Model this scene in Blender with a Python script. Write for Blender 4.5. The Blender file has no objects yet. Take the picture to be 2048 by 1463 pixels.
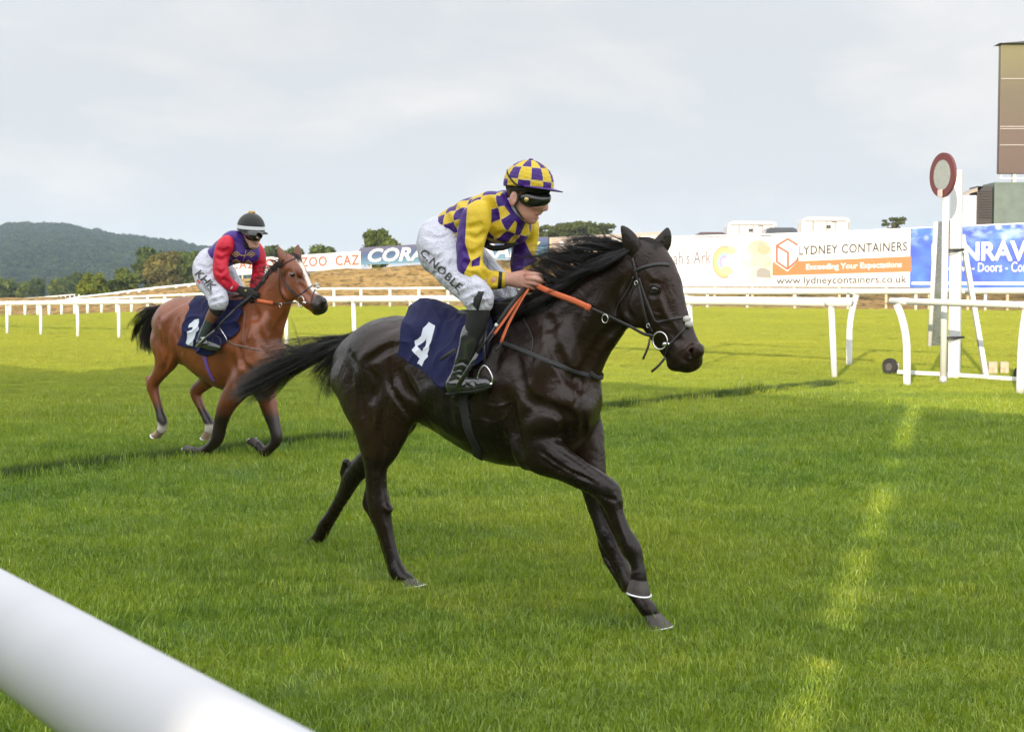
import bpy, bmesh, math, random
import numpy as np
from mathutils import Vector, Matrix

# ---------------------------------------------------------------- camera
SC = bpy.context.scene
COL = SC.collection
FPX = 2800.0            # focal length in pixels of the 2048 px wide frame
CH = 1.62               # camera height
PITCH = math.atan(136.5 / FPX)
cam_data = bpy.data.cameras.new("camera")
cam = bpy.data.objects.new("camera", cam_data)
COL.objects.link(cam)
cam.location = (0, 0, CH)
cam.rotation_euler = (math.pi / 2 - PITCH, 0, 0)
cam_data.sensor_width = 36.0
cam_data.lens = 36.0 * FPX / 2048.0
cam_data.clip_start = 0.05
cam_data.clip_end = 20000
cam_data.dof.use_dof = True
cam_data.dof.focus_distance = 7.6
cam_data.dof.aperture_fstop = 9.0
SC.camera = cam

# ---------------------------------------------------------------- light
SUN_AZ = math.radians(18)     # light travels this far to the right of the view direction
SUN_EL = math.radians(12)
SUN_STRENGTH = 4.5
SKY_STRENGTH = 0.10
EXPOSURE = 0.66
SC.view_settings.view_transform = 'Standard'
SC.view_settings.look = 'None'
SC.view_settings.gamma = 1.0
SC.view_settings.exposure = EXPOSURE
sun_d = bpy.data.lights.new("sun", 'SUN')
sun_d.energy = SUN_STRENGTH
sun_d.angle = math.radians(0.27)
sun_d.color = (1.0, 0.82, 0.58)
sun = bpy.data.objects.new("sun", sun_d)
COL.objects.link(sun)
_ld = Vector((math.sin(SUN_AZ) * math.cos(SUN_EL), math.cos(SUN_AZ) * math.cos(SUN_EL), -math.sin(SUN_EL)))
sun.rotation_euler = _ld.to_track_quat('-Z', 'Y').to_euler()
sun.location = (-30, -90, 40)

world = bpy.data.worlds.new("World")
SC.world = world
world.use_nodes = True
def build_world():
    nt = world.node_tree
    N, L = nt.nodes, nt.links
    N.clear()
    out = N.new('ShaderNodeOutputWorld')
    bg = N.new('ShaderNodeBackground')
    sky = N.new('ShaderNodeTexSky')
    sky.sky_type = 'NISHITA'
    sky.sun_disc = False
    sky.sun_elevation = SUN_EL
    # the sun stands behind the camera: direction towards it
    sky.sun_rotation = math.radians(180) + SUN_AZ
    sky.air_density = 1.0
    sky.dust_density = 2.0
    sky.ozone_density = 1.0
    tc = N.new('ShaderNodeTexCoord')
    mp = N.new('ShaderNodeMapping')
    mp.inputs['Scale'].default_value = (1.0, 1.0, 2.6)
    mp.inputs['Location'].default_value = (0.35, 0.1, 0.2)
    L.new(tc.outputs['Generated'], mp.inputs['Vector'])
    n1 = N.new('ShaderNodeTexNoise')
    n1.inputs['Scale'].default_value = 5.2
    n1.inputs['Detail'].default_value = 7
    n1.inputs['Roughness'].default_value = 0.52
    n1.inputs['Distortion'].default_value = 0.25
    L.new(mp.outputs[0], n1.inputs['Vector'])
    r1 = N.new('ShaderNodeValToRGB')
    r1.color_ramp.elements[0].position = 0.44
    r1.color_ramp.elements[0].color = (0, 0, 0, 1)
    r1.color_ramp.elements[1].position = 0.62
    r1.color_ramp.elements[1].color = (1, 1, 1, 1)
    L.new(n1.outputs['Fac'], r1.inputs['Fac'])
    n2 = N.new('ShaderNodeTexNoise')
    n2.inputs['Scale'].default_value = 9.0
    n2.inputs['Detail'].default_value = 8
    n2.inputs['Roughness'].default_value = 0.55
    L.new(mp.outputs[0], n2.inputs['Vector'])
    # veil of high thin cloud over the clear sky
    veil = N.new('ShaderNodeMixRGB')
    veil.inputs['Fac'].default_value = 0.93
    veil.inputs['Color2'].default_value = (5.2, 5.3, 5.5, 1)
    L.new(sky.outputs[0], veil.inputs['Color1'])
    cl = N.new('ShaderNodeMixRGB')
    cl.inputs['Color1'].default_value = (5.2, 5.25, 5.4, 1)
    cl.inputs['Color2'].default_value = (6.9, 6.6, 6.3, 1)
    L.new(n2.outputs['Fac'], cl.inputs['Fac'])
    mix = N.new('ShaderNodeMixRGB')
    mm = N.new('ShaderNodeMath'); mm.operation = 'MULTIPLY'
    mm.inputs[1].default_value = 1.0
    L.new(r1.outputs[0], mm.inputs[0])
    L.new(mm.outputs[0], mix.inputs['Fac'])
    L.new(veil.outputs[0], mix.inputs['Color1'])
    L.new(cl.outputs[0], mix.inputs['Color2'])
    # thin cloud is brighter overhead and on the side of the sun (behind the camera)
    sp = N.new('ShaderNodeSeparateXYZ'); L.new(tc.outputs['Generated'], sp.inputs[0])
    m1 = N.new('ShaderNodeMath'); m1.operation = 'MULTIPLY_ADD'; L.new(sp.outputs[1], m1.inputs[0]); m1.inputs[1].default_value = -0.5; m1.inputs[2].default_value = 0.5
    m2 = N.new('ShaderNodeMath'); m2.operation = 'MULTIPLY_ADD'; L.new(sp.outputs[2], m2.inputs[0]); m2.inputs[1].default_value = 0.35; L.new(m1.outputs[0], m2.inputs[2])
    rr = N.new('ShaderNodeMapRange'); rr.inputs['From Min'].default_value = 0.08; rr.inputs['From Max'].default_value = 0.9
    rr.inputs['To Min'].default_value = 0.90; rr.inputs['To Max'].default_value = 2.9
    L.new(m2.outputs[0], rr.inputs['Value'])
    sc_ = N.new('ShaderNodeVectorMath'); sc_.operation = 'SCALE'
    L.new(mix.outputs[0], sc_.inputs[0]); L.new(rr.outputs[0], sc_.inputs['Scale'])
    L.new(sc_.outputs[0], bg.inputs['Color'])
    bg.inputs['Strength'].default_value = SKY_STRENGTH
    L.new(bg.outputs[0], out.inputs['Surface'])
build_world()

# ---------------------------------------------------------------- projection helpers
_F = np.array([0, math.cos(PITCH), -math.sin(PITCH)])
_U = np.array([0, math.sin(PITCH), math.cos(PITCH)])
def ray(u, v):
    return _F + np.array([1.0, 0, 0]) * (u - 1024) / FPX - _U * (v - 731.5) / FPX
def at(u, v, Y):
    """world point seen at photo pixel (u,v) at forward distance Y"""
    r = ray(u, v)
    return np.array([0, 0, CH]) + r * (Y / r[1])

class Frame:
    """body frame: x forward, y to the left, z up; median plane y=0"""
    def __init__(s, c, psi):
        a = math.radians(psi)
        s.psi = a; s.c = c
        s.n = np.array([math.sin(a), math.cos(a), 0.0])
        s.t = np.array([math.cos(a), -math.sin(a), 0.0])
        s.s0 = 0.0; s.z0 = 0.0; s.lat = np.array([0, 1.0, 0])
    def mir(s, p):
        return np.asarray(p, float) * np.array([1, -1, 1])
    def P(s, u, v, w=0.0):
        r = ray(u, v)
        k = (s.c + w) / s.n.dot(r)
        p = np.array([0, 0, CH]) + k * r
        return np.array([p.dot(s.t) - s.s0, w, p[2] - s.z0]), k
    def W(s, q):
        q = np.asarray(q, float)
        return (s.t * (q[..., 0:1] + s.s0) + s.n * (q[..., 1:2] + s.c) + np.array([0, 0, 1.0]) * (q[..., 2:3] + s.z0))
    def local(s, Wp):
        Wp = np.asarray(Wp, float); return np.array([Wp.dot(s.t) - s.s0, Wp.dot(s.n) - s.c, Wp[2] - s.z0])
    def root(s, name):
        e = bpy.data.objects.new(name, None)
        COL.objects.link(e)
        o = s.W(np.zeros(3))
        e.location = o
        e.rotation_euler = (0, 0, -s.psi)
        e.empty_display_size = 0.3
        return e

# ---------------------------------------------------------------- object helpers
def tag(o, label=None, cat=None, group=None, kind=None):
    if label: o['label'] = label
    if cat: o['category'] = cat
    if group: o['group'] = group
    if kind: o['kind'] = kind
    return o
def empty(name, loc=(0, 0, 0), rz=0.0):
    e = bpy.data.objects.new(name, None)
    COL.objects.link(e)
    e.location = loc; e.rotation_euler = (0, 0, rz)
    return e
def mesh_obj(name, V, Fc, mat=None, parent=None, smooth=True, attrs=None, mats=None, midx=None):
    """V (n,3); Fc: (m,k) int array or list of lists"""
    me = bpy.data.meshes.new(name)
    V = np.asarray(V, dtype=np.float32)
    if isinstance(Fc, np.ndarray) and Fc.ndim == 2:
        m, k = Fc.shape
        me.vertices.add(len(V)); me.vertices.foreach_set('co', V.ravel())
        me.loops.add(m * k); me.loops.foreach_set('vertex_index', Fc.astype(np.int32).ravel())
        me.polygons.add(m)
        me.polygons.foreach_set('loop_start', (np.arange(m) * k).astype(np.int32))
        me.polygons.foreach_set('loop_total', np.full(m, k, dtype=np.int32))
        me.update(calc_edges=True)
    else:
        me.from_pydata([tuple(map(float, v)) for v in V], [], [list(map(int, f)) for f in Fc])
        me.update()
    if smooth:
        me.polygons.foreach_set('use_smooth', np.ones(len(me.polygons), dtype=bool))
    if attrs:
        for k_, a in attrs.items():
            a = np.asarray(a, dtype=np.float32)
            if a.ndim == 1:
                at_ = me.attributes.new(k_, 'FLOAT', 'POINT'); at_.data.foreach_set('value', a)
            else:
                at_ = me.attributes.new(k_, 'FLOAT_VECTOR', 'POINT'); at_.data.foreach_set('vector', a.ravel())
    if mats:
        for m_ in mats: me.materials.append(m_)
        if midx is not None: me.polygons.foreach_set('material_index', np.asarray(midx, dtype=np.int32))
    elif mat: me.materials.append(mat)
    o = bpy.data.objects.new(name, me)
    COL.objects.link(o)
    if parent is not None: o.parent = parent
    return o

class SubFrame(Frame):
    """a turned part (head) expressed in the coordinates of its parent frame; hinge = parent pixel point"""
    def __init__(s, par, psi, hinge):
        p, _ = par.P(*hinge); Wp = par.W(p); a = math.radians(psi)
        Frame.__init__(s, 0, psi); s.c = float(Wp.dot(s.n)); s.par = par; s.H = p
        s.lat = np.array([s.n.dot(par.t), s.n.dot(par.n), 0.0])
    def P(s, u, v, w=0.0):
        r = ray(u, v); k = (s.c + w) / s.n.dot(r)
        return s.par.local(np.array([0, 0, CH]) + k * r), k
    def mir(s, p):
        p = np.asarray(p, float); d = (p - s.H) @ s.lat
        return p - 2 * np.multiply.outer(d, s.lat)

class MB:
    """collects simple shapes into one mesh"""
    def __init__(s): s.V = []; s.F = []; s.M = []; s.mi = 0
    def add(s, V, F):
        b = len(s.V); s.V.extend([tuple(map(float, v)) for v in V]); s.F.extend([[b + i for i in f] for f in F]); s.M.extend([s.mi] * len(F))
        return s
    def box(s, c, size, X=(1, 0, 0), Y=(0, 1, 0), Z=(0, 0, 1), bev=0.0):
        c = np.array(c, float); X, Y, Z = [np.array(a, float) for a in (X, Y, Z)]
        hx, hy, hz = [d / 2 for d in size]
        if bev <= 0:
            V = [c + X * hx * i + Y * hy * j + Z * hz * k for k in (-1, 1) for j in (-1, 1) for i in (-1, 1)]
            F = [(0, 2, 3, 1), (4, 5, 7, 6), (0, 1, 5, 4), (2, 6, 7, 3), (0, 4, 6, 2), (1, 3, 7, 5)]
            return s.add(V, F)
        b = min(bev, hx * .9, hy * .9, hz * .9)
        bm = bmesh.new(); bmesh.ops.create_cube(bm, size=1.0)
        for v in bm.verts: v.co = Vector((v.co.x * 2 * hx, v.co.y * 2 * hy, v.co.z * 2 * hz))
        bmesh.ops.bevel(bm, geom=list(bm.edges), offset=b, segments=2, profile=.6, affect='EDGES')
        bm.verts.index_update()
        V = [c + X * v.co.x + Y * v.co.y + Z * v.co.z for v in bm.verts]
        F = [[v.index for v in f.verts] for f in bm.faces]
        bm.free()
        return s.add(V, F)
    def prism(s, poly, depth, O, X, Y, Z):
        """polygon (2d) in X,Y at O extruded along Z by depth"""
        O, X, Y, Z = [np.array(a, float) for a in (O, X, Y, Z)]
        n = len(poly)
        V = [O + X * p[0] + Y * p[1] for p in poly] + [O + X * p[0] + Y * p[1] + Z * depth for p in poly]
        F = [list(range(n))[::-1], list(range(n, 2 * n))] + [(i, (i + 1) % n, n + (i + 1) % n, n + i) for i in range(n)]
        return s.add(V, F)
    def tube(s, P, r, n=8, flat=None, up=None, cap=True):
        """tube through points P with radius r (scalar or list); flat = ratio of second radius"""
        P = [np.array(p, float) for p in P]; m = len(P)
        rr = [r] * m if np.isscalar(r) else list(r)
        V = []; prev = None
        for i in range(m):
            d = P[min(i + 1, m - 1)] - P[max(i - 1, 0)]
            d /= (np.linalg.norm(d) + 1e-12)
            if up is not None: a = np.array(up[i] if isinstance(up, list) else up, float)
            else: a = prev if prev is not None else (np.array([0, 0, 1.]) if abs(d[2]) < .9 else np.array([1., 0, 0]))
            a = a - d * a.dot(d); a /= (np.linalg.norm(a) + 1e-12); prev = a
            b = np.cross(d, a)
            fl = 1.0 if flat is None else flat
            for k in range(n):
                t = 2 * math.pi * (k + .5) / n
                V.append(P[i] + rr[i] * (b * math.cos(t) + a * math.sin(t) * fl))
        F = []
        for i in range(m - 1):
            for k in range(n):
                k2 = (k + 1) % n
                F.append((i * n + k, i * n + k2, (i + 1) * n + k2, (i + 1) * n + k))
        if cap:
            F.append(list(range(n))[::-1]); F.append([(m - 1) * n + k for k in range(n)])
        return s.add(V, F)
    def torus(s, c, R, r, A, B, n=20, m=8, sq=1.0):
        c, A, B = [np.array(x, float) for x in (c, A, B)]
        N_ = np.cross(A, B); V = []; F = []
        for i in range(n):
            t = 2 * math.pi * i / n
            d = A * math.cos(t) + B * math.sin(t) * sq
            for k in range(m):
                q = 2 * math.pi * k / m
                V.append(c + d * (R + r * math.cos(q)) + N_ * r * math.sin(q))
        for i in range(n):
            for k in range(m):
                F.append((i * m + k, ((i + 1) % n) * m + k, ((i + 1) % n) * m + (k + 1) % m, i * m + (k + 1) % m))
        return s.add(V, F)
    def ellip(s, c, rx, ry, rz, X=(1, 0, 0), Y=(0, 1, 0), Z=(0, 0, 1), n=16, m=10):
        c, X, Y, Z = [np.array(x, float) for x in (c, X, Y, Z)]
        V = [c - Z * rz]
        for j in range(1, m):
            ph = -math.pi / 2 + math.pi * j / m
            for i in range(n):
                t = 2 * math.pi * i / n
                V.append(c + X * rx * math.cos(ph) * math.cos(t) + Y * ry * math.cos(ph) * math.sin(t) + Z * rz * math.sin(ph))
        V.append(c + Z * rz)
        F = [(0, 1 + (i + 1) % n, 1 + i) for i in range(n)]
        for j in range(m - 2):
            for i in range(n):
                a = 1 + j * n; b = 1 + (j + 1) * n
                F.append((a + i, a + (i + 1) % n, b + (i + 1) % n, b + i))
        last = len(V) - 1; a = 1 + (m - 2) * n
        F += [(a + i, a + (i + 1) % n, last) for i in range(n)]
        return s.add(V, F)
    def build(s, name, mat=None, parent=None, smooth=False, mats=None, origin=None):
        V = np.array(s.V, float)
        if origin is not None: V = V - np.array(origin, float)
        o = mesh_obj(name, V, s.F, mat, parent, smooth, mats=mats, midx=s.M if mats else None)
        if origin is not None: o.location = origin
        return o

def strands(name, P, R, mat, parent=None, nside=3, tint=None):
    """P (N,M,3) centre lines, R (N,M) radii -> one mesh of thin tubes"""
    P = np.asarray(P, np.float32); R = np.asarray(R, np.float32)
    N_, M_, _ = P.shape
    D = np.gradient(P, axis=1); D /= (np.linalg.norm(D, axis=2, keepdims=True) + 1e-9)
    ref = np.array([0.31, 0.52, 0.79], np.float32)
    A = np.cross(D, ref); A /= (np.linalg.norm(A, axis=2, keepdims=True) + 1e-9)
    B = np.cross(D, A)
    V = np.empty((N_, M_, nside, 3), np.float32)
    for k in range(nside):
        t = 2 * math.pi * k / nside
        V[:, :, k] = P + R[..., None] * (A * math.cos(t) + B * math.sin(t))
    idx = np.arange(N_ * M_ * nside).reshape(N_, M_, nside)
    F = []
    for k in range(nside):
        k2 = (k + 1) % nside
        q = np.stack([idx[:, :-1, k], idx[:, :-1, k2], idx[:, 1:, k2], idx[:, 1:, k]], -1).reshape(-1, 4)
        F.append(q)
    attrs = None
    if tint is not None: attrs = {'tint': np.repeat(np.asarray(tint, np.float32), M_ * nside)}
    return mesh_obj(name, V.reshape(-1, 3), np.concatenate(F), mat, parent, True, attrs)

# ---------------------------------------------------------------- signed distance modelling
def _smin(a, b, k):
    if k <= 0: return np.minimum(a, b)
    h = np.maximum(k - np.abs(a - b), 0) / k
    return np.minimum(a, b) - h * h * k * .25
def _vnoise(x, y, z, seed=0):
    """cheap smooth pseudo noise in about -1..1"""
    r = np.random.RandomState(seed); o = 0
    for i in range(5):
        a = r.randn(3); a /= np.linalg.norm(a); b = r.rand() * 6.28
        c = r.randn(3); c /= np.linalg.norm(c); e = r.rand() * 6.28
        o = o + np.sin((x * a[0] + y * a[1] + z * a[2]) * (1 + .3 * i) + b + 1.3 * np.sin((x * c[0] + y * c[1] + z * c[2]) * .8 + e))
    return o / 3.2
def catmull(pts, n):
    P = np.array(pts, float)
    if len(P) < 3 or n <= 1: return P
    Q = np.vstack([2 * P[0] - P[1], P, 2 * P[-1] - P[-2]]); out = []
    for i in range(1, len(Q) - 2):
        for j in range(n):
            t = j / n
            out.append(.5 * ((2 * Q[i]) + (-Q[i - 1] + Q[i + 1]) * t + (2 * Q[i - 1] - 5 * Q[i] + 4 * Q[i + 1] - Q[i + 2]) * t * t + (-Q[i - 1] + 3 * Q[i] - 3 * Q[i + 1] + Q[i + 2]) * t ** 3))
    out.append(P[-1]); return np.array(out)

class SDF:
    def __init__(s, lo, hi, h):
        s.h = h; s.lo = np.array(lo, float)
        s.n = np.ceil((np.array(hi) - s.lo) / h).astype(int) + 1
        s.D = np.full(s.n, .25, np.float32)
        s.ax = [(s.lo[i] + h * np.arange(s.n[i])).astype(np.float32) for i in range(3)]
    def sub(s, lo, hi):
        a = np.clip(np.floor((np.array(lo) - s.lo) / s.h).astype(int), 0, s.n - 1)
        b = np.clip(np.ceil((np.array(hi) - s.lo) / s.h).astype(int) + 1, 1, s.n)
        sl = tuple(slice(a[i], b[i]) for i in range(3))
        return sl, s.ax[0][sl[0]][:, None, None], s.ax[1][sl[1]][None, :, None], s.ax[2][sl[2]][None, None, :]
    def _put(s, sl, d, k, op):
        if op == '+': s.D[sl] = _smin(s.D[sl], d, k)
        else: s.D[sl] = -_smin(-s.D[sl], d, k)
    def seg(s, A, B, ra, rb, ka=1., kb=1., lat=None, k=.02, op='+', noise=None):
        A = np.array(A, float); B = np.array(B, float)
        m = max(ra, rb) * max(1, ka, kb) + k + 2 * s.h + .02
        sl, x, y, z = s.sub(np.minimum(A, B) - m, np.maximum(A, B) + m)
        if min(s.D[sl].shape) == 0: return
        d = B - A; L2 = d.dot(d) + 1e-12
        t = np.clip(((x - A[0]) * d[0] + (y - A[1]) * d[1] + (z - A[2]) * d[2]) / L2, 0, 1)
        qx = x - A[0] - t * d[0]; qy = y - A[1] - t * d[1]; qz = z - A[2] - t * d[2]
        r = ra + (rb - ra) * t; kk = ka + (kb - ka) * t
        if lat is None: ql = qy
        else: ql = qx * lat[0] + qy * lat[1] + qz * lat[2]
        q2 = qx * qx + qy * qy + qz * qz
        dd = np.sqrt(np.maximum(q2 + ql * ql * (1 / (kk * kk) - 1), 0)) - r
        dd = dd * np.minimum(1, kk)
        s._put(sl, dd.astype(np.float32), k, op)
    def chain(s, pts, k=.02, n=3, op='+', lat=None):
        """pts rows (x,y,z,r,ratio)"""
        Q = catmull(pts, n)
        for i in range(len(Q) - 1):
            s.seg(Q[i, :3], Q[i + 1, :3], max(Q[i, 3], .002), max(Q[i + 1, 3], .002), Q[i, 4], Q[i + 1, 4], lat, k if i % max(n, 1) == 0 or True else 0, op)
    def ell(s, c, r, R=None, k=.02, op='+'):
        """ellipsoid with radii r and rotation rows R"""
        c = np.array(c, float); r = np.array(r, float); m = r.max() + k + 2 * s.h
        sl, x, y, z = s.sub(c - m, c + m)
        if min(s.D[sl].shape) == 0: return
        x = x - c[0]; y = y - c[1]; z = z - c[2]
        if R is None: X, Y, Z = x, y, z
        else:
            X = x * R[0][0] + y * R[0][1] + z * R[0][2]
            Y = x * R[1][0] + y * R[1][1] + z * R[1][2]
            Z = x * R[2][0] + y * R[2][1] + z * R[2][2]
        k0 = np.sqrt((X / r[0]) ** 2 + (Y / r[1]) ** 2 + (Z / r[2]) ** 2)
        k1 = np.sqrt((X / r[0] ** 2) ** 2 + (Y / r[1] ** 2) ** 2 + (Z / r[2] ** 2) ** 2) + 1e-6
        s._put(sl, (k0 * (k0 - 1) / k1).astype(np.float32), k, op)
    def noise(s, amp, freq, seed=0):
        m = np.abs(s.D) < .05
        ii = np.nonzero(m)
        x, y, z = [s.ax[i][ii[i]] for i in range(3)]
        s.D[ii] += amp * _vnoise(x * freq, y * freq, z * freq, seed)
    def samp(s, P):
        """trilinear sample, gradient"""
        P = np.asarray(P, float); q = (P - s.lo) / s.h
        i0 = np.clip(np.floor(q).astype(int), 0, s.n - 2); f = np.clip(q - i0, 0, 1)
        i, j, k = i0.T; a, b, c = f.T; D = s.D
        c000 = D[i, j, k]; c100 = D[i + 1, j, k]; c010 = D[i, j + 1, k]; c110 = D[i + 1, j + 1, k]
        c001 = D[i, j, k + 1]; c101 = D[i + 1, j, k + 1]; c011 = D[i, j + 1, k + 1]; c111 = D[i + 1, j + 1, k + 1]
        return ((c000 * (1 - a) + c100 * a) * (1 - b) + (c010 * (1 - a) + c110 * a) * b) * (1 - c) + \
               ((c001 * (1 - a) + c101 * a) * (1 - b) + (c011 * (1 - a) + c111 * a) * b) * c
    def grad(s, P, e=None):
        e = e or s.h * 1.0; P = np.asarray(P, float)
        g = np.stack([s.samp(P + np.eye(3)[i] * e) - s.samp(P - np.eye(3)[i] * e) for i in range(3)], -1)
        return g / (np.linalg.norm(g, axis=-1, keepdims=True) + 1e-9)
    def project(s, P, off=0.0, it=4, only_out=False):
        """move points to the surface offset by off (only_out: only push out points lying deeper)"""
        P = np.array(P, float).reshape(-1, 3)
        off = np.broadcast_to(np.asarray(off, float), (len(P),))
        for _ in range(it):
            d = s.samp(P) - off
            if only_out: d = np.minimum(d, 0)
            P = P - s.grad(P) * (d * .9)[:, None]
        return P
    def mesh(s, name, mat=None, parent=None, relax=1, attrs_fn=None, mats=None, crop=None):
        V, F = surface_nets(s.D, s.lo, s.h)
        for _ in range(relax):
            S = np.zeros_like(V); C = np.zeros(len(V))
            for a, b in ((0, 1), (1, 2), (2, 3), (3, 0)):
                for x, y in ((a, b), (b, a)):
                    for i in range(3): S[:, i] += np.bincount(F[:, x], weights=V[F[:, y], i], minlength=len(V))
                    C += np.bincount(F[:, x], minlength=len(V))
            V = V * .4 + .6 * S / C[:, None]
            d = s.samp(V); V = V - s.grad(V) * (np.clip(d, -s.h, s.h) * .9)[:, None]
        if crop is not None:
            keep = crop(V); fk = keep[F].any(axis=1); F = F[fk]
            used = np.unique(F); mp = -np.ones(len(V), int); mp[used] = np.arange(len(used)); F = mp[F]; V = V[used]
        at_ = attrs_fn(V) if attrs_fn else None
        return mesh_obj(name, V, F, mat, parent, True, at_)

def surface_nets(D, lo, h):
    ins = D < 0
    c = np.zeros(np.array(D.shape) - 1, np.int8)
    offs = [(i, j, k) for i in (0, 1) for j in (0, 1) for k in (0, 1)]
    nx, ny, nz = c.shape
    for i, j, k in offs: c += ins[i:i + nx, j:j + ny, k:k + nz]
    act = (c > 0) & (c < 8)
    I = np.argwhere(act); idm = -np.ones(c.shape, np.int64); idm[tuple(I.T)] = np.arange(len(I))
    S = np.zeros((len(I), 3)); C = np.zeros(len(I))
    for a in offs:
        for ax in range(3):
            if a[ax]: continue
            b = list(a); b[ax] = 1
            d0 = D[I[:, 0] + a[0], I[:, 1] + a[1], I[:, 2] + a[2]]; d1 = D[I[:, 0] + b[0], I[:, 1] + b[1], I[:, 2] + b[2]]
            m = (d0 < 0) != (d1 < 0)
            t = np.where(m, d0 / np.where(m, d0 - d1, 1), 0)
            for x in range(3):
                S[:, x] += np.where(m, a[x] + (t if x == ax else 0), 0)
            C += m
    V = lo + h * (I + S / C[:, None])
    Fs = []
    for ax in range(3):
        A = np.swapaxes(ins, 0, ax); 
        s0 = [slice(1, -1)] * 3; s0[ax] = slice(0, -1); s1 = [slice(1, -1)] * 3; s1[ax] = slice(1, None)
        a_ = ins[tuple(s0)]; b_ = ins[tuple(s1)]
        ch = np.argwhere(a_ != b_)
        if not len(ch): continue
        flip = a_[tuple(ch.T)]
        e = ch.copy()
        o1, o2 = [x for x in range(3) if x != ax]
        e[:, o1] += 1; e[:, o2] += 1
        def cid(d1, d2):
            q = e.copy(); q[:, o1] += d1; q[:, o2] += d2
            return idm[tuple(q.T)]
        q = np.stack([cid(-1, -1), cid(0, -1), cid(0, 0), cid(-1, 0)], -1)
        if ax == 1: flip = ~flip
        q[~flip] = q[~flip][:, ::-1]
        Fs.append(q)
    return V, np.concatenate(Fs)

def px(fr, rows):
    """rows (u,v,w,r_px[,ratio]) -> (x,y,z,r,ratio) in the body frame"""
    out = []
    for r_ in rows:
        u, v, w, r = r_[:4]; ra = r_[4] if len(r_) > 4 else .8
        p, k = fr.P(u, v, w)
        out.append([p[0], p[1], p[2], r * k / FPX, ra])
    return out

def hits(S, fr, uv, side=-1):
    """surface points of the figure seen at the photo pixels (body frame)"""
    uv = np.asarray(uv, float).reshape(-1, 2)
    if isinstance(fr, SubFrame): fr = fr.par
    c = np.array([np.array([0, 0, CH]).dot(fr.t) - fr.s0, -fr.c, CH - fr.z0])
    R = np.array([ray(u, v) for u, v in uv]); R = np.stack([R @ fr.t, R @ fr.n, R[:, 2]], -1); R /= np.linalg.norm(R, axis=1, keepdims=True)
    # start where the ray enters the box in y
    t = (S.lo[1] + S.h * 2 - c[1]) / R[:, 1]
    for _ in range(90):
        d = S.samp(c + R * t[:, None]); t = t + np.clip(d, -.02, .04) * .8
    P = c + R * t[:, None]
    ok = np.abs(S.samp(P)) < .012
    return P, ok
def groove(S, fr, pts, r, depth, k=.02, mirror=False, n=3, taper=True):
    """cut a soft furrow along photo pixels; r and depth in metres"""
    Q = catmull([[u, v] for u, v in pts], 4)
    P, ok = hits(S, fr, Q); P = P[ok]
    if len(P) < 2: return
    N_ = S.grad(P); m = len(P)
    for sg in ((1, -1) if mirror else (1,)):
        rows = []
        for i in range(m):
            e = math.sin(math.pi * min(1, max(0, (i + .5) / m))) ** .5 if taper else 1
            p = P[i] + N_[i] * (r - depth * e)
            if sg < 0: p = fr.mir(p)
            rows.append([p[0], p[1], p[2], r, 1.0])
        S.chain(rows, k=k, n=1, op='-')
def bulge(S, fr, u, v, a, b, ang, height, c=.05, k=.04, mirror=False):
    """raise a muscle: a,b metres along/across the image direction ang; height metres above the surface"""
    P, ok = hits(S, fr, [[u, v]])
    if not ok[0]: return
    n = S.grad(P)[0]; p = P[0] - n * (c - height)
    t = math.radians(ang); d = np.array([math.cos(t), 0, math.sin(t)]); d = d - n * d.dot(n); d /= np.linalg.norm(d)
    for sg in ((1, -1) if mirror else (1,)):
        if sg < 0:
            q = fr.mir(p); d2 = fr.mir(p + d) - q; n2 = fr.mir(p + n) - q
        else: q, d2, n2 = p, d, n
        S.ell(q, (a, c, b), [d2, n2, np.cross(d2, n2)], k)

# ---------------------------------------------------------------- node helpers
def mat_new(name):
    m = bpy.data.materials.new(name); m.use_nodes = True
    nt = m.node_tree; b = nt.nodes['Principled BSDF']
    return m, nt, b
def nd(nt, t, **kw):
    n = nt.nodes.new(t)
    for k, v in kw.items():
        if k in n.inputs: n.inputs[k].default_value = v
        else: setattr(n, k, v)
    return n
def ramp(nt, fac, stops, interp='LINEAR'):
    r = nt.nodes.new('ShaderNodeValToRGB'); r.color_ramp.interpolation = interp
    e = r.color_ramp.elements
    while len(e) < len(stops): e.new(0.5)
    for i, (p, c) in enumerate(stops):
        e[i].position = p; e[i].color = (c[0], c[1], c[2], 1) if len(c) == 3 else c
    nt.links.new(fac, r.inputs['Fac']); return r.outputs['Color']
def mixc(nt, fac, a, b, mode='MIX'):
    m = nt.nodes.new('ShaderNodeMixRGB'); m.blend_type = mode
    for sock, v in ((m.inputs['Fac'], fac), (m.inputs['Color1'], a), (m.inputs['Color2'], b)):
        if isinstance(v, (int, float)): sock.default_value = v
        elif isinstance(v, (tuple, list)): sock.default_value = (v[0], v[1], v[2], 1)
        else: nt.links.new(v, sock)
    return m.outputs[0]
def mth(nt, op, a, b=None, c=None):
    m = nt.nodes.new('ShaderNodeMath'); m.operation = op
    for i, v in enumerate((a, b, c)):
        if v is None: continue
        if isinstance(v, (int, float)): m.inputs[i].default_value = v
        else: nt.links.new(v, m.inputs[i])
    return m.outputs[0]
def attr(nt, name, out='Fac'):
    a = nt.nodes.new('ShaderNodeAttribute'); a.attribute_name = name
    return a.outputs[out]
def noise(nt, scale, detail=4, rough=.5, vec=None, dist=0.0, out='Fac'):
    n = nt.nodes.new('ShaderNodeTexNoise')
    n.inputs['Scale'].default_value = scale; n.inputs['Detail'].default_value = detail
    n.inputs['Roughness'].default_value = rough; n.inputs['Distortion'].default_value = dist
    if vec is None:
        t = nt.nodes.new('ShaderNodeTexCoord'); vec = t.outputs['Object']
    nt.links.new(vec, n.inputs['Vector']); return n.outputs[out]
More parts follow.
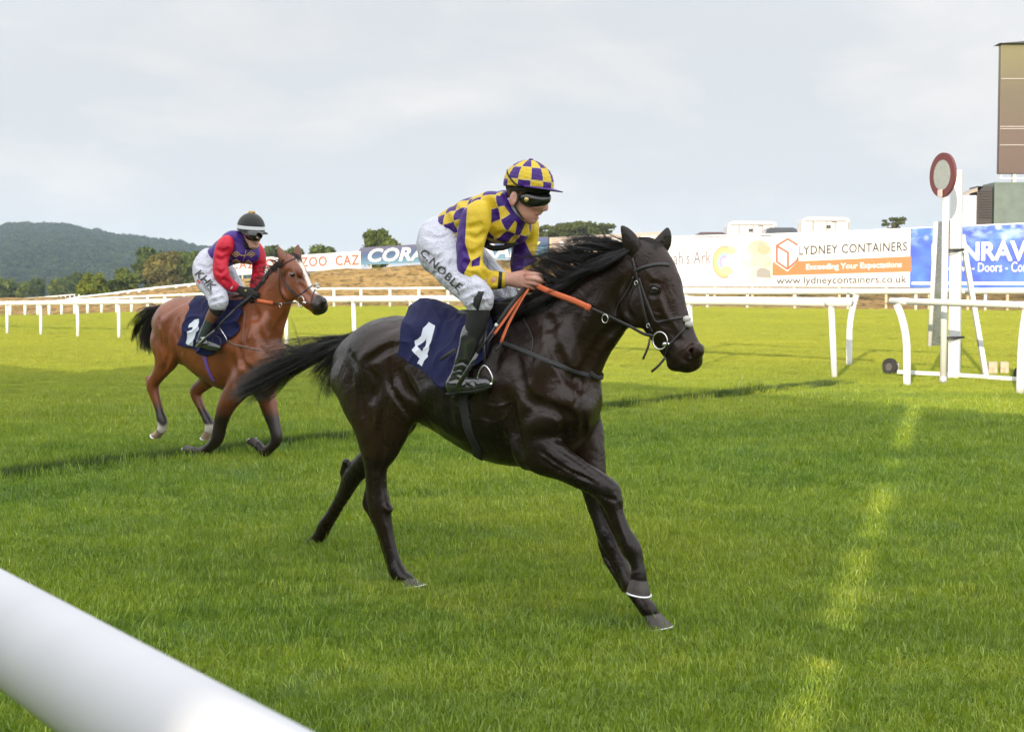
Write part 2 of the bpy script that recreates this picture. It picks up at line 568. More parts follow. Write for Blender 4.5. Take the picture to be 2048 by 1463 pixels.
def mapping(nt, scale, vec=None, rot=(0, 0, 0)):
    m = nt.nodes.new('ShaderNodeMapping'); m.inputs['Scale'].default_value = scale; m.inputs['Rotation'].default_value = rot
    if vec is None:
        t = nt.nodes.new('ShaderNodeTexCoord'); vec = t.outputs['Object']
    nt.links.new(vec, m.inputs['Vector']); return m.outputs[0]
def bump(nt, b, h, strength=.2, dist=.01):
    n = nt.nodes.new('ShaderNodeBump'); n.inputs['Strength'].default_value = strength; n.inputs['Distance'].default_value = dist
    nt.links.new(h, n.inputs['Height']); nt.links.new(n.outputs[0], b.inputs['Normal'])
def plain(name, col, rough=.6, metal=0.0, bumpy=0.0, bscale=200.0, var=.08, vscale=20.0, sheen=0.0, coat=0.0, spec=None):
    m, nt, b = mat_new(name)
    n = noise(nt, vscale, 4)
    lo = tuple(c * (1 - var) for c in col); hi = tuple(min(1, c * (1 + var)) for c in col)
    nt.links.new(ramp(nt, n, [(.3, lo), (.7, hi)]), b.inputs['Base Color'])
    b.inputs['Roughness'].default_value = rough; b.inputs['Metallic'].default_value = metal
    if sheen: b.inputs['Sheen Weight'].default_value = sheen
    if coat: b.inputs['Coat Weight'].default_value = coat
    if spec is not None: b.inputs['Specular IOR Level'].default_value = spec
    if bumpy: bump(nt, b, noise(nt, bscale, 3), bumpy, .004)
    return m
MAT = {}
# ================================================================ setting
def interp(x, xs, ys): return np.interp(x, xs, ys)
YB = 85.0
def z_base(u): return 1.62 - (interp(u, [-400, 98, 233, 500, 700, 1000, 1400, 1590, 1970, 2300], [634, 630, 625, 616, 613, 613, 614, 617, 621, 624]) - 595) * YB / FPX
def z_top(u): return 1.62 - (interp(u, [-400, 0, 150, 250, 380, 500, 640, 750, 850, 1100, 1330, 1500, 2300], [600, 599, 597, 585, 573, 557, 545, 537, 531, 519, 560, 572, 568]) - 595) * 100 / FPX
def ground_z(x, y):
    x = np.asarray(x, float); y = np.asarray(y, float)
    near = .025 * np.clip(y - 6, 0, 14)
    yy = np.maximum(y, 8)
    u = 1024 + FPX * x / yy
    zb, zt = z_base(u), z_top(u)
    t = np.clip((y - 20) / (YB - 20), 0, 1)
    z = near * (1 - t) + zb * t
    t2 = np.clip((y - YB) / 15.0, 0, 1); t2 = t2 * t2 * (3 - 2 * t2)
    z = z * (1 - t2) + zt * t2
    t3 = np.clip((y - 125) / 60.0, 0, 1)
    z = z * (1 - t3) + np.minimum(zt, 1.2) * t3
    lump = .010 * _vnoise(x * 1.7, y * 1.7, 0 * x, 11) + .012 * _vnoise(x * .35, y * .35, 0 * x, 12)
    bank = .16 * t2 * (1 - t3) * _vnoise(x * .8, y * 1.6, 0 * x, 21)
    z = z - .032 * np.clip((16 - y) / 6, 0, 1)
    return z + lump * np.clip((y + 5) / 8, 0, 1) * (1 - t2) + bank
def gat(u, v):
    """ground point seen at pixel (u,v)"""
    r = ray(u, v); Y = 8.0
    for _ in range(60):
        p = np.array([0, 0, CH]) + r * (Y / r[1])
        zg = float(ground_z(p[0], p[1]))
        Yn = (zg - CH) / (r[2] / r[1])
        Y = Y * .6 + Yn * .4 if Yn > 0 else Y * 1.2
        Y = min(Y, 84)
    return np.array([0, 0, CH]) + r * (Y / r[1])

TRK = np.array([math.cos(math.radians(48.6)), -math.sin(math.radians(48.6)), 0])   # along the track
TRN = np.array([math.sin(math.radians(48.6)), math.cos(math.radians(48.6)), 0])    # across it

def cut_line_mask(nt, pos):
    """groove in the turf, its shade painted dark, blades longer: world line through two ground points"""
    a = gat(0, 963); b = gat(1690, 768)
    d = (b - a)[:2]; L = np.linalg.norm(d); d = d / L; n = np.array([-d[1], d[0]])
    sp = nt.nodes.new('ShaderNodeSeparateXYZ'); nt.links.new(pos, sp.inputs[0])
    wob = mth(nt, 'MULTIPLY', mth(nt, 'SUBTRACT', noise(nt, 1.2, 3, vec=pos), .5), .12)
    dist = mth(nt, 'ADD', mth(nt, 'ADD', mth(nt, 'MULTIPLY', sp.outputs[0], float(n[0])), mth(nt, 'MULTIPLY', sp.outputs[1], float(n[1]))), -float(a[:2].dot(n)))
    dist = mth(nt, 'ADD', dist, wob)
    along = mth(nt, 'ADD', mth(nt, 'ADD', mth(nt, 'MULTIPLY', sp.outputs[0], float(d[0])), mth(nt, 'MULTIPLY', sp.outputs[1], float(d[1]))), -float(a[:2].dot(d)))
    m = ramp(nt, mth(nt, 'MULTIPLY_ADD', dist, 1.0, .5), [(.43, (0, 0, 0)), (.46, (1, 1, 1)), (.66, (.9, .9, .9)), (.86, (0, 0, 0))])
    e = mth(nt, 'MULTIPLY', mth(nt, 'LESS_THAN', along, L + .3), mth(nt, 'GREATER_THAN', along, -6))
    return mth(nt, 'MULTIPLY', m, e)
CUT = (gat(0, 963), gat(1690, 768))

def grass_colour(nt):
    g = nt.nodes.new('ShaderNodeNewGeometry'); pos = g.outputs['Position']
    n1 = noise(nt, .9, 5, .6, vec=pos); n2 = noise(nt, 4.5, 4, .6, vec=pos); n3 = noise(nt, .16, 3, .5, vec=pos)
    c = ramp(nt, n1, [(.30, (.118, .210, .022)), (.50, (.202, .305, .028)), (.70, (.290, .350, .042))])
    c2 = ramp(nt, n2, [(.30, (.090, .178, .017)), (.52, (.202, .302, .028)), (.72, (.340, .375, .060))])
    c = mixc(nt, .5, c, c2)
    n4 = noise(nt, 1.0, 5, .7, vec=mapping(nt, (7, 12, 7), pos), dist=.6); n5 = noise(nt, 30, 3, .6, vec=pos)
    c = mixc(nt, 1.0, c, ramp(nt, n4, [(.30, (.52, .60, .60)), (.48, (.90, .92, .9)), (.60, (1.0, 1.0, 1.0)), (.74, (1.32, 1.18, 1.25))]), 'MULTIPLY')
    c = mixc(nt, 1.0, c, ramp(nt, n5, [(.33, (.62, .70, .7)), (.66, (1.28, 1.2, 1.2))]), 'MULTIPLY')
    c = mixc(nt, ramp(nt, noise(nt, 1.7, 4, .6, vec=pos, dist=.5), [(.58, (0, 0, 0)), (.70, (.45, .45, .45))]), c, (.14, .24, .10))
    c = mixc(nt, ramp(nt, n3, [(.42, (0, 0, 0)), (.62, (.45, .45, .45))]), c, (.310, .350, .034))
    st = noise(nt, 1.0, 4, .6, vec=mapping(nt, (.35, 1.6, 1), pos, rot=(0, 0, -.85)), dist=.3)
    c = mixc(nt, 1.0, c, ramp(nt, st, [(.35, (.74, .82, .8)), (.55, (1, 1, 1)), (.70, (1.16, 1.10, 1.1))]), 'MULTIPLY')
    # small worn straw patches
    w = ramp(nt, noise(nt, 2.6, 5, .65, vec=pos), [(.69, (0, 0, 0)), (.77, (.6, .6, .6))])
    c = mixc(nt, w, c, (.22, .17, .06))
    # sunlight on the far band painted in as yellow, growing with distance
    sp = nt.nodes.new('ShaderNodeSeparateXYZ'); nt.links.new(pos, sp.inputs[0])
    far = ramp(nt, mth(nt, 'DIVIDE', sp.outputs[1], 60.0), [(.22, (0, 0, 0)), (.45, (1, 1, 1))])
    c = mixc(nt, mth(nt, 'MULTIPLY', far, .55), c, (.32, .305, .032))
    c = mixc(nt, mth(nt, 'MULTIPLY', cut_line_mask(nt, pos), .92), c, (.022, .050, .006))  # dark tone painted in for the shade of the turf groove
    return c, pos

def ground_material():
    m, nt, b = mat_new('turf')
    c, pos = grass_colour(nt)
    sp = nt.nodes.new('ShaderNodeSeparateXYZ'); nt.links.new(pos, sp.inputs[0])
    # dry bank and fields beyond the course
    nb = noise(nt, .55, 6, .65, vec=pos); nb2 = noise(nt, 2.2, 5, .6, vec=mapping(nt, (1, .35, 3.0), pos))
    dry = ramp(nt, nb, [(.30, (.085, .085, .022)), (.42, (.22, .135, .040)), (.60, (.32, .215, .085)), (.75, (.17, .090, .045))])
    dry = mixc(nt, ramp(nt, nb2, [(.50, (0, 0, 0)), (.62, (.85, .85, .85))]), dry, (.070, .052, .020))
    edge = mth(nt, 'ADD', sp.outputs[1], mth(nt, 'MULTIPLY', mth(nt, 'SUBTRACT', noise(nt, .5, 3, vec=pos), .5), 2.0))
    f = ramp(nt, mth(nt, 'MULTIPLY_ADD', edge, .1, -8.0), [(.42, (0, 0, 0)), (.50, (1, 1, 1))])
    c = mixc(nt, f, mixc(nt, .25, c, (.03, .05, .008)), dry)
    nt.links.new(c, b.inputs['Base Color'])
    b.inputs['Roughness'].default_value = .9
    b.inputs['Specular IOR Level'].default_value = .15
    h = mth(nt, 'ADD', noise(nt, 3.5, 5, .65, vec=pos), mth(nt, 'MULTIPLY', noise(nt, 26, 4, .7, vec=pos), .5))
    bump(nt, b, h, .9, .10)
    return m
MAT['turf'] = ground_material()
def build_ground():
    ys = np.unique(np.concatenate([np.linspace(-140, -6, 24), np.arange(-6, 24, .25), np.arange(24, 84, .8), np.arange(84, 104, .3), np.linspace(104, 200, 30), np.geomspace(200, 9000, 24)]))
    k = np.concatenate([-np.geomspace(60, 1.02, 12), np.linspace(-1, 1, 231), np.geomspace(1.02, 60, 12)])
    V = []; 
    for y in ys:
        wdt = max(6.0, .62 * y) if y > 0 else 8.0
        wdt = 8.0 if y < 10 else .8 * y
        x = k * wdt
        V.append(np.stack([x, np.full_like(x, y), ground_z(x, np.full_like(x, y))], -1))
    V = np.array(V); ny, nx, _ = V.shape
    i = np.arange(ny * nx).reshape(ny, nx)
    F = np.stack([i[:-1, :-1], i[:-1, 1:], i[1:, 1:], i[1:, :-1]], -1).reshape(-1, 4)
    o = mesh_obj('ground', V.reshape(-1, 3), F, MAT['turf'])
    tag(o, 'green turf of the racecourse rising to a dry brown bank', kind='structure')
build_ground()

# ---------------------------------------------------------------- grass blades
def blade_material():
    m = bpy.data.materials.new('grass_blade'); m.use_nodes = True
    nt = m.node_tree; nt.nodes.clear()
    out = nt.nodes.new('ShaderNodeOutputMaterial')
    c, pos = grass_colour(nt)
    tn = attr(nt, 'tint')
    c = mixc(nt, 1.0, c, ramp(nt, tn, [(0, (.72, .78, .7)), (.55, (1.12, 1.10, 1.0)), (.95, (1.30, 1.22, 1.1)), (1.0, (1.8, 1.55, 1.7))]), 'MULTIPLY')
    d = nt.nodes.new('ShaderNodeBsdfDiffuse'); t = nt.nodes.new('ShaderNodeBsdfTranslucent'); g = nt.nodes.new('ShaderNodeBsdfGlossy')
    g.inputs['Roughness'].default_value = .42; g.inputs['Color'].default_value = (.9, .95, .9, 1)
    nt.links.new(c, d.inputs['Color']); nt.links.new(mixc(nt, 1.0, c, (1.2, 1.25, .6), 'MULTIPLY'), t.inputs['Color'])
    a = nt.nodes.new('ShaderNodeMixShader'); a.inputs[0].default_value = .32
    nt.links.new(d.outputs[0], a.inputs[1]); nt.links.new(t.outputs[0], a.inputs[2])
    a2 = nt.nodes.new('ShaderNodeMixShader'); a2.inputs[0].default_value = .035
    nt.links.new(a.outputs[0], a2.inputs[1]); nt.links.new(g.outputs[0], a2.inputs[2])
    nt.links.new(a2.outputs[0], out.inputs['Surface'])
    return m
MAT['grass_blade'] = blade_material()
def clump_mesh(name, n, rad, hgt, wid, seed):
    r = np.random.RandomState(seed)
    p = r.randn(n, 2) * rad * .55
    h = hgt * (.45 + .75 * r.rand(n)); a = r.rand(n) * 6.283; b = r.rand(n) * 6.283
    lean = .4 + 1.0 * r.rand(n)
    w = wid * (.6 + .7 * r.rand(n))
    tx, ty = np.cos(a) * w, np.sin(a) * w
    lx, ly = np.cos(b) * h * lean, np.sin(b) * h * lean
    z0 = -.015
    V = np.empty((n, 5, 3))
    V[:, 0] = np.stack([p[:, 0] - tx, p[:, 1] - ty, np.full(n, z0)], -1)
    V[:, 1] = np.stack([p[:, 0] + tx, p[:, 1] + ty, np.full(n, z0)], -1)
    V[:, 2] = np.stack([p[:, 0] + tx * .8 + lx * .35, p[:, 1] + ty * .8 + ly * .35, h * .6], -1)
    V[:, 3] = np.stack([p[:, 0] - tx * .8 + lx * .35, p[:, 1] - ty * .8 + ly * .35, h * .6], -1)
    V[:, 4] = np.stack([p[:, 0] + lx, p[:, 1] + ly, h], -1)
    i = np.arange(n) * 5
    F = [list(q) for q in np.stack([i, i + 1, i + 2, i + 3], -1)] + [list(q) for q in np.stack([i + 3, i + 2, i + 4], -1)]
    tint = r.rand(n)
    o = mesh_obj(name, V.reshape(-1, 3), F, MAT['grass_blade'], None, True, {'tint': np.repeat(tint, 5)})
    COL.objects.unlink(o)
    return o
def instance_points(name, pts, rots, scls, idx, templates, label=None, kind='stuff'):
    me = bpy.data.meshes.new(name)
    me.vertices.add(len(pts)); me.vertices.foreach_set('co', np.asarray(pts, np.float32).ravel())
    for nm, a in (('rot', rots), ('scl', scls)):
        q = me.attributes.new(nm, 'FLOAT_VECTOR', 'POINT'); q.data.foreach_set('vector', np.asarray(a, np.float32).ravel())
    q = me.attributes.new('idx', 'INT', 'POINT'); q.data.foreach_set('value', np.asarray(idx, np.int32))
    o = bpy.data.objects.new(name, me); COL.objects.link(o)
    ng = bpy.data.node_groups.new(name, 'GeometryNodeTree')
    ng.interface.new_socket('Geometry', in_out='INPUT', socket_type='NodeSocketGeometry')
    ng.interface.new_socket('Geometry', in_out='OUTPUT', socket_type='NodeSocketGeometry')
    gi = ng.nodes.new('NodeGroupInput'); go = ng.nodes.new('NodeGroupOutput')
    iop = ng.nodes.new('GeometryNodeInstanceOnPoints'); iop.inputs['Pick Instance'].default_value = True
    gti = ng.nodes.new('GeometryNodeGeometryToInstance')
    for t in templates:
        oi = ng.nodes.new('GeometryNodeObjectInfo'); oi.inputs['Object'].default_value = t; oi.inputs['As Instance'].default_value = False
        g1 = ng.nodes.new('GeometryNodeGeometryToInstance')
        ng.links.new(oi.outputs['Geometry'], g1.inputs[0]); 
        t['_'] = 0
        iop_in = g1.outputs[0]
        if t is templates[0]: jn = ng.nodes.new('GeometryNodeJoinGeometry')
        ng.links.new(iop_in, jn.inputs[0])
    ng.nodes.remove(gti)
    ng.links.new(jn.outputs[0], iop.inputs['Instance'])
    def na(nm, dt):
        n = ng.nodes.new('GeometryNodeInputNamedAttribute'); n.data_type = dt; n.inputs['Name'].default_value = nm
        return n.outputs['Attribute']
    ng.links.new(na('idx', 'INT'), iop.inputs['Instance Index'])
    ng.links.new(na('scl', 'FLOAT_VECTOR'), iop.inputs['Scale'])
    e2r = ng.nodes.new('FunctionNodeEulerToRotation')
    ng.links.new(na('rot', 'FLOAT_VECTOR'), e2r.inputs[0]); ng.links.new(e2r.outputs[0], iop.inputs['Rotation'])
    ng.links.new(gi.outputs[0], iop.inputs['Points']); ng.links.new(iop.outputs[0], go.inputs[0])
    md = o.modifiers.new('instances', 'NODES'); md.node_group = ng
    tag(o, label, kind=kind)
    return o
def build_grass():
    r = np.random.RandomState(4)
    near = [clump_mesh('grass_clump', 520, .095, .024, .00075, i) for i in range(5)]
    far = [clump_mesh('grass_tuft', 330, .20, .030, .0018, 20 + i) for i in range(4)]
    P = []; R = []; S_ = []; I = []
    a, b = CUT; d = (b - a)[:2]; L = np.linalg.norm(d); d /= L; nn = np.array([-d[1], d[0]])
    ys = np.linspace(3.6, 84, 500); dens = np.interp(ys, [3.6, 8, 12, 18, 26, 40, 60, 84], [230, 210, 125, 62, 34, 17, 8, 5])
    cdf = np.cumsum(dens * ys); wx = .40 * ys + 1.3; cdf = np.cumsum(dens * wx * 2); tot = cdf[-1] * (ys[1] - ys[0]); cdf /= cdf[-1]
    n = int(tot); y = np.interp(r.rand(n), cdf, ys); x = (r.rand(n) * 2 - 1) * (.40 * y + 1.3); z = ground_z(x, y)
    isfar = r.rand(n) < np.clip((y - 10) / 9, 0, 1)
    hn = _vnoise(x * 2.3, y * 3.0, 0 * x, 31) * .28 + _vnoise(x * 7, y * 10, 0 * x, 32) * .32
    dist = np.stack([x, y], -1).dot(nn) - a[:2].dot(nn); al = np.stack([x, y], -1).dot(d) - a[:2].dot(d)
    wob = .07 * _vnoise(x * 1.3, y * 1.3, 0 * x, 77)
    onl = (np.abs(dist + wob - .14) < .18) & (al < L)
    h = np.clip(1 + hn, .5, 1.6); h = np.where(onl, 2.3, h)
    h = np.where((dist + wob < -.03) & (dist + wob > -.35) & (al < L), h * .5, h)
    sc = np.where(isfar, .85 + .016 * y, np.interp(y, [4, 8, 20], [.95, 1.0, 1.5])) * (.85 + .35 * r.rand(n))
    P = [np.stack([x, y, z], -1)]; R = [np.stack([r.randn(n) * .12, r.randn(n) * .12, r.rand(n) * 6.283], -1)]
    S_ = [np.stack([sc, sc, sc * h], -1)]; I = [np.where(isfar, 5 + r.randint(0, 4, n), r.randint(0, 5, n))]
    instance_points('grass', np.concatenate(P), np.concatenate(R), np.concatenate(S_), np.concatenate(I), near + far, 'short green grass blades covering the track', 'stuff')
build_grass()

# ---------------------------------------------------------------- grandstands behind the camera that shade the near half of the course
def grandstand(x0, x1, H, lab):
    """x0..x1 along the track direction; the front edge lies 11 m behind the camera line"""
    sd = np.array([math.sin(SUN_AZ), math.cos(SUN_AZ), 0])
    root = empty('grandstand', tuple(TRK * (x0 + x1) / 2 - TRN * 15))
    base = np.array(root.location)
    def blk(name, a0, a1, d0, d1, z0, z1, m):
        # ends cut parallel to the sun direction
        def pt(s, dd):
            k = (dd - 12.0) / sd.dot(TRN)
            off = -sd * k
            q = TRK * s - TRN * 12.0 + off
            return q
        poly = [pt(a0, d0), pt(a1, d0), pt(a1, d1), pt(a0, d1)]
        V = [np.array([p[0], p[1], z0]) - base for p in poly] + [np.array([p[0], p[1], z1]) - base for p in poly]
        F = [(3, 2, 1, 0), (4, 5, 6, 7), (0, 1, 5, 4), (1, 2, 6, 5), (2, 3, 7, 6), (3, 0, 4, 7)]
        MB().add(V, F).build(name, m, root)
    W_ = MAT['stand_wall']; T_ = MAT['stand_step']
    blk('roof', x0, x1, 8.8, 17.5, H - .35, H, MAT['stand_roof'])
    blk('back_wall', x0 + .003, x1 - .003, 16.9, 17.2, 0, H - .353, W_)
    for i in range(8):
        blk('terrace_step', x0 + .003, x1 - .003, 12.0 + i * .6, 16.897, .30 * i + .002 * (i > 0), .30 * (i + 1), T_)
    n = max(2, int((x1 - x0) / 6))
    for i in range(n + 1):
        s = x0 + .4 + (x1 - x0 - .8) * i / n
        blk('column', s - .15, s + .15, 11.6, 11.9, 0, H - .353, MAT['stand_roof'])
    blk('fascia', x0, x1, 8.6, 8.797, H - .9, H, W_)
    if 'right of' in lab:
        # unseen bars added across the gap to break up the sunbeam
        for z0, z1 in ((5.60, 5.78), (5.93, 6.08), (4.98, 4.995)):
            blk('sunbeam_break_bar', x0 - .18, x0 - .003, 12.3, 12.6, z0, z1, MAT['stand_roof'])
    tag(root, lab, 'grandstand', 'grandstands along the near side of the course')
MAT['stand_wall'] = plain('stand_wall', (.42, .40, .37), .8)
MAT['stand_step'] = plain('stand_step', (.30, .29, .28), .85)
MAT['stand_roof'] = plain('stand_roof', (.20, .22, .24), .6)
# the gap between the two stands lets one narrow beam of sun reach the turf
_p = gat(1733, 1100)
_sd = np.array([math.sin(SUN_AZ), math.cos(SUN_AZ), 0])
_q = _p - _sd * ((_p.dot(TRN) + 12.0) / _sd.dot(TRN))
GAP = float(_q.dot(TRK))
grandstand(GAP - 80, -9.0, 4.95, 'lowest grandstand, furthest left, shading the near turf')
grandstand(-8.99, GAP - .09, 6.1, 'grandstand left of the narrow gap, shading both horses')
grandstand(GAP + .09, GAP + 60, 6.1, 'grandstand right of the narrow gap, shading the right hand turf')

# ---------------------------------------------------------------- white paint and other outdoor materials
MAT['white_rail'] = plain('white_rail', (.56, .57, .58), .6, var=.06, vscale=5, bumpy=.05, bscale=8)
MAT['white_paint'] = plain('white_paint', (.50, .51, .52), .6, var=.04, vscale=6, bumpy=.1, bscale=30)
MAT['timber'] = plain('timber', (.42, .33, .22), .8, var=.2)
MAT['rubber'] = plain('rubber', (.02, .02, .022), .75)
MAT['black_strap'] = plain('black_strap', (.018, .018, .02), .5)
MAT['concrete'] = plain('concrete', (.36, .30, .23), .9, var=.25, vscale=12, bumpy=.5, bscale=50)
MAT['rust_edge'] = plain('rust_edge', (.35, .16, .10), .8, var=.3)
MAT['grey_metal'] = plain('grey_metal', (.40, .41, .42), .4, metal=.5)

def rail_run(name, pts, posts, r, label, group='white running rails', post_r=.055, curve=None, flat=.8, ends=True, thick_end=True):
    """pts: rail axis points; posts: list of (top, bottom, bend)"""
    root = empty(name, tuple(posts[0][1]) if posts else tuple(pts[0]))
    o = np.array(root.location)
    mb = MB(); mb.tube([p - o for p in pts], r, 12, flat=flat, up=(0, 0, 1))
    for top, bot, bend in posts:
        if r > .05 and name == 'running_rail':
            k = min(range(len(pts)), key=lambda i: np.linalg.norm(np.array(pts[i])[:2] - top[:2])); k2 = k + 1 if k + 1 < len(pts) else k - 1
            d = np.array(pts[k2]) - np.array(pts[k]); d /= np.linalg.norm(d); c = np.array(pts[k]) + d * d.dot(top - np.array(pts[k])) - o
            mb.tube([c - d * .07, c + d * .07], r * 1.07, 12, flat=flat, up=(0, 0, 1))
    mb.build('rail', MAT['white_rail'], root, True)
    for top, bot, bend in posts:
        m2 = MB(); top = top - o; bot = bot - o
        if bend is None: P = [bot, top]
        else:
            P = []
            for i in range(9):
                t = i / 8; q = bot * (1 - t) + top * t
                q = q + bend * (max(0, t - .45) / .55) ** 2 * 1.0 - bend * 0
                P.append(q)
            off = P[-1] - top
            P = [q - off * (i / 8) ** 1 * 0 for i, q in enumerate(P)]
        m2.tube(P, post_r, 10); m2.build('post', MAT['white_rail'], root, True)
    tag(root, label, 'rail', group)
    return root

def build_rails():
    # A: the main running rail behind the horses
    a = np.array([-16.6, 46.0, 0]); b = np.array([4.9, 21.6, 0])
    def PA(t):
        p = a + (b - a) * t; z0 = float(ground_z(p[0], p[1]))
        vt = 606 - 8.5 * math.sin(min(1, max(0, t)) ** .8 * math.pi * .62) if t < .9 else 603.5
        return p, z0
    tl = [-.26, -.17, -.085, 0, .083, .166, .25, .335, .43, .521, .607, .672, .738, .825, .911, 1.0]
    vtop = lambda u: np.interp(u, [-400, 0, 300, 600, 900, 1300, 1675], [608, 606.5, 603, 599, 597, 600, 604])
    pts = []; posts = []
    for t in list(np.linspace(-.3, 1.012, 24)):
        p = a + (b - a) * t; u = 1024 + FPX * p[0] / p[1]
        z = CH - (vtop(u) - 595) * p[1] / FPX
        pts.append(np.array([p[0], p[1], z]))
    for t in tl:
        p = a + (b - a) * t; u = 1024 + FPX * p[0] / p[1]
        z = CH - (vtop(u) - 595) * p[1] / FPX
        zg = float(ground_z(p[0], p[1])) - .05
        posts.append((np.array([p[0] + .02, p[1], z - .03]), np.array([p[0] + .06, p[1] - .12, zg]), None))
    rail_run('running_rail', pts, posts, .072, 'long white running rail with straight posts behind both horses', post_r=.048, flat=1.0)
    # B: rail with curved posts beyond the gap
    g = gat(1698, 731); b0 = g.copy(); d = TRK
    zt = float(at(1712, 583, g[1])[2])
    def PB(s):
        p = b0 + d * s + np.array([0, 0, 0]); p[2] = zt; return p
    top = at(1712, 583, g[1])
    posts = []
    for s in (-4.0, 0, 4.0):
        q = b0 + d * s; zg = float(ground_z(q[0], q[1])) - .05
        posts.append((np.array([q[0], q[1], zt - .04]), np.array([q[0], q[1], zg]), np.array([.13, .02, 0])))
    sft = top - np.array([b0[0], b0[1], top[2]])
    rail_run('running_rail', [PB(s) + sft * 1.0 for s in np.linspace(-4.3, 9, 12)], posts, .066, 'white running rail with curved posts beyond the finish gap')
    # D: rail right of the gap
    g = gat(1814, 772); zt = float(at(1790, 601, g[1])[2])
    tp = at(1793, 603, g[1] - .0)
    e0 = at(1782, 601.5, g[1] + .1); e1 = e0 + TRK * 4.5; e1[2] = e0[2] - .02
    posts = [(np.array([g[0] - .02, g[1], zt - .05]), np.array([g[0], g[1], g[2] - .05]), np.array([-.14, .0, 0]))]
    g2 = gat(2040, 790); posts.append((at(2046, 615, g2[1]), g2, np.array([.05, 0, 0])))
    q2 = at(2140, 606, g2[1])
    # the straight main piece runs to the right frame edge
    rail_run('running_rail', [e0, at(2046, 610, g2[1] + .0), at(2300, 616, g2[1] - 1.6)], posts, .062, 'white running rail with curved posts beside the finish post')
    # F: far rail along the foot of the bank
    us = list(range(-60, 2160, 12))
    vt = lambda u: np.interp(u, [-100, 98, 250, 400, 600, 900, 1100, 2200], [607, 603, 594, 588, 578, 576, 577, 580])
    pts = []; posts = []
    for u in range(-80, 2140, 60):
        p = at(u, float(vt(u)), 83.0); pts.append(p)
    pu = [-72, -44, -16, 12, 40, 68, 98, 123, 149, 175, 203, 233, 263, 295, 328, 362, 398, 436, 474, 514, 555, 600, 645, 668 + 54, 780, 838, 896, 955, 1014, 1075, 1137, 1199, 1262, 1325, 1370, 1415, 1495, 1590, 1696, 1832, 1971, 2095]
    pu = [-45, -12, 20, 50, 75, 98, 123, 149, 175, 203, 233, 263, 295, 330, 368, 408, 450, 495, 545, 605, 668, 722, 780, 838, 896, 955, 1014, 1075, 1137, 1199, 1262, 1325, 1370, 1415, 1495, 1590, 1696, 1832, 1971, 2095]
    for u in pu:
        t_ = at(u, float(vt(u)), 83.0); zg = float(ground_z(t_[0], 83.0)) - .1
        posts.append((t_, np.array([t_[0], 83.0, zg]), None))
    rail_run('far_rail', pts, posts, .085, 'thin white rail along the foot of the dry bank', post_r=.085, flat=.8)
    # E: rail over the crest of the bank at the left
    vt = lambda u: np.interp(u, [130, 160, 200, 300, 380, 440, 500, 560], [600, 594, 590, 577, 569, 563, 556, 551])
    pts = []; posts = []
    for u in range(132, 470, 14): pts.append(at(u, float(vt(u)), 98.0))
    for u in (152, 170, 191, 213, 235, 257, 279, 303, 327, 352, 378, 405, 432, 460):
        t_ = at(u, float(vt(u)), 98.0); t_[2] -= .02
        zg = float(ground_z(t_[0], 98.0)) - .2
        posts.append((t_, np.array([t_[0] - .12, 98.0, min(zg, t_[2] - .35)]), np.array([.12, 0, 0])))
    rail_run('far_rail', pts, posts, .10, 'white rail with curved posts climbing the crest of the bank', post_r=.08)
    # G: low rail at far left
    vt = lambda u: np.interp(u, [-60, 0, 90, 160, 240], [602, 600, 594, 588, 584])
    pts = [at(u, float(vt(u)), 125.0) for u in range(-50, 165, 20)]
    posts = []
    for u in range(-40, 165, 9):
        t_ = at(u, float(vt(u)), 125.0); posts.append((t_, np.array([t_[0], 125.0, t_[2] - .55]), None))
    rail_run('far_rail', pts, posts, .07, 'distant white rail in front of the tree row at far left', post_r=.05)
    # near rail in front of the camera
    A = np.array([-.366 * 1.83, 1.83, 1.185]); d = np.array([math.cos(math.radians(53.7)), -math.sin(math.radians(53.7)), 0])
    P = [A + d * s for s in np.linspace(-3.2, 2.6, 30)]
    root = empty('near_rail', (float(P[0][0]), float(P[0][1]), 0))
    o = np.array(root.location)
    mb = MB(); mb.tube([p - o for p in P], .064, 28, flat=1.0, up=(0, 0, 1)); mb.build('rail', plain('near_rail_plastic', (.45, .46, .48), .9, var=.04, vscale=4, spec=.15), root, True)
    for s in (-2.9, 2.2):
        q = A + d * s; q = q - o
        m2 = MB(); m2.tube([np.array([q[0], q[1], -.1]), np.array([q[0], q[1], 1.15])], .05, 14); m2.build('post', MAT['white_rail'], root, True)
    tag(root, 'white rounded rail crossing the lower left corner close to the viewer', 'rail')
build_rails()

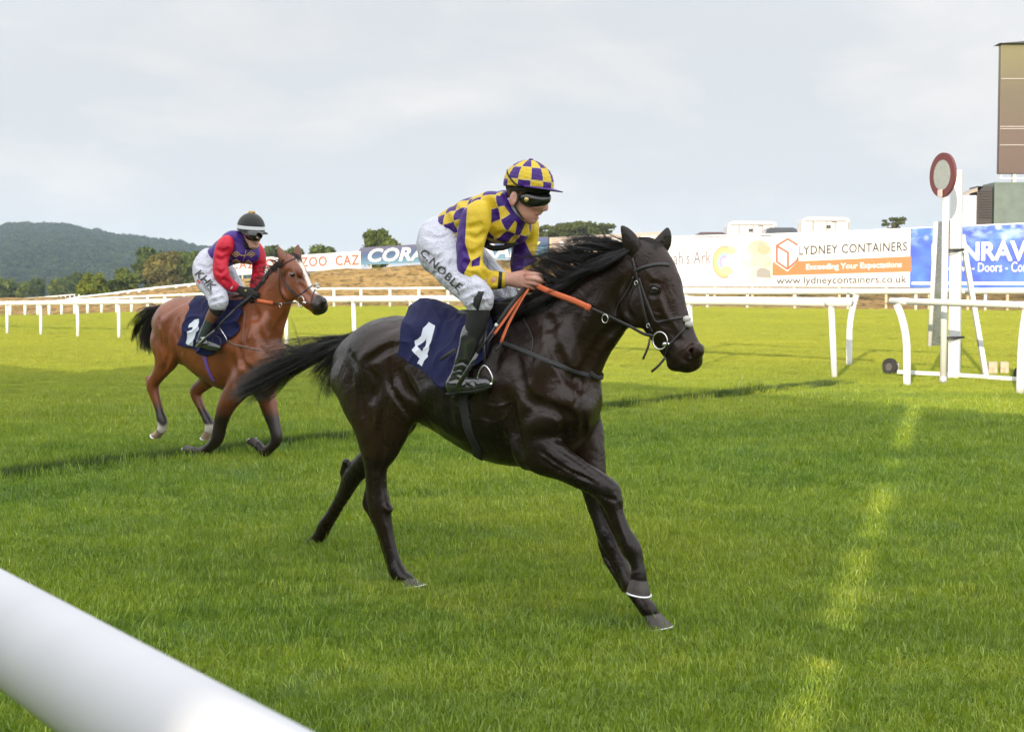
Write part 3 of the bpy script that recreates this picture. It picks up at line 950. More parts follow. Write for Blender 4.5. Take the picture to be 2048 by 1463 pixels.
# ---------------------------------------------------------------- boards
def flat_mat(name, col, rough=.5, **k):
    if name not in MAT: MAT[name] = plain(name, col, rough, var=.03, vscale=2, **k)
    return MAT[name]
class Quad:
    """planar board given by its photo corners at two distances"""
    def __init__(s, u0, t0, b0, Y0, u1, t1, b1, Y1):
        s.tl, s.bl = at(u0, t0, Y0), at(u0, b0, Y0); s.tr, s.br = at(u1, t1, Y1), at(u1, b1, Y1)
        s.bl[:2] = s.tl[:2]; s.br[:2] = s.tr[:2]
        s.u0, s.u1 = u0, u1; s.T = (t0, t1); s.B = (b0, b1); s.Y = (Y0, Y1)
        e = s.tr - s.tl; n = np.cross(e, np.array([0, 0, 1.])); s.nf = n / np.linalg.norm(n)
        if s.nf[1] > 0: s.nf = -s.nf
    def P(s, a, b, off=0.0):
        """a 0..1 left-right, b 0..1 bottom-top"""
        p = (s.bl * (1 - a) + s.br * a) * (1 - b) + (s.tl * (1 - a) + s.tr * a) * b
        return p + s.nf * off
    def ab(s, u, v):
        """board coordinates of the photo pixel"""
        X = (u - 1024) / FPX
        e = s.tr - s.tl; a = (X * s.tl[1] - s.tl[0]) / (e[0] - X * e[1])
        Y = s.tl[1] + e[1] * a
        z = at(u, v, Y)[2]; zb = s.bl[2] * (1 - a) + s.br[2] * a; zt = s.tl[2] * (1 - a) + s.tr[2] * a
        return a, (z - zb) / (zt - zb)
def board_panel(q, name, mat, root, thick=.06, sub=8, wav=0.0):
    o = np.array(root.location); mb = MB(); V = []; n = sub
    for off in (0, -thick):
        for j in range(3):
            for i in range(n + 1):
                a = i / n; w = wav * (math.sin(a * 23 + j) + math.sin(a * 11 + 2 * j)) if off == 0 else 0
                V.append(q.P(a, j / 2, off + w) - o)
    F = []; k = n + 1
    for j in range(2):
        for i in range(n):
            F.append((j * k + i, j * k + i + 1, (j + 1) * k + i + 1, (j + 1) * k + i)); b = 3 * k
            F.append((b + j * k + i, b + (j + 1) * k + i, b + (j + 1) * k + i + 1, b + j * k + i + 1))
    b = 3 * k
    for i in range(n):
        F.append((i, b + i, b + i + 1, i + 1)); F.append((2 * k + i, 2 * k + i + 1, b + 2 * k + i + 1, b + 2 * k + i))
    for j in range(2):
        F.append((j * k, (j + 1) * k, b + (j + 1) * k, b + j * k)); F.append((j * k + n, b + j * k + n, b + (j + 1) * k + n, (j + 1) * k + n))
    mb.add(V, F); return mb.build(name, mat, root, False)
def text_verts(s, bold=0.0, shear=0.0, space=1.0, res=3):
    cu = bpy.data.curves.new('lettering', 'FONT'); cu.body = s; cu.offset = bold; cu.shear = shear; cu.space_character = space
    cu.resolution_u = res; cu.fill_mode = 'FRONT'
    o = bpy.data.objects.new('lettering', cu); COL.objects.link(o)
    dg = bpy.context.evaluated_depsgraph_get(); me = bpy.data.meshes.new_from_object(o.evaluated_get(dg))
    V = np.array([v.co[:] for v in me.vertices]); F = [list(p.vertices) for p in me.polygons]
    bpy.data.objects.remove(o); bpy.data.curves.remove(cu); bpy.data.meshes.remove(me)
    lo, hi = V.min(0), V.max(0)
    V = (V - lo) / np.maximum(hi - lo, 1e-6); return V[:, :2], F
def board_text(q, root, s, u0, u1, vt0, vb0, vt1, vb1, mat, off=.012, name='lettering', **kw):
    """text filling the photo box from u0 to u1, top/bottom given at both ends"""
    V, F = text_verts(s, **kw); o = np.array(root.location); P = []
    for x, y in V:
        u = u0 + (u1 - u0) * x; t = vt0 + (vt1 - vt0) * x; b = vb0 + (vb1 - vb0) * x
        a, c = q.ab(u, b + (t - b) * y); P.append(q.P(a, c, off) - o)
    return MB().add(P, F).build(name, mat, root)
def board_poly(q, root, pts, mat, off=.010, name='print', z=None):
    o = np.array(root.location); V = [q.P(*q.ab(u, v), off) - o for u, v in pts]
    return MB().add(V, [list(range(len(V)))]).build(name, mat, root)
def ring_pts(cu, cv, rx, ry, a0, a1, w, n=24):
    P = [(cu + rx * math.cos(math.radians(a)), cv - ry * math.sin(math.radians(a))) for a in np.linspace(a0, a1, n)]
    Q = [(cu + (rx - w) * math.cos(math.radians(a)), cv - (ry - w * ry / rx) * math.sin(math.radians(a))) for a in np.linspace(a1, a0, n)]
    return P + Q
def board_strip(q, root, P, n, mat, off=.010, name='print'):
    """outer points then reversed inner points -> quads"""
    o = np.array(root.location); V = [q.P(*q.ab(u, v), off) - o for u, v in P]; m = len(P)
    return MB().add(V, [(i, i + 1, m - 2 - i, m - 1 - i) for i in range(m // 2 - 1)]).build(name, mat, root)
def board_posts(q, root, n, mat, drop=.9, r=.05, skip=()):
    o = np.array(root.location)
    for i in range(n):
        if i in skip: continue
        a = (i + .5) / n; p = q.P(a, 0, -.10) - o; t = q.P(a, .5, -.13) - o
        zg = float(ground_z(p[0] + o[0], p[1] + o[1])) - o[2] - .1
        zg = min(zg, p[2] - .15)
        MB().box((p[0], p[1], (t[2] + zg) / 2), (r * 2, r * 2, t[2] - zg), bev=.01).build('post', mat, root)
def board_root(name, q, label, group='advertising boards along the far side'):
    p = q.P(.5, 0); r_ = empty(name, (float(p[0]), float(p[1]), float(p[2]))); tag(r_, label, 'board', group); return r_

def build_boards():
    W_ = flat_mat('board_white', (.52, .52, .54)); ORG = flat_mat('print_orange', (.42, .125, .038)); BLK = flat_mat('print_black', (.03, .03, .03))
    RED = flat_mat('print_salmon', (.55, .10, .06)); NAVY = flat_mat('print_navy', (.06, .10, .22)); TAUPE = flat_mat('print_taupe', (.24, .20, .18))
    # cazoo board
    q = Quad(440, 520, 552, 118, 722, 502, 537, 105)
    r_ = board_root('advert_board', q, 'white board with salmon letters, leftmost of the boards')
    board_panel(q, 'panel', W_, r_); board_posts(q, r_, 9, MAT['timber'], r=.06)
    kw = dict(bold=.018)
    def ln(u): return 515.5 - (u - 580) * .048, 534.5 - (u - 580) * .035
    for s, a, b in (('CAZOO', 463, 550), ('CAZOO', 571, 655), ('CAZ', 672, 719)):
        t0, b0 = ln(a); t1, b1 = ln(b); board_text(q, r_, s, a, b, t0, b0, t1, b1, RED, off=.02, space=1.15, **kw)
    # coral board
    m, nt, b = mat_new('coral_print')
    g = nd(nt, 'ShaderNodeTexCoord'); sp = nt.nodes.new('ShaderNodeSeparateXYZ'); nt.links.new(g.outputs['Generated'], sp.inputs[0])
    f = mth(nt, 'ADD', mth(nt, 'MULTIPLY', sp.outputs[2], .8), mth(nt, 'MULTIPLY', sp.outputs[0], -.25))
    nt.links.new(ramp(nt, f, [(0, (.10, .20, .28)), (.35, (.04, .075, .16)), (.75, (.11, .09, .13))]), b.inputs['Base Color']); b.inputs['Roughness'].default_value = .5
    q = Quad(721, 495, 530, 104, 1096, 473, 513, 92)
    r_ = board_root('advert_board', q, 'dark blue board with white italic letters behind the yellow and purple rider')
    board_panel(q, 'panel', m, r_); board_posts(q, r_, 9, MAT['timber'], r=.06)
    def lc(u): return 497.5 - (u - 736) * .045, 524.5 - (u - 736) * .032
    for a, b_ in ((737, 872), (905, 1040)):
        t0, b0 = lc(a); t1, b1 = lc(b_); board_text(q, r_, 'CORAL', a, b_, t0, b0, t1, b1, W_, off=.02, bold=.03, shear=.25)
    board_poly(q, r_, [(1062, 493), (1066, 486), (1063, 481), (1070, 483), (1075, 478), (1076, 484), (1081, 483), (1077, 489), (1072, 493), (1066, 496)], flat_mat('print_yellow', (.7, .55, .12)), .02, 'emblem')
    # unibet board
    q = Quad(1099, 475, 519, 97, 1326, 463, 512, 95)
    r_ = board_root('advert_board', q, 'taupe board with white capital letters above the mane of the black horse')
    board_panel(q, 'panel', TAUPE, r_); board_posts(q, r_, 6, MAT['timber'], r=.06)
    board_text(q, r_, 'UNIBET', 1119, 1312, 482, 500, 471, 490, W_, off=.02, bold=.035, space=1.25)
    board_poly(q, r_, [(1099, 475), (1103, 474.8), (1103, 518.8), (1099, 519)], MAT['timber'], .03, 'frame')
    # right boards, big and bright
    q = Quad(1318, 476, 573, 93, 1543.5, 472, 573, 90.5)
    r_ = board_root('advert_board', q, 'white board with thin grey script, a rainbow and an oval child photo')
    board_panel(q, 'panel', W_, r_); board_posts(q, r_, 3, MAT['timber'], r=.07)
    board_text(q, r_, "Noah's Ark", 1300 + 18, 1421, 503, 530, 500, 527, flat_mat('print_grey', (.10, .09, .12)), off=.02, space=1.05, bold=.006)
    board_text(q, r_, "Children's Hospice Charity", 1326, 1422, 535, 540, 534, 539, flat_mat('print_pale', (.40, .40, .42)), off=.02)
    for k, col in enumerate([(.55, .18, .12), (.58, .32, .10), (.52, .50, .14), (.20, .42, .22), (.15, .26, .50), (.24, .16, .40)]):
        P = ring_pts(1448, 524, 24 - k * 3.0, 33 - k * 4.1, 60, 290, 3.0); board_strip(q, r_, P, 24, flat_mat('rainbow_band', col) if False else plain('rainbow_band', col, .5), .02 + k * .002, 'rainbow_band')
    PK = plain('print_peach', (.55, .30, .18), .5); 
    board_poly(q, r_, [(1452 + 13 * math.cos(t) * (1 + .12 * math.sin(5 * t)), 541 + 9 * math.sin(t)) for t in np.linspace(0, 6.1, 16)], PK, .036, 'animal_print')
    board_poly(q, r_, [(1462 + 8 * math.cos(t) * (1 + .15 * math.sin(3 * t)), 500 + 8 * math.sin(t)) for t in np.linspace(0, 6.1, 14)], PK, .036, 'animal_print')
    m, nt, b = mat_new('child_photo_print')
    nt.links.new(ramp(nt, noise(nt, .9, 3, .45), [(.3, (.26, .20, .17)), (.45, (.46, .32, .24)), (.6, (.55, .42, .33)), (.75, (.55, .50, .46))]), b.inputs['Base Color'])
    pts = [(1517 + 34 * math.cos(t), 523 - 44 * math.sin(t)) for t in np.linspace(0.68, 6.28 - .68, 28)]; pts = [(min(u, 1542.8), v) for u, v in pts]
    board_poly(q, r_, pts, m, .02, 'photo_print')
    board_poly(q, r_, [(1522 + 11 * math.cos(t), 516 - 17 * math.sin(t)) for t in np.linspace(0, 6.1, 20)], plain('print_skin', (.52, .33, .24), .5), .024, 'face_print')
    board_poly(q, r_, [(1526 + 13 * math.cos(t), 499 - 10 * math.sin(t)) for t in np.linspace(0, 6.1, 20)], plain('print_hair', (.36, .22, .14), .5), .027, 'hair_print')
    board_poly(q, r_, [(1512, 541), (1520, 535), (1530, 536), (1540, 542), (1541, 556), (1512, 554)], plain('print_clothing', (.16, .16, .16), .5), .027, 'clothing_print')
    board_poly(q, r_, [(1318, 567), (1543, 566), (1543, 570.5), (1318, 571)], flat_mat('print_lilac', (.45, .42, .62)), .02, 'stripe')
    # lydney board
    q = Quad(1543.5, 470, 573, 90.4, 1821, 458, 574, 86)
    r_ = board_root('advert_board', q, 'white board with an orange band and cube outline logo')
    board_panel(q, 'panel', W_, r_, wav=.01); board_posts(q, r_, 3, MAT['timber'], r=.07)
    board_poly(q, r_, [(1543.8, 524.5), (1820.6, 512.5), (1820.6, 543), (1543.8, 551)], ORG, .02, 'stripe')
    DK = flat_mat('print_charcoal', (.02, .016, .016))
    board_text(q, r_, 'LYDNEY CONTAINERS', 1596, 1812, 492, 510, 483, 501.5, DK, off=.024, space=1.08, bold=.012)
    board_text(q, r_, 'Exceeding Your Expectations', 1611, 1802, 528, 542.5, 522.5, 538, W_, off=.026, bold=.022, space=.98)
    board_text(q, r_, 'www.lydneycontainers.co.uk', 1552, 1812, 554, 572, 550, 570, DK, off=.024, bold=.006)
    RD = flat_mat('print_redorange', (.60, .08, .04))
    W2 = W_
    board_poly(q, r_, [(1549, 488), (1573.5, 474), (1597, 488), (1597, 520), (1574, 543), (1549, 526)], W2, .026, 'logo_ground')
    def bar(P0, P1, w):
        d = np.array(P1, float) - P0; d /= np.linalg.norm(d); n = np.array([-d[1], d[0]]) * w / 2
        P0 = np.array(P0, float); P1 = np.array(P1, float)
        return [tuple(P0 + n), tuple(P1 + n), tuple(P1 - n), tuple(P0 - n)]
    for k, (A_, B_) in enumerate([((1594, 490), (1573.5, 477.5)), ((1574.5, 477.5), (1552.5, 491)), ((1552.5, 489), (1552.5, 524)), ((1552, 523), (1574, 538)), ((1553, 492), (1575, 505)), ((1575, 504), (1575, 537)), ((1574, 538), (1595, 519)), ((1594, 520), (1594, 514))]):
        board_poly(q, r_, bar(A_, B_, 4.2), RD, .030 + k * .002, 'logo_line')
    # blue board
    m, nt, b = mat_new('blue_print')
    vv = nt.nodes.new('ShaderNodeTexVoronoi'); vv.inputs['Scale'].default_value = 1.1; vv.inputs['Randomness'].default_value = 1.0
    tc = nt.nodes.new('ShaderNodeTexCoord'); nt.links.new(tc.outputs['Object'], vv.inputs['Vector'])
    sp = nt.nodes.new('ShaderNodeSeparateXYZ'); nt.links.new(tc.outputs['Generated'], sp.inputs[0])
    c = ramp(nt, noise(nt, .8, 2), [(.35, (.012, .045, .36)), (.65, (.03, .12, .50))])
    blob = ramp(nt, vv.outputs['Distance'], [(.06, (.6, .6, .6)), (.20, (.15, .15, .15)), (.28, (0, 0, 0))])
    fade = ramp(nt, noise(nt, .9, 3, vec=mapping(nt, (1, 1, 2))), [(.45, (.0,) * 3), (.65, (.9,) * 3)])
    up = ramp(nt, sp.outputs[2], [(.60, (.05, .05, .05)), (.9, (1, 1, 1))])
    c = mixc(nt, mth(nt, 'MULTIPLY', mth(nt, 'MULTIPLY', blob, up), 1.0), c, (.75, .80, .85))
    c = mixc(nt, mth(nt, 'MULTIPLY', mth(nt, 'MULTIPLY', fade, up), .7), c, (.35, .50, .80))
    nt.links.new(c, b.inputs['Base Color']); b.inputs['Roughness'].default_value = .45
    q = Quad(1821.5, 457, 575, 86, 2140, 444, 577, 81.5)
    r_ = board_root('advert_board', q, 'blue board with bubbles and white letters behind the finish post')
    board_panel(q, 'panel', m, r_); board_posts(q, r_, 4, MAT['timber'], r=.07)
    board_poly(q, r_, [(1822, 563.5), (2139, 563.5), (2139, 569.5), (1822, 569)], W_, .02, 'stripe')
    board_text(q, r_, 'DENRAVEN', 1861, 2110, 487, 521, 478, 522, W_, off=.024, bold=.03, space=.96)
    board_text(q, r_, 'Windows - Doors - Conservatories', 1861, 2138, 528, 543, 520, 544, W_, off=.024, bold=.01)
    # white rail above the right boards
    pts = [at(1322, 474, 95), at(1543, 468.5, 92), at(1680, 464, 90), at(1825, 457, 88), at(2100, 445, 84)]
    posts = []
    for u in (1360, 1430, 1500):
        p = at(u, np.interp(u, [1322, 1543], [474, 468.5]) + .5, 94); posts.append((p, np.array([p[0] - .3, 94, p[2] - .9]), None))
    rail_run('board_rail', pts, posts, .075, 'thin white rail along the top of the right boards', post_r=.03)
build_boards()
# ---------------------------------------------------------------- vehicles and screen beyond the boards
def build_far_things():
    WT = plain('vehicle_white', (.42, .42, .43), .35, var=.03, vscale=1); DG = plain('vehicle_glass', (.02, .025, .03), .1, coat=.5)
    TR = plain('vehicle_trim', (.08, .08, .08), .5); TY = MAT['rubber']
    def trailer(u0, u1, vt, vb, Y, lab, k):
        A = at(u0, vt, Y); B = at(u1, vt, Y); L = B[0] - A[0]; zt = A[2]; H = 2.35; z0 = zt - H
        root = empty('horse_trailer', ((A[0] + B[0]) / 2, Y, z0 - .45)); tag(root, lab, 'trailer', 'horse trailers parked beyond the boards')
        # rounded body profile
        hw = L / 2; zb = .45; prof = [(-hw + .02, zb), (-hw, zb + 1.2), (-hw + .04, zb + H - .45), (-hw + .20, zb + H - .12), (-hw + .5, zb + H), (hw - .35, zb + H - .03), (hw - .05, zb + H - .16), (hw, zb + H - .4), (hw - .02, zb)]
        mb = MB(); mb.prism([(x, z) for x, z in prof], 1.9, (0, .95, 0), (1, 0, 0), (0, 0, 1), (0, -1, 0)); mb.build('body', WT, root)
        mb = MB(); mb.box((0, -.97, zb + H - .33), (L - .5, .03, .045)); mb.box((hw * .42, -.97, zb + H - .75), (.03, .03, .75)); mb.box((hw * .05, -.97, zb + H - .8), (.03, .03, .85)); mb.box((-hw * .52, -.97, zb + H - .7), (.05, .04, .75)); mb.box((hw - .08, -.97, zb + H - .7), (.05, .04, .6))
        mb.build('trim', TR, root)
        MB().box((hw * .12 if k else -hw * .05, -.975, zb + H - .78), (.34, .02, .26), bev=.008).build('window', DG, root)
        MB().box((hw * .35, -.99, zb + H - .36), (.4, .08, .10), bev=.02).build('vent', TR, root)
        for sx in (-.5, .5):
            for sy in (-.8, .8):
                m2 = MB(); m2.tube([(sx, sy - .1, .33), (sx, sy + .1, .33)], .33, 18); m2.build('wheel', TY, root, False)
        MB().box((-hw - .5, 0, .5), (1.0, .1, .1)).build('drawbar', TR, root)
    trailer(1598, 1694, 435, 464, 112, 'white horse trailer with a dark window, right of the two trailers', 1)
    trailer(1451, 1549, 443, 472, 118, 'white horse trailer with a raised roof end, left of the two trailers', 0)
    def car(u0, u1, vt, Y, col, lab):
        A = at(u0, vt, Y); B = at(u1, vt, Y); L = B[0] - A[0]; cx = (A[0] + B[0]) / 2; W_ = max(L * 1.25, 3.8); H = 1.6
        root = empty('parked_car', (cx, Y, A[2] - H)); tag(root, lab, 'car', 'cars parked beyond the boards')
        P = plain('car_paint', col, .25, coat=.6, var=.02)
        h = W_ / 2
        prof = [(-h, .35), (-h, .8), (-h * .8, .92), (-h * .52, 1.0), (-h * .42, H - .1), (-h * .30, H), (h * .62, H), (h * .78, H - .12), (h * .86, 1.0), (h, .9), (h, .35)]
        MB().prism(prof, 1.7, (0, .85, 0), (1, 0, 0), (0, 0, 1), (0, -1, 0)).build('body', P, root)
        MB().prism([(-h * .44, 1.02), (-h * .36, H - .12), (h * .60, H - .12), (h * .72, 1.02)], .02, (0, -.855, 0), (1, 0, 0), (0, 0, 1), (0, -1, 0)).build('window', DG, root)
        for sx in (-h * .62, h * .62):
            for sy in (-.72, .72):
                MB().tube([(sx, sy - .1, .33), (sx, sy + .1, .33)], .33, 18).build('wheel', TY, root)
    car(1380, 1446, 465, 116, (.05, .012, .015), 'dark maroon car roof between the horse head and the left trailer')
    car(1512, 1590, 456, 110, (.02, .03, .05), 'dark blue car parked between the two horse trailers')
    # big screen
    Y = 96.0
    A = at(2003, 88, Y); B = at(2008, 347, Y)
    root = empty('big_screen', (A[0] + 4.5, Y, B[2] - 3.5)); o = np.array(root.location); tag(root, 'tall brown screen on legs at the upper right edge', 'screen')
    H = A[2] - B[2]
    m, nt, b = mat_new('screen_face')
    sp = nt.nodes.new('ShaderNodeSeparateXYZ'); tc = nt.nodes.new('ShaderNodeTexCoord'); nt.links.new(tc.outputs['Generated'], sp.inputs[0])
    c = ramp(nt, sp.outputs[2], [(0, (.075, .050, .040)), (.35, (.085, .060, .046)), (.62, (.085, .070, .045)), (1, (.13, .120, .055))])
    nt.links.new(c, b.inputs['Base Color']); b.inputs['Roughness'].default_value = .55
    MB().box((0, .3, 3.5 + H / 2), (9.0, .5, H), bev=.03).build('panel', m, root)
    mb = MB()
    for vv in (157.5, 253, 257.5, 290):
        z = at(2005, vv, Y)[2] - o[2]; mb.box((0, .03, z), (8.98, .06, .055))
    mb.build('seam_bar', plain('seam_bar', (.30, .28, .28), .5), root)
    MB().prism([(-4.75, 0), (4.6, .0), (4.6, .75), ], 1.2, (0, .9, 3.5 + H + .003), (1, 0, 0), (0, 0, 1), (0, -1, 0)).build('roof_cap', plain('roof_cap', (.03, .04, .035), .6), root)
    mb = MB(); mb.box((0, .25, 3.2), (8.8, .08, .06)); mb.box((-4.3, .25, 3.34), (.06, .08, .24)); mb.build('lower_bar', MAT['white_paint'], root)
    for sx in (-3.4, 0, 3.4): MB().box((sx, .3, 1.0), (.25, .25, 5.0)).build('leg', MAT['grey_metal'], root)
    # generator lorry and grey container
    Y = 92.0
    A = at(1989, 364, Y); zb = at(1989, 450, Y)[2]
    root = empty('shipping_container', (A[0] + 3.6, Y, zb - 1.2)); H = A[2] - (zb - 1.2)
    tag(root, 'grey green container under the big screen', 'container')
    mb = MB(); mb.box((0, 1.2, H / 2), (7.2, 2.4, H), bev=.04)
    mb.build('body', plain('container_paint', (.11, .14, .125), .4, var=.12, vscale=1.5, metal=.3), root)
    mb = MB()
    mb.box((0, -.02, H - .06), (7.2, .04, .1)); mb.box((-3.56, -.02, H / 2), (.08, .04, H - .25)); mb.build('frame', plain('container_frame', (.10, .14, .12), .5), root)
    A = at(1923, 388, Y); B = at(1986, 388, Y); w = B[0] - A[0]; base = zb - 1.2
    root = empty('generator_unit', ((A[0] + B[0]) / 2, Y, base)); tag(root, 'black louvred generator with a bright metal end and raised lid', 'generator')
    H = at(1955, 372, Y)[2] - base
    x0 = -w / 2; 
    MB().box((x0 + w * .25, .8, (H - .6) / 2), (w * .48, 1.6, H - .6), bev=.06).build('metal_end', plain('chrome_panel', (.62, .60, .58), .25, metal=.8, var=.2), root)
    mb = MB(); mb.box((x0 + w * .74, .8, H / 2), (w * .48, 1.6, H), bev=.02)
    mb.build('louvre_body', plain('louvre_black', (.025, .022, .022), .5), root)
    mb = MB()
    for i in range(11): mb.box((x0 + w * .74, -.02, H - .35 - i * .17), (w * .42, .05, .06), Y=(0, .8, .5), Z=(0, -.5, .8))
    mb.build('louvre', plain('louvre_slat', (.05, .045, .045), .4), root)
    MB().prism([(0, 0), (w * .62, .62), (w * .72, .60), (w * .56, .28), (.1, .0)], 1.5, (x0 - .05, 1.5, H - .62), (1, 0, 0), (0, 0, 1), (0, -1, 0)).build('lid', plain('lid_tan', (.24, .21, .18), .5), root)
build_far_things()

# ---------------------------------------------------------------- finish post group
def build_finish():
    g = gat(1908, 758); Y = g[1]; ppm = FPX / Y
    root = empty('mirror_stand', tuple(g)); o = g
    tag(root, 'tall square white post on a wheeled base with brace and mirror panel', 'stand')
    tp = at(1909, 341, Y)
    MB().box((0, 0, (tp[2] - g[2]) / 2), (.165, .165, tp[2] - g[2]), X=(.9, -.43, 0), Y=(.43, .9, 0), bev=.008).build('post', MAT['white_paint'], root)
    # brace
    a = at(1924, 470, Y + .15) - o; b = at(1972, 752, Y + .35) - o; b[2] = float(ground_z(b[0] + o[0], b[1] + o[1])) - o[2]
    d = b - a; Ld = np.linalg.norm(d); d /= Ld; X = np.cross(d, [0, 1., 0]); X /= np.linalg.norm(X)
    MB().box((a + b) / 2, (.075, .075, Ld), X=X, Y=np.cross(d, X), Z=d, bev=.006).build('brace', MAT['white_paint'], root)
    # mirror panel seen nearly edge on
    t0 = at(1872, 444, Y - .1) - o; t1 = at(1898, 441, Y + .9) - o; b0 = at(1859, 692, Y - .1) - o; b1 = at(1882, 690, Y + .9) - o
    def slab(P, th, name, m, sh=0.0):
        n = np.cross(P[1] - P[0], P[2] - P[0]); n /= np.linalg.norm(n)
        V = [p + n * sh for p in P] + [p + n * (sh + th) for p in P]
        MB().add(V, [(0, 1, 2, 3), (7, 6, 5, 4), (0, 4, 5, 1), (1, 5, 6, 2), (2, 6, 7, 3), (3, 7, 4, 0)]).build(name, m, root)
    mm, nt, bb = mat_new('wire_mesh_panel')
    nt.links.new(ramp(nt, noise(nt, 35, 2, .6, vec=mapping(nt, (1, 1, 1))), [(.42, (.10, .11, .11)), (.58, (.42, .44, .44))]), bb.inputs['Base Color']); bb.inputs['Roughness'].default_value = .4; bb.inputs['Metallic'].default_value = .4
    slab([t0, t1, b1, b0], .03, 'mirror_panel', mm)
    def stick(A_, B_, r, name, m): MB().tube([A_, B_], r, 8).build(name, m, root, True)
    stick(t0, b0, .035, 'panel_edge', MAT['white_paint']); stick(t1, b1, .03, 'panel_edge', MAT['rust_edge'])
    for vv, uu in ((500, (1884, 1928)), (675, (1880, 1928))):
        A_ = at(uu[0], vv, Y - .15) - o; B_ = at(uu[1], vv - 1, Y - .12) - o
        MB().tube([A_, (A_ + B_) / 2 + np.array([0, -.03, 0]), B_], .018, 6).build('clamp', MAT['black_strap'], root, True)
        C_ = at((uu[0] + uu[1]) / 2 - 5, vv + 5, Y - .2) - o
        MB().tube([A_, C_, B_], .010, 6).build('clamp', MAT['black_strap'], root, True)
    # wheeled base
    a = gat(1796, 752) - o; b = gat(2046, 768) - o
    for P0, P1 in ((a, np.array([0, 0, .0])), (np.array([0, 0, 0.]), b)):
        P0 = P0 + np.array([0, 0, .07]); P1 = P1 + np.array([0, 0, .07])
        d = P1 - P0; L_ = np.linalg.norm(d); d /= L_; s_ = np.cross([0, 0, 1.], d)
        MB().box((P0 + P1) / 2, (L_, .07, .06), X=d, Y=s_, Z=np.cross(d, s_), bev=.005).build('base_bar', MAT['white_paint'], root)
    for (u, v) in ((1780, 733), (2044, 750)):
        c = at(u, v, gat(u, v + 17)[1]) - o; R = .13; ax = np.array([.80, .60, 0])
        A1 = np.array([-.6, .80, 0]); n = 40; V = []; 
        mb = MB(); mb.torus(c, R * .74, R * .27, A1, (0, 0, 1.), n=26, m=10)
        for i in range(22):
            t = 2 * math.pi * i / 22; dd = A1 * math.cos(t) + np.array([0, 0, 1.]) * math.sin(t)
            mb.box(c + dd * R * .99, (.022, .07, .016), X=np.cross(ax, dd), Y=ax, Z=dd)
        w_ = mb.build('wheel', MAT['rubber'], root, True)
        MB().tube([c - ax * .03, c + ax * .03], R * .5, 14).build('hub', plain('hub_dark', (.08, .075, .07), .7), w_)
        MB().box(c + np.array([.09, .03, -.02]), (.10, .09, .14), bev=.01).build('wheel_bracket', MAT['white_paint'], root)
    # blocks
    for (u, w_, lab) in ((1985, .14, 'tan concrete block against the foot of the white brace'), (2008, .13, 'tan concrete block standing right of the other one')):
        q = gat(u, 749); r2 = empty('concrete_block', tuple(q)); 
        MB().box((0, 0, .10), (w_, .18, .22), X=(.96, -.27, 0), Y=(.27, .96, 0), bev=.012).build('body', MAT['concrete'], r2)
        tag(r2, lab, 'block', 'concrete blocks by the brace')
    # round red and white finishing post
    g = gat(1886, 769); Y = g[1]
    root = empty('winning_post', tuple(g)); o = g; tag(root, 'white pole topped by a round grey disc with a red rim', 'post')
    top = at(1886, 385, Y) - o
    MB().tube([(0, 0, -.05), (0, 0, top[2])], .047, 14).build('pole', MAT['white_paint'], root, True)
    MB().tube([(0, 0, 0), (0, 0, .12)], .055, 14).build('collar', MAT['grey_metal'], root, True)
    c = at(1886, 350, Y) - o; R = 44 / FPX * Y
    n = np.array([-.55, -.0, 0]); n = np.array([math.cos(math.radians(-118 - 0)), math.sin(math.radians(-118)), 0])
    # the face normal is turned well away so that the disc reads as an upright ellipse
    n = np.array([-.963, -.27, 0]); s_ = np.cross(n, [0, 0, 1.])
    mb = MB(); mb.torus(c, R * .845, R * .155, s_, (0, 0, 1.), n=44, m=4)
    V = []; F = []; N_ = 48
    def ring(R0, off): return [c + (s_ * math.cos(2 * math.pi * i / N_) + np.array([0, 0, 1.]) * math.sin(2 * math.pi * i / N_)) * R0 + n * off for i in range(N_)]
    V = ring(R, .02) + ring(R * .68, .02) + ring(R, -.02) + ring(R * .68, -.02)
    for i in range(N_):
        j = (i + 1) % N_
        F += [(i, j, N_ + j, N_ + i), (2 * N_ + i, 3 * N_ + i, 3 * N_ + j, 2 * N_ + j), (i, 2 * N_ + i, 2 * N_ + j, j)]
    MB().add(V, F).build('rim', plain('red_rim', (.10, .024, .028), .6), root)
    V = ring(R * .68, .018) + ring(R * .68, -.018); F = [list(range(N_)), list(range(N_, 2 * N_))[::-1]]
    MB().add(V, F).build('disc', plain('grey_disc', (.24, .26, .26), .5, var=.12, vscale=30), root)
    MB().box(c + n * .045 + np.array([0, 0, -R * .83]), (.09, .03, R * .34), X=s_, Y=n, bev=.006).build('bracket', plain('pink_grey', (.45, .36, .36), .5), root)
build_finish()

# ---------------------------------------------------------------- trees
def leaf_mat(name, col, var=.35):
    m = bpy.data.materials.new(name); m.use_nodes = True
    nt = m.node_tree; nt.nodes.clear(); out = nt.nodes.new('ShaderNodeOutputMaterial')
    t_ = attr(nt, 'tint')
    c = ramp(nt, t_, [(0, tuple(x * (1 - var) for x in col)), (.6, col), (1, (col[0] * (1 + var * 1.6), col[1] * (1 + var), col[2] * (1 + var * .6)))])
    d = nt.nodes.new('ShaderNodeBsdfDiffuse'); t = nt.nodes.new('ShaderNodeBsdfTranslucent')
    nt.links.new(c, d.inputs[0]); nt.links.new(c, t.inputs[0])
    a = nt.nodes.new('ShaderNodeMixShader'); a.inputs[0].default_value = .25
    nt.links.new(d.outputs[0], a.inputs[1]); nt.links.new(t.outputs[0], a.inputs[2]); nt.links.new(a.outputs[0], out.inputs[0])
    return m
MAT['bark'] = plain('bark', (.10, .075, .055), .9, var=.3)
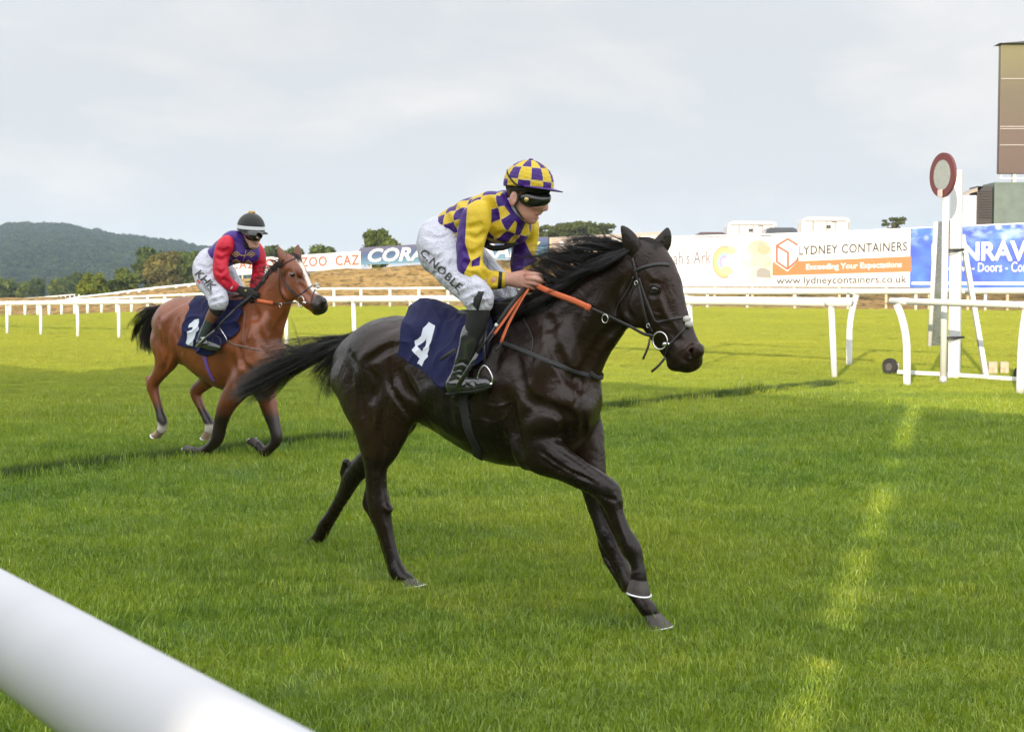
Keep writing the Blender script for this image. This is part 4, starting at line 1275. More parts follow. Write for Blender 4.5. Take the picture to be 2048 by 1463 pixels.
def leaves(centres, radii, n, size, seed, flat=1.0):
    """leaf quads spread through blobs: centres (k,3), radii (k,3)"""
    r = np.random.RandomState(seed); k = len(centres); w = np.prod(radii, axis=1) ** .67; w = w / w.sum()
    ci = r.choice(k, n, p=w)
    d = r.randn(n, 3); d /= np.linalg.norm(d, axis=1, keepdims=True)
    rr = (.35 + .65 * r.rand(n) ** .45) * (1 + .12 * r.randn(n))
    P = centres[ci] + d * radii[ci] * rr[:, None]
    a = r.randn(n, 3); a[:, 2] *= flat; a /= np.linalg.norm(a, axis=1, keepdims=True)
    b = np.cross(a, d + .4 * r.randn(n, 3)); b /= (np.linalg.norm(b, axis=1, keepdims=True) + 1e-9)
    s = size * (.55 + .9 * r.rand(n))[:, None]
    V = np.stack([P - a * s, P - b * s * .6, P + a * s, P + b * s * .6], 1)
    V = V + r.randn(n, 4, 3) * s[:, None] * .12
    F = np.arange(n * 4).reshape(n, 4)
    blob_t = r.rand(k)[ci]
    tint = np.clip(.5 * blob_t + .5 * r.rand(n), 0, 1)
    return V.reshape(-1, 3), F, np.repeat(tint, 4)
def tree(name, base, h, w, seed, mat, label, n=5000, leaf=.25, shape='round', group=None, trunk=.35, cat='tree', shell=None):
    r = np.random.RandomState(seed)
    root = empty(name, tuple(base)); tag(root, label, cat, group)
    k = 26; C = []; R = []
    for i in range(k):
        if shape == 'round':
            a = r.rand() * 6.28; q = r.rand() ** .6
            z = trunk * h * .55 + (h - trunk * h * .55) * (r.rand() * .92)
            zz = (z - h * .62) / (h * .40); lim = math.sqrt(max(.08, 1 - zz * zz))
            C.append([math.cos(a) * q * w * .36 * lim, math.sin(a) * q * w * .36 * lim, z * .93]); s = w * (.12 + .10 * r.rand()); R.append([s, s, s * .75])
        elif shape == 'bush':
            a = r.rand() * 6.28; q = r.rand() ** .6; x = math.cos(a) * q * w * .42
            z = h * (.15 + .62 * r.rand() * math.sqrt(max(.1, 1 - (x / (w * .5)) ** 2))); s = w * (.09 + .06 * r.rand()); C.append([x, math.sin(a) * q * w * .3, z]); R.append([s, s, s * .9])
        elif shape == 'pine':
            a = r.rand() * 6.28; q = r.rand() ** .5; z = h * (.42 + .52 * r.rand())
            C.append([math.cos(a) * q * w * .46, math.sin(a) * q * w * .4, z - q * h * .12]); s = w * (.10 + .09 * r.rand()); R.append([s * 1.5, s * 1.5, s * .42])
        elif shape == 'sparse':
            a = r.rand() * 6.28; q = r.rand() ** .5; z = h * (.45 + .5 * r.rand())
            C.append([math.cos(a) * q * w * .46, math.sin(a) * q * w * .4, z]); s = w * (.05 + .06 * r.rand()); R.append([s * 1.3, s, s * .5])
    C = np.array(C); R = np.array(R)
    V, F, t = leaves(C, R, n, leaf, seed + 1)
    if shape in ('round', 'bush'):
        # loose twigs outside the outline
        V2, F2, t2 = leaves(C, R * 1.28, n // 7, leaf * .8, seed + 2); F2 = F2 + len(V); V = np.vstack([V, V2]); F = np.vstack([F, F2]); t = np.concatenate([t, t2])
    mesh_obj('crown', V, F, mat, root, False, {'tint': t})
    mb = MB(); th = h * (trunk + .25)
    mb.tube([(0, 0, -.3), (w * .01, 0, th * .5), (w * .02, 0, th)], [w * .035 + .06, w * .028 + .04, w * .018 + .02], 8); mb.build('trunk', MAT['bark'], root, True)
    mb = MB()
    for i in range(0, k, 2):
        c = C[i]; z0 = th * (.55 + .4 * r.rand()); mid = np.array([c[0] * .45, c[1] * .45, (z0 + c[2]) / 2 - .1 * h * .2])
        mb.tube([(w * .015, 0, z0), mid, c], [w * .014 + .015, w * .009 + .012, .012], 5)
    mb.build('limb', MAT['bark'], root, True)
    return root
def tpx(name, u0, u1, vt, vb, Y, seed, mat, label, **kw):
    A = at(u0, vb, Y); B = at(u1, vt, Y); base = np.array([(A[0] + B[0]) / 2, Y, A[2]])
    return tree(name, base, B[2] - A[2], B[0] - A[0], seed, mat, label, **kw)
def build_trees():
    L1 = leaf_mat('leaf_mid', (.085, .115, .026)); L2 = leaf_mat('leaf_dark', (.062, .088, .028)); L3 = leaf_mat('leaf_bright', (.11, .14, .022)); L4 = leaf_mat('leaf_tan', (.115, .110, .036)); LP = leaf_mat('leaf_pine', (.075, .092, .036))
    tpx('bush', 146, 216, 532, 600, 170, 1, L3, 'bright green bush below the hill, left half of the pair', n=6500, leaf=.30, shape='bush', group='bushes below the wooded hill', cat='bush')
    tpx('bush', 205, 285, 533, 600, 176, 2, L1, 'broad green bush right of the bright one, below the hill', n=6500, leaf=.30, shape='bush', group='bushes below the wooded hill', cat='bush')
    tpx('broadleaf_tree', 262, 345, 492, 592, 240, 3, L2, 'tall dark tree standing right of the two bushes', n=9000, leaf=.42, group='tall trees left of the red rider')
    tpx('broadleaf_tree', 290, 372, 503, 594, 228, 4, L4, 'tan tinged tree in front of the tall dark one', n=8000, leaf=.40, group='tall trees left of the red rider')
    tpx('broadleaf_tree', 340, 420, 500, 594, 245, 5, L1, 'green tree just left of the red rider', n=8000, leaf=.42, group='tall trees left of the red rider')
    tpx('broadleaf_tree', 385, 470, 505, 592, 250, 6, L2, 'dark tree half hidden behind the red rider', n=8000, leaf=.42, group='tall trees left of the red rider')
    us = [(-30, 42, 560), (30, 76, 561), (62, 92, 555), (92, 132, 555), (120, 160, 552), (143, 166, 540)]
    labs = ['leftmost rounded tree of the low row under the hill', 'second rounded tree of the low row under the hill', 'narrow third tree of the low row under the hill', 'pale fourth tree of the low row under the hill', 'fifth tree of the low row, beside the bright bush', 'small dark tree behind the left edge of the bright bush']
    for i, (a, b, t) in enumerate(us):
        tpx('broadleaf_tree', a, b, t, 598, 330, 10 + i, [L1, L1, L2, L1, L2, L2][i], labs[i], n=3500, leaf=.5, trunk=.15, group='low tree row under the hill')
    tpx('broadleaf_tree', 717, 792, 456, 540, 190, 30, L1, 'round tree rising above the blue board', n=6500, leaf=.30)
    tpx('broadleaf_tree', 520, 575, 490, 545, 260, 31, L2, 'round tree behind the head of the bay horse', n=5000, leaf=.42, group='trees behind the salmon lettered board')
    tpx('broadleaf_tree', 565, 622, 496, 545, 270, 32, L1, 'low tree in the middle behind the salmon lettered board', n=4000, leaf=.42, group='trees behind the salmon lettered board')
    tpx('broadleaf_tree', 612, 682, 494, 545, 265, 33, L1, 'wide low tree at the right end behind the salmon lettered board', n=5000, leaf=.42, group='trees behind the salmon lettered board')
    tpx('pine_tree', 1072, 1122, 446, 520, 215, 34, LP, 'small layered pine beside the rider face', n=5000, leaf=.28, shape='pine', group='pines behind the taupe board')
    tpx('pine_tree', 1118, 1226, 435, 520, 210, 35, LP, 'wide flat topped pine above the taupe board', n=8000, leaf=.28, shape='pine', group='pines behind the taupe board')
    tpx('broadleaf_tree', 1060, 1100, 462, 520, 235, 37, L2, 'low dark tree left of the pines', n=3500, leaf=.4)
    tpx('pine_tree', 1755, 1822, 434, 500, 200, 36, LP, 'sparse tree top above the white and orange board', n=1500, leaf=.22, shape='sparse')
build_trees()

# ---------------------------------------------------------------- far wooded hill
def build_hill():
    prof_u = [-900, -500, -200, 0, 41, 82, 127, 143, 185, 226, 267, 308, 369, 394, 450, 540, 700, 900, 1200]
    prof_v = [485, 467, 466, 466, 458, 460, 458, 464, 471, 479, 484, 489, 497, 504, 512, 535, 565, 585, 592]
    Y0, Y1 = 900., 1500.
    us = np.linspace(-900, 1200, 141); js = np.linspace(0, 1, 40); V = []
    for j in js:
        Y = Y0 + (Y1 - Y0) * j
        for u in us:
            zt = CH - (np.interp(u, prof_u, prof_v) - 595) * Y1 / FPX
            z = 1 + (zt - 1) * (j ** .8) + 1.5 * math.sin(u * .05 + j * 9) * j
            x = (u - 1024) / FPX * Y; V.append((x, Y, z))
    # back side
    for u in us:
        V.append(((u - 1024) / FPX * 2300, 2300, -1.0 + 1.0))
    ny = 41; nx = len(us); i = np.arange(ny * nx).reshape(ny, nx)
    F = np.stack([i[:-1, :-1], i[:-1, 1:], i[1:, 1:], i[1:, :-1]], -1).reshape(-1, 4)
    V = np.array(V)
    o = mesh_obj('hill', V, F, plain('hill_soil', (.035, .045, .020), .95, var=.3, vscale=.02)); tag(o, 'wooded hill on the left horizon', kind='structure')
    # woodland as one mass
    r = np.random.RandomState(8); L = leaf_mat('leaf_far', (.028, .045, .018), .7); T = []
    for k in range(5):
        C = r.randn(7, 3) * np.array([2.2, 2.2, 1.4]) + np.array([0, 0, 4.5]); R = np.abs(r.randn(7, 3)) * .5 + np.array([2.6, 2.6, 2.2])
        V_, F_, t_ = leaves(C, R, 420, 1.0, 50 + k); ob = mesh_obj('woodland_crown', V_, F_, L, None, False, {'tint': t_}); COL.objects.unlink(ob); T.append(ob)
    n = 9000; j = r.rand(n) ** .75; Y = Y0 + (Y1 + 30 - Y0) * j; u = r.rand(n) * 1500 - 420
    j2 = np.clip((Y - Y0) / (Y1 - Y0), 0, 1)
    zt = CH - (np.interp(u, prof_u, prof_v) - 595) * Y1 / FPX
    z = 1 + (zt - 1) * j2 ** .8
    keep = z > 1.5; x = (u - 1024) / FPX * Y
    s = .8 + .8 * r.rand(n)
    P = np.stack([x, Y, z - .5], -1)[keep]; n = len(P)
    instance_points('woodland', P, np.stack([np.zeros(n), np.zeros(n), r.rand(n) * 6.28], -1), np.stack([s[keep]] * 3, -1) * np.array([.8, .8, .6]), r.randint(0, 5, n), T, 'dense distant wood covering the hill', 'stuff')
build_hill()
# ================================================================ horses
def horse_mats():
    # black coat
    m, nt, b = mat_new('black_coat')
    n = noise(nt, 3.0, 4); 
    c = ramp(nt, n, [(.3, (.0045, .0036, .0034)), (.7, (.013, .0078, .0055))])
    c = mixc(nt, attr(nt, 'warm'), c, (.036, .017, .010))
    nt.links.new(c, b.inputs['Base Color'])
    b.inputs['Roughness'].default_value = .38
    hair = noise(nt, 1.0, 4, vec=mapping(nt, (190, 190, 45), rot=(0, .5, 0)))
    vein = noise(nt, 13, 4, .6, dist=1.6)
    h = mth(nt, 'ADD', mth(nt, 'MULTIPLY', hair, .14), mth(nt, 'MULTIPLY', vein, 1.0))
    bump(nt, b, h, .55, .010)
    r = ramp(nt, noise(nt, 7, 4), [(.3, (.22,) * 3), (.7, (.40,) * 3)])
    nt.links.new(r, b.inputs['Roughness'])
    b.inputs['Specular IOR Level'].default_value = .30
    MAT['black_coat'] = m
    # bay coat with black points and white marks, driven by vertex attributes
    m, nt, b = mat_new('bay_coat')
    n = noise(nt, 4.0, 5)
    c = ramp(nt, n, [(.3, (.155, .043, .014)), (.7, (.26, .074, .023))])
    c = mixc(nt, attr(nt, 'dark'), c, (.013, .007, .006))
    c = mixc(nt, attr(nt, 'white'), c, (.62, .56, .50))
    nt.links.new(c, b.inputs['Base Color'])
    r = ramp(nt, noise(nt, 7, 4), [(.3, (.28,) * 3), (.7, (.45,) * 3)])
    nt.links.new(r, b.inputs['Roughness'])
    bump(nt, b, mth(nt, 'ADD', mth(nt, 'MULTIPLY', noise(nt, 1.0, 4, vec=mapping(nt, (150, 150, 40))), .3), noise(nt, 12, 4, .6, dist=1.6)), .5, .010)
    MAT['bay_coat'] = m
    for nm, col in (('black_hair', (.008, .007, .0075)), ('bay_hair', (.010, .007, .006))):
        m, nt, b = mat_new(nm)
        nt.links.new(mixc(nt, attr(nt, 'tint'), col, tuple(x * 3.2 for x in col)), b.inputs['Base Color'])
        b.inputs['Roughness'].default_value = .42
        MAT[nm] = m
    MAT['eye'] = plain('eye', (.012, .007, .005), .06, var=.1, coat=1.0)
    MAT['hoof'] = plain('hoof', (.05, .042, .038), .5, bumpy=.3, bscale=60, var=.3)
    MAT['hoof_pale'] = plain('hoof_pale', (.34, .24, .16), .5, bumpy=.3, bscale=60, var=.25)
    MAT['nostril'] = plain('nostril', (.03, .009, .008), .5)
    MAT['steel'] = plain('steel', (.62, .62, .62), .22, metal=1.0)
    MAT['horseshoe'] = plain('horseshoe', (.72, .72, .74), .35, metal=.7)
horse_mats()

def lathe_leg(S, fr, rows, k=.018, n=3):
    S.chain(px(fr, rows), k=k, n=n)
def fix_ratio(rows, default=.8):
    return [r if len(r) > 4 else tuple(r) + (default,) for r in rows]
def rot_rows(d, lat=(0, 1, 0)):
    """rows of a rotation whose first axis is d and second the lateral"""
    d = np.array(d, float); d /= np.linalg.norm(d)
    l = np.array(lat, float); l = l - d * l.dot(d); l /= np.linalg.norm(l)
    return [d, l, np.cross(d, l)]
def pell(S, fr, u, v, w, a, b, c, ang=0.0, k=.03, op='+', yaw=0.0):
    """ellipsoid: centre at pixel, a px radius along image direction ang (deg, up from +u), b px across, c lateral px"""
    p, kk = fr.P(u, v, w); m = kk / FPX
    t = math.radians(ang)
    l = fr.lat; f_ = np.array([l[1], -l[0], 0])
    d = f_ * math.cos(t) + np.array([0, 0, 1.0]) * math.sin(t)
    S.ell(p, (a * m, c * m, b * m), rot_rows(d, l), k, op)
def hoof(name, fr, top, toe, heel, w, rtop, rbot, mat, parent, shoe=True, latdir=None):
    """hoof solid: coronet centre px, toe px, heel px (ground face), radii px"""
    T, k = fr.P(*top, w); A, _ = fr.P(*toe, w); B, _ = fr.P(*heel, w)
    m = k / FPX
    c = (A + B) / 2; ax = A - B; L = np.linalg.norm(ax); ax /= L
    lat = np.array([0, 1., 0]) if latdir is None else np.array(latdir, float)
    mb = MB(); n = 20; rings = []
    for j, t in enumerate((0, .12, .5, .92, 1.0)):
        cc = T * (1 - t) + c * t
        ra = (rtop * m) * (1 - t) + (L / 2) * t; rb = (rtop * m * .92) * (1 - t) + (L / 2 * .88) * t
        if j == 4: ra *= .97; rb *= .97
        rings.append([cc + ax * ra * math.cos(2 * math.pi * i / n) * (1 if math.cos(2 * math.pi * i / n) > 0 else .86) + lat * rb * math.sin(2 * math.pi * i / n) for i in range(n)])
    V = [p for r_ in rings for p in r_]; F = []
    for j in range(4):
        for i in range(n): F.append((j * n + i, j * n + (i + 1) % n, (j + 1) * n + (i + 1) % n, (j + 1) * n + i))
    F.append(list(range(n))); F.append([4 * n + i for i in range(n)][::-1])
    mb.add(V, F)
    o = mb.build(name, mat, parent, True)
    if shoe:
        up = T - c; up /= np.linalg.norm(up)
        mb = MB(); ri = []
        pts = []
        for i in range(17):
            a = math.radians(-125 + 250 * i / 16)
            pts.append(c + ax * (L / 2) * .93 * math.cos(a) * (1 if math.cos(a) > 0 else .86) + lat * (L / 2 * .82) * math.sin(a) - up * .004)
        mb.tube(pts, .011, n=6, flat=.5, up=list([up] * 17))
        mb.build('horseshoe', MAT['horseshoe'], o, True)
    return o

def vein(S, fr, pts, r=.0055, rise=.0028, mirror=False):
    """a raised vein or tendon along the surface"""
    Q = catmull([list(p) for p in pts], 5); P, ok = hits(S, fr, Q); P = P[ok]
    if len(P) < 3: return
    N_ = S.grad(P); m = len(P)
    for sg in ((1, -1) if mirror else (1,)):
        rows = []
        for i in range(m):
            e = min(1, 3 * min(i + .5, m - i - .5) / m); p = P[i] + N_[i] * (rise * e - r)
            if sg < 0: p = fr.mir(p)
            rows.append([p[0], p[1], p[2], r, 1.0])
        S.chain(rows, k=.008, n=1)
# ---------------------------------------------------------------- the black horse in front
BF = Frame(5.62, 40)
BF.s0 = -5.0; BF.z0 = 0.04
def build_black_horse():
    fr = BF
    S = SDF((-1.95, -.55, -.10), (1.65, .55, 2.2), .0072)
    C = lambda rows, k=.02, n=3, **kw: S.chain(px(fr, fix_ratio(rows)), k=k, n=n, **kw)
    # trunk
    C([(712, 722, 0, 46, 1.0), (745, 722, 0, 68, .98), (790, 724, 0, 91, .86), (850, 742, 0, 98, .82), (920, 759, 0, 117, .76),
       (990, 775, 0, 142, .66), (1045, 780, 0, 148, .56), (1095, 785, 0, 118, .58), (1122, 795, 0, 84, .72)], k=.02, n=3)
    # withers and back
    C([(960, 668, 0, 34, .8), (1010, 652, 0, 34, .7), (1060, 650, 0, 36, .6), (1100, 660, 0, 40, .6)], k=.08)
    # chest
    pell(S, fr, 1118, 810, -.09, 50, 72, 44, 80, k=.06)
    pell(S, fr, 1132, 802, .09, 48, 72, 44, 80, k=.06)
    pell(S, fr, 1130, 862, 0, 40, 44, 44, 0, k=.06)
    # neck
    C([(1085, 735, 0, 102, .50), (1118, 688, 0, 88, .46), (1150, 648, 0, 75, .44), (1180, 616, 0, 65, .43), (1208, 588, 0, 55, .44), (1240, 556, 0, 47, .50), (1268, 540, 0, 42, .6)], k=.05)
    for sgn in (-1, 1):
        pell(S, fr, 1082, 765, sgn * .13, 112, 62, 40, 66, k=.07)
        pell(S, fr, 1112, 800, sgn * .14, 54, 46, 32, -40, k=.05)
        pell(S, fr, 1075, 850, sgn * .15, 62, 50, 34, 20, k=.06)
        pell(S, fr, 955, 790, sgn * .17, 125, 80, 36, 4, k=.09)
    for sgn in (-1, 1):
        pell(S, fr, 757, 732, sgn * .13, 80, 86, 52, 55, k=.07)
        pell(S, fr, 815, 700, sgn * .15, 40, 30, 22, -25, k=.06)
    pell(S, fr, 722, 765, -.13, 52, 78, 44, 80, k=.06)
    # near hind
    C([(735, 780, -.15, 72, .62), (751, 835, -.16, 56, .62), (750, 885, -.155, 35, .66), (751, 930, -.15, 23.5, .72), (753, 972, -.145, 20.5, .75), (757, 1006, -.14, 23.5, .70),
       (762, 1030, -.14, 20, .72), (770, 1062, -.135, 14.5, .80), (780, 1096, -.13, 12, .82), (789, 1126, -.13, 11.5, .88), (796, 1144, -.13, 13.5, .9), (808, 1155, -.13, 11, 1), (818, 1160, -.13, 10, 1)], k=.02)
    pell(S, fr, 800, 800, -.17, 44, 40, 24, 60, k=.05)   # stifle
    C([(800, 815, -.16, 36, .6), (780, 865, -.155, 30, .6), (762, 905, -.15, 26, .7)], k=.04)
    C([(741, 960, -.145, 5, .8), (736, 985, -.145, 7, .8), (734, 1008, -.14, 9.5, .9), (745, 1032, -.14, 7, .9), (758, 1062, -.138, 6, .9), (770, 1100, -.13, 6, .9), (782, 1132, -.13, 7, .9), (786, 1146, -.13, 7, .9)], k=.009)
    pell(S, fr, 775, 1016, -.14, 8, 12, 12, 70, k=.015); pell(S, fr, 1224, 970, -.14, 9, 15, 14, 50, k=.015); pell(S, fr, 1220, 1062, .07, 8, 13, 12, 65, k=.015)
    C([(1196, 990, -.135, 6, .9), (1213, 1030, -.13, 6, .9), (1230, 1062, -.13, 6, .9), (1250, 1100, -.125, 8, .9)], k=.009); C([(1200, 1085, .07, 6, .9), (1213, 1120, .06, 6, .9), (1232, 1150, .05, 6, .9), (1249, 1176, .04, 8, .9)], k=.009)   # point of hock
    # far hind
    C([(775, 775, .14, 66, .6), (800, 815, .14, 48, .6), (780, 862, .15, 32, .66), (742, 910, .18, 21, .7), (707, 950, .21, 19.5, .70), (690, 985, .23, 14, .78), (668, 1022, .26, 11.5, .82),
       (651, 1049, .275, 13, .9), (642, 1068, .28, 11, 1), (632, 1078, .28, 10, 1)], k=.02)
    C([(693, 925, .19, 9, .8), (688, 945, .205, 9, .8)], k=.015)
    # near fore
    C([(1060, 880, -.165, 48, .6), (1088, 905, -.16, 42, .62), (1128, 930, -.15, 30, .68), (1170, 953, -.145, 24, .74), (1203, 972, -.14, 24, .78), (1220, 992, -.135, 22, .8), (1231, 1028, -.13, 14, .80),
       (1247, 1062, -.13, 12.5, .84), (1263, 1094, -.125, 17, .85), (1270, 1112, -.12, 13.5, .9), (1277, 1138, -.12, 11.5, 1), (1277, 1156, -.12, 16, 1)], k=.018)
    pell(S, fr, 1050, 915, -.155, 24, 20, 16, -60, k=.03)   # elbow
    C([(1252, 1100, -.125, 8, 1), (1256, 1108, -.122, 8, 1)], k=.015)
    # far fore
    C([(1165, 850, .12, 44, .7), (1176, 905, .11, 34, .7), (1184, 955, .10, 28, .75), (1192, 1005, .09, 19, .78), (1206, 1048, .08, 18, .78), (1217, 1074, .07, 20, .80), (1233, 1110, .06, 15, .82),
       (1250, 1146, .05, 13, .86), (1263, 1170, .04, 16, .9), (1275, 1192, .035, 12, 1), (1290, 1210, .03, 14, 1), (1300, 1222, .03, 15, 1)], k=.018)
    # skull
    C([(1270, 508, 0, 26, .9), (1294, 520, 0, 38, .66), (1308, 556, 0, 50, .58), (1318, 600, 0, 52, .52), (1332, 640, 0, 45, .50), (1350, 674, 0, 37, .52), (1366, 702, 0, 33, .62), (1376, 715, 0, 28, .80)], k=.02)
    for sgn in (-1, 1):
        pell(S, fr, 1275, 612, sgn * .045, 44, 38, 15, 75, k=.025)      # cheek
        pell(S, fr, 1392, 702, sgn * .040, 16, 18, 12, -40, k=.02)      # nostril wing
        C([(1318, 596, sgn * .062, 7, .7), (1334, 636, sgn * .055, 5, .7), (1350, 668, sgn * .05, 3, .7)], k=.02)   # facial crest
    pell(S, fr, 1352, 728, 0, 18, 13, 17, 10, k=.02)    # chin
    pell(S, fr, 1385, 726, 0, 18, 13, 19, 20, k=.015)   # upper lip
    # sculpted grooves and muscles, laid on the surface itself
    G = lambda pts, r, d, k=.02, mirror=False: groove(S, fr, pts, r * 1.0, d * .72, k * .9, mirror)
    Bu = lambda *a, **kw: bulge(S, fr, *a, **kw)
    Bu(1108, 690, .15, .045, 58, .010, c=.05); Bu(1075, 760, .17, .05, 70, .010); Bu(1046, 800, .10, .035, 70, .010)
    Bu(1085, 845, .11, .05, 25, .012); Bu(1140, 795, .06, .05, 60, .008)
    Bu(760, 690, .12, .04, 40, .008); Bu(720, 760, .13, .045, 82, .010); Bu(762, 800, .15, .05, 80, .012); Bu(795, 780, .09, .035, 70, .010)
    Bu(850, 790, .10, .06, 20, .004); Bu(1180, 640, .14, .03, 55, .006); Bu(1135, 720, .12, .03, 60, .008)
    G([(1098, 640), (1108, 700), (1140, 752), (1160, 775)], .03, .014, .03)
    G([(1232, 652), (1200, 680), (1172, 730), (1150, 762)], .02, .012, .025)
    G([(1163, 757), (1158, 785), (1150, 812)], .012, .010, .015)
    G([(1035, 720), (1052, 790), (1095, 815), (1140, 830), (1150, 860)], .025, .010, .03)
    G([(1010, 790), (1025, 850), (1040, 905)], .035, .014, .04)
    G([(1112, 812), (1128, 850), (1118, 880)], .018, .012, .02)
    G([(1165, 830), (1168, 870), (1150, 890)], .018, .012, .02)
    G([(1078, 900), (1110, 922), (1150, 945), (1185, 962)], .009, .007, .012)
    G([(1082, 918), (1115, 938), (1160, 958)], .008, .006, .012)
    G([(1110, 893), (1150, 918), (1190, 948)], .010, .005, .012)
    G([(1192, 985), (1215, 995), (1232, 1000)], .010, .004, .012)
    G([(1238, 1008), (1247, 1048), (1258, 1082)], .008, .005, .010)
    G([(778, 722), (776, 755), (785, 785), (806, 812), (818, 832)], .016, .014, .018)
    G([(800, 748), (812, 775), (835, 800)], .03, .012, .03)
    G([(700, 705), (716, 742), (722, 790), (730, 840)], .02, .009, .02)
    G([(742, 740), (755, 770), (745, 800)], .02, .007, .025)
    G([(772, 800), (762, 850), (764, 900), (756, 940)], .018, .009, .02)
    G([(800, 690), (770, 700), (735, 722)], .022, .006, .025)
    G([(742, 935), (744, 970), (748, 1000)], .012, .006, .012)
    G([(768, 1015), (772, 1045)], .008, .004, .010)
    G([(1000, 700), (985, 740)], .03, .006, .04)
    for uu in (905, 940, 975): G([(uu, 770), (uu - 10, 800), (uu - 4, 840)], .02, .0012, .03)
    # head
    G([(1246, 560), (1230, 592), (1230, 622)], .016, .010, .02, True)
    G([(1300, 588), (1306, 590), (1314, 590)], .010, .006, .010, True)
    G([(1300, 568), (1309, 565), (1318, 568)], .008, .005, .010, True)
    G([(1268, 640), (1252, 618), (1256, 585), (1270, 560)], .015, .007, .02, True)
    G([(1320, 628), (1340, 655), (1356, 680)], .018, .007, .02, True)
    Bu(1300, 548, .04, .014, -50, .006, c=.02, k=.015, mirror=True)
    Bu(1325, 612, .06, .007, -68, .005, c=.015, k=.012, mirror=True)
    G([(1341, 716), (1350, 727), (1362, 733), (1374, 736)], .004, .007, .004, True)
    Bu(1376, 706, .030, .020, 70, .007, c=.014, k=.012, mirror=True)
    groove(S, fr, [(1383, 699), (1379, 704), (1378, 710), (1383, 714)], .009, .024, .004, True)
    G([(1366, 700), (1362, 714), (1372, 722)], .008, .004, .010, True)
    V_ = lambda pts, r=.0055, rise=.0026, mirror=False: vein(S, fr, pts, r, rise, mirror)
    V_([(1290, 600), (1302, 628), (1318, 650), (1330, 664)], mirror=True); V_([(1302, 628), (1322, 630), (1340, 640)], mirror=True)
    V_([(1040, 760), (1030, 800), (1010, 835), (975, 850)]); V_([(1030, 800), (1000, 812), (970, 808)]); V_([(1125, 812), (1108, 850), (1100, 890)])
    V_([(1095, 905), (1130, 930), (1170, 948), (1196, 962)], .007, .004); V_([(1100, 925), (1140, 948), (1176, 966)], .006, .003)
    V_([(760, 790), (752, 840), (758, 890), (764, 930)]); V_([(790, 760), (772, 800), (776, 850), (770, 890)])
    V_([(768, 1035), (778, 1075), (790, 1115)], .006, .003); V_([(1226, 1005), (1240, 1045), (1254, 1080)], .006, .003); V_([(880, 800), (920, 830), (960, 838), (1000, 850)], .005, .002)
    V_([(1180, 600), (1165, 650), (1150, 690)]); V_([(820, 745), (838, 775), (842, 810)])
    S.noise(.0010, 42, 3); S.noise(.0018, 15, 5)
    root = fr.root('black_horse')
    tag(root, 'black racehorse galloping in front, number 4 cloth on its back, long black tail streaming', 'horse')
    def at_(V):
        # warm brown on flank, muzzle and behind the elbow
        n = _vnoise(V[:, 0] * 5, V[:, 1] * 5, V[:, 2] * 5, 7)
        w = np.clip(.35 + .55 * n, 0, 1) * .55
        mz, _ = fr.P(1375, 690, -.06); w = np.maximum(w, np.clip(1 - np.linalg.norm(V - mz, axis=1) / .13, 0, 1) * .8)
        leg = V[:, 2] < .70
        w = np.where(leg, w * .35, w)
        return {'warm': w}
    S.mesh('body', MAT['black_coat'], root, attrs_fn=at_)
    # ears
    def ear(base, tip, w0, w1, wid, face):
        a, _ = fr.P(*base, w0); b, _ = fr.P(*tip, w1)
        E_ = SDF(np.minimum(a, b) - .07, np.maximum(a, b) + .07, .0045)
        ax = b - a; L = np.linalg.norm(ax); R = rot_rows(ax, face); 
        l = np.array(face, float); l /= np.linalg.norm(l)
        pr = [(0, .8), (.2, 1.0), (.45, .95), (.7, .66), (.88, .36), (1.0, .08)]
        E_.chain([[*(a + ax * t + R[2] * .012 * math.sin(t * 3.1)), wid * r_, .55] for t, r_ in pr], k=.004, n=2, lat=l)
        E_.chain([[*(a + ax * t - l * wid * .38 + R[2] * .010 * math.sin(t * 3.1)), wid * r_ * .72, .5] for t, r_ in pr[1:5]], k=.004, n=2, op='-', lat=l)
        E_.mesh('ear', MAT['black_coat'], root, attrs_fn=lambda V: {'warm': np.full(len(V), .15)})
    ear((1270, 514), (1243, 452), -.045, -.070, .046, (.05, -1, -.1))
    ear((1312, 503), (1335, 456), .050, .070, .042, (.8, -.6, 0))
    # eyes
    for sgn in (-1, 1):
        p, _ = fr.P(1310, 578, sgn * .088)
        MB().ellip(p, .021, .017, .018).build('eye', MAT['eye'], root, True)
        o = MB()
        pts = [p + np.array([.024 * math.cos(t), sgn * (.012 - .006 * abs(math.cos(t))), .017 * math.sin(t)]) for t in np.linspace(.1, math.pi - .1, 9)]
        o.tube(pts, [.002, .004, .0055, .006, .006, .006, .0055, .004, .002], 6)
        pts = [p + np.array([.024 * math.cos(t), sgn * (.012 - .006 * abs(math.cos(t))), .017 * math.sin(t)]) for t in np.linspace(math.pi + .1, 2 * math.pi - .1, 9)]
        o.tube(pts, [.002, .003, .004, .004, .004, .004, .004, .003, .002], 6)
        o.build('eyelid', MAT['black_coat'], root, True)
    # hooves
    hoof('hoof', fr, (816, 1156), (845, 1170), (808, 1172), -.13, 12, 0, MAT['hoof'], root)
    hoof('hoof', fr, (631, 1075), (605, 1087), (634, 1093), .28, 12.5, 0, MAT['hoof'], root)
    hoof('hoof', fr, (1303, 1226), (1343, 1253), (1294, 1256), .03, 17, 0, MAT['hoof'], root)
    hoof('hoof', fr, (1278, 1154), (1298, 1192), (1254, 1176), -.12, 17, 0, MAT['hoof'], root)
    return S, root
BS, black_horse = build_black_horse()
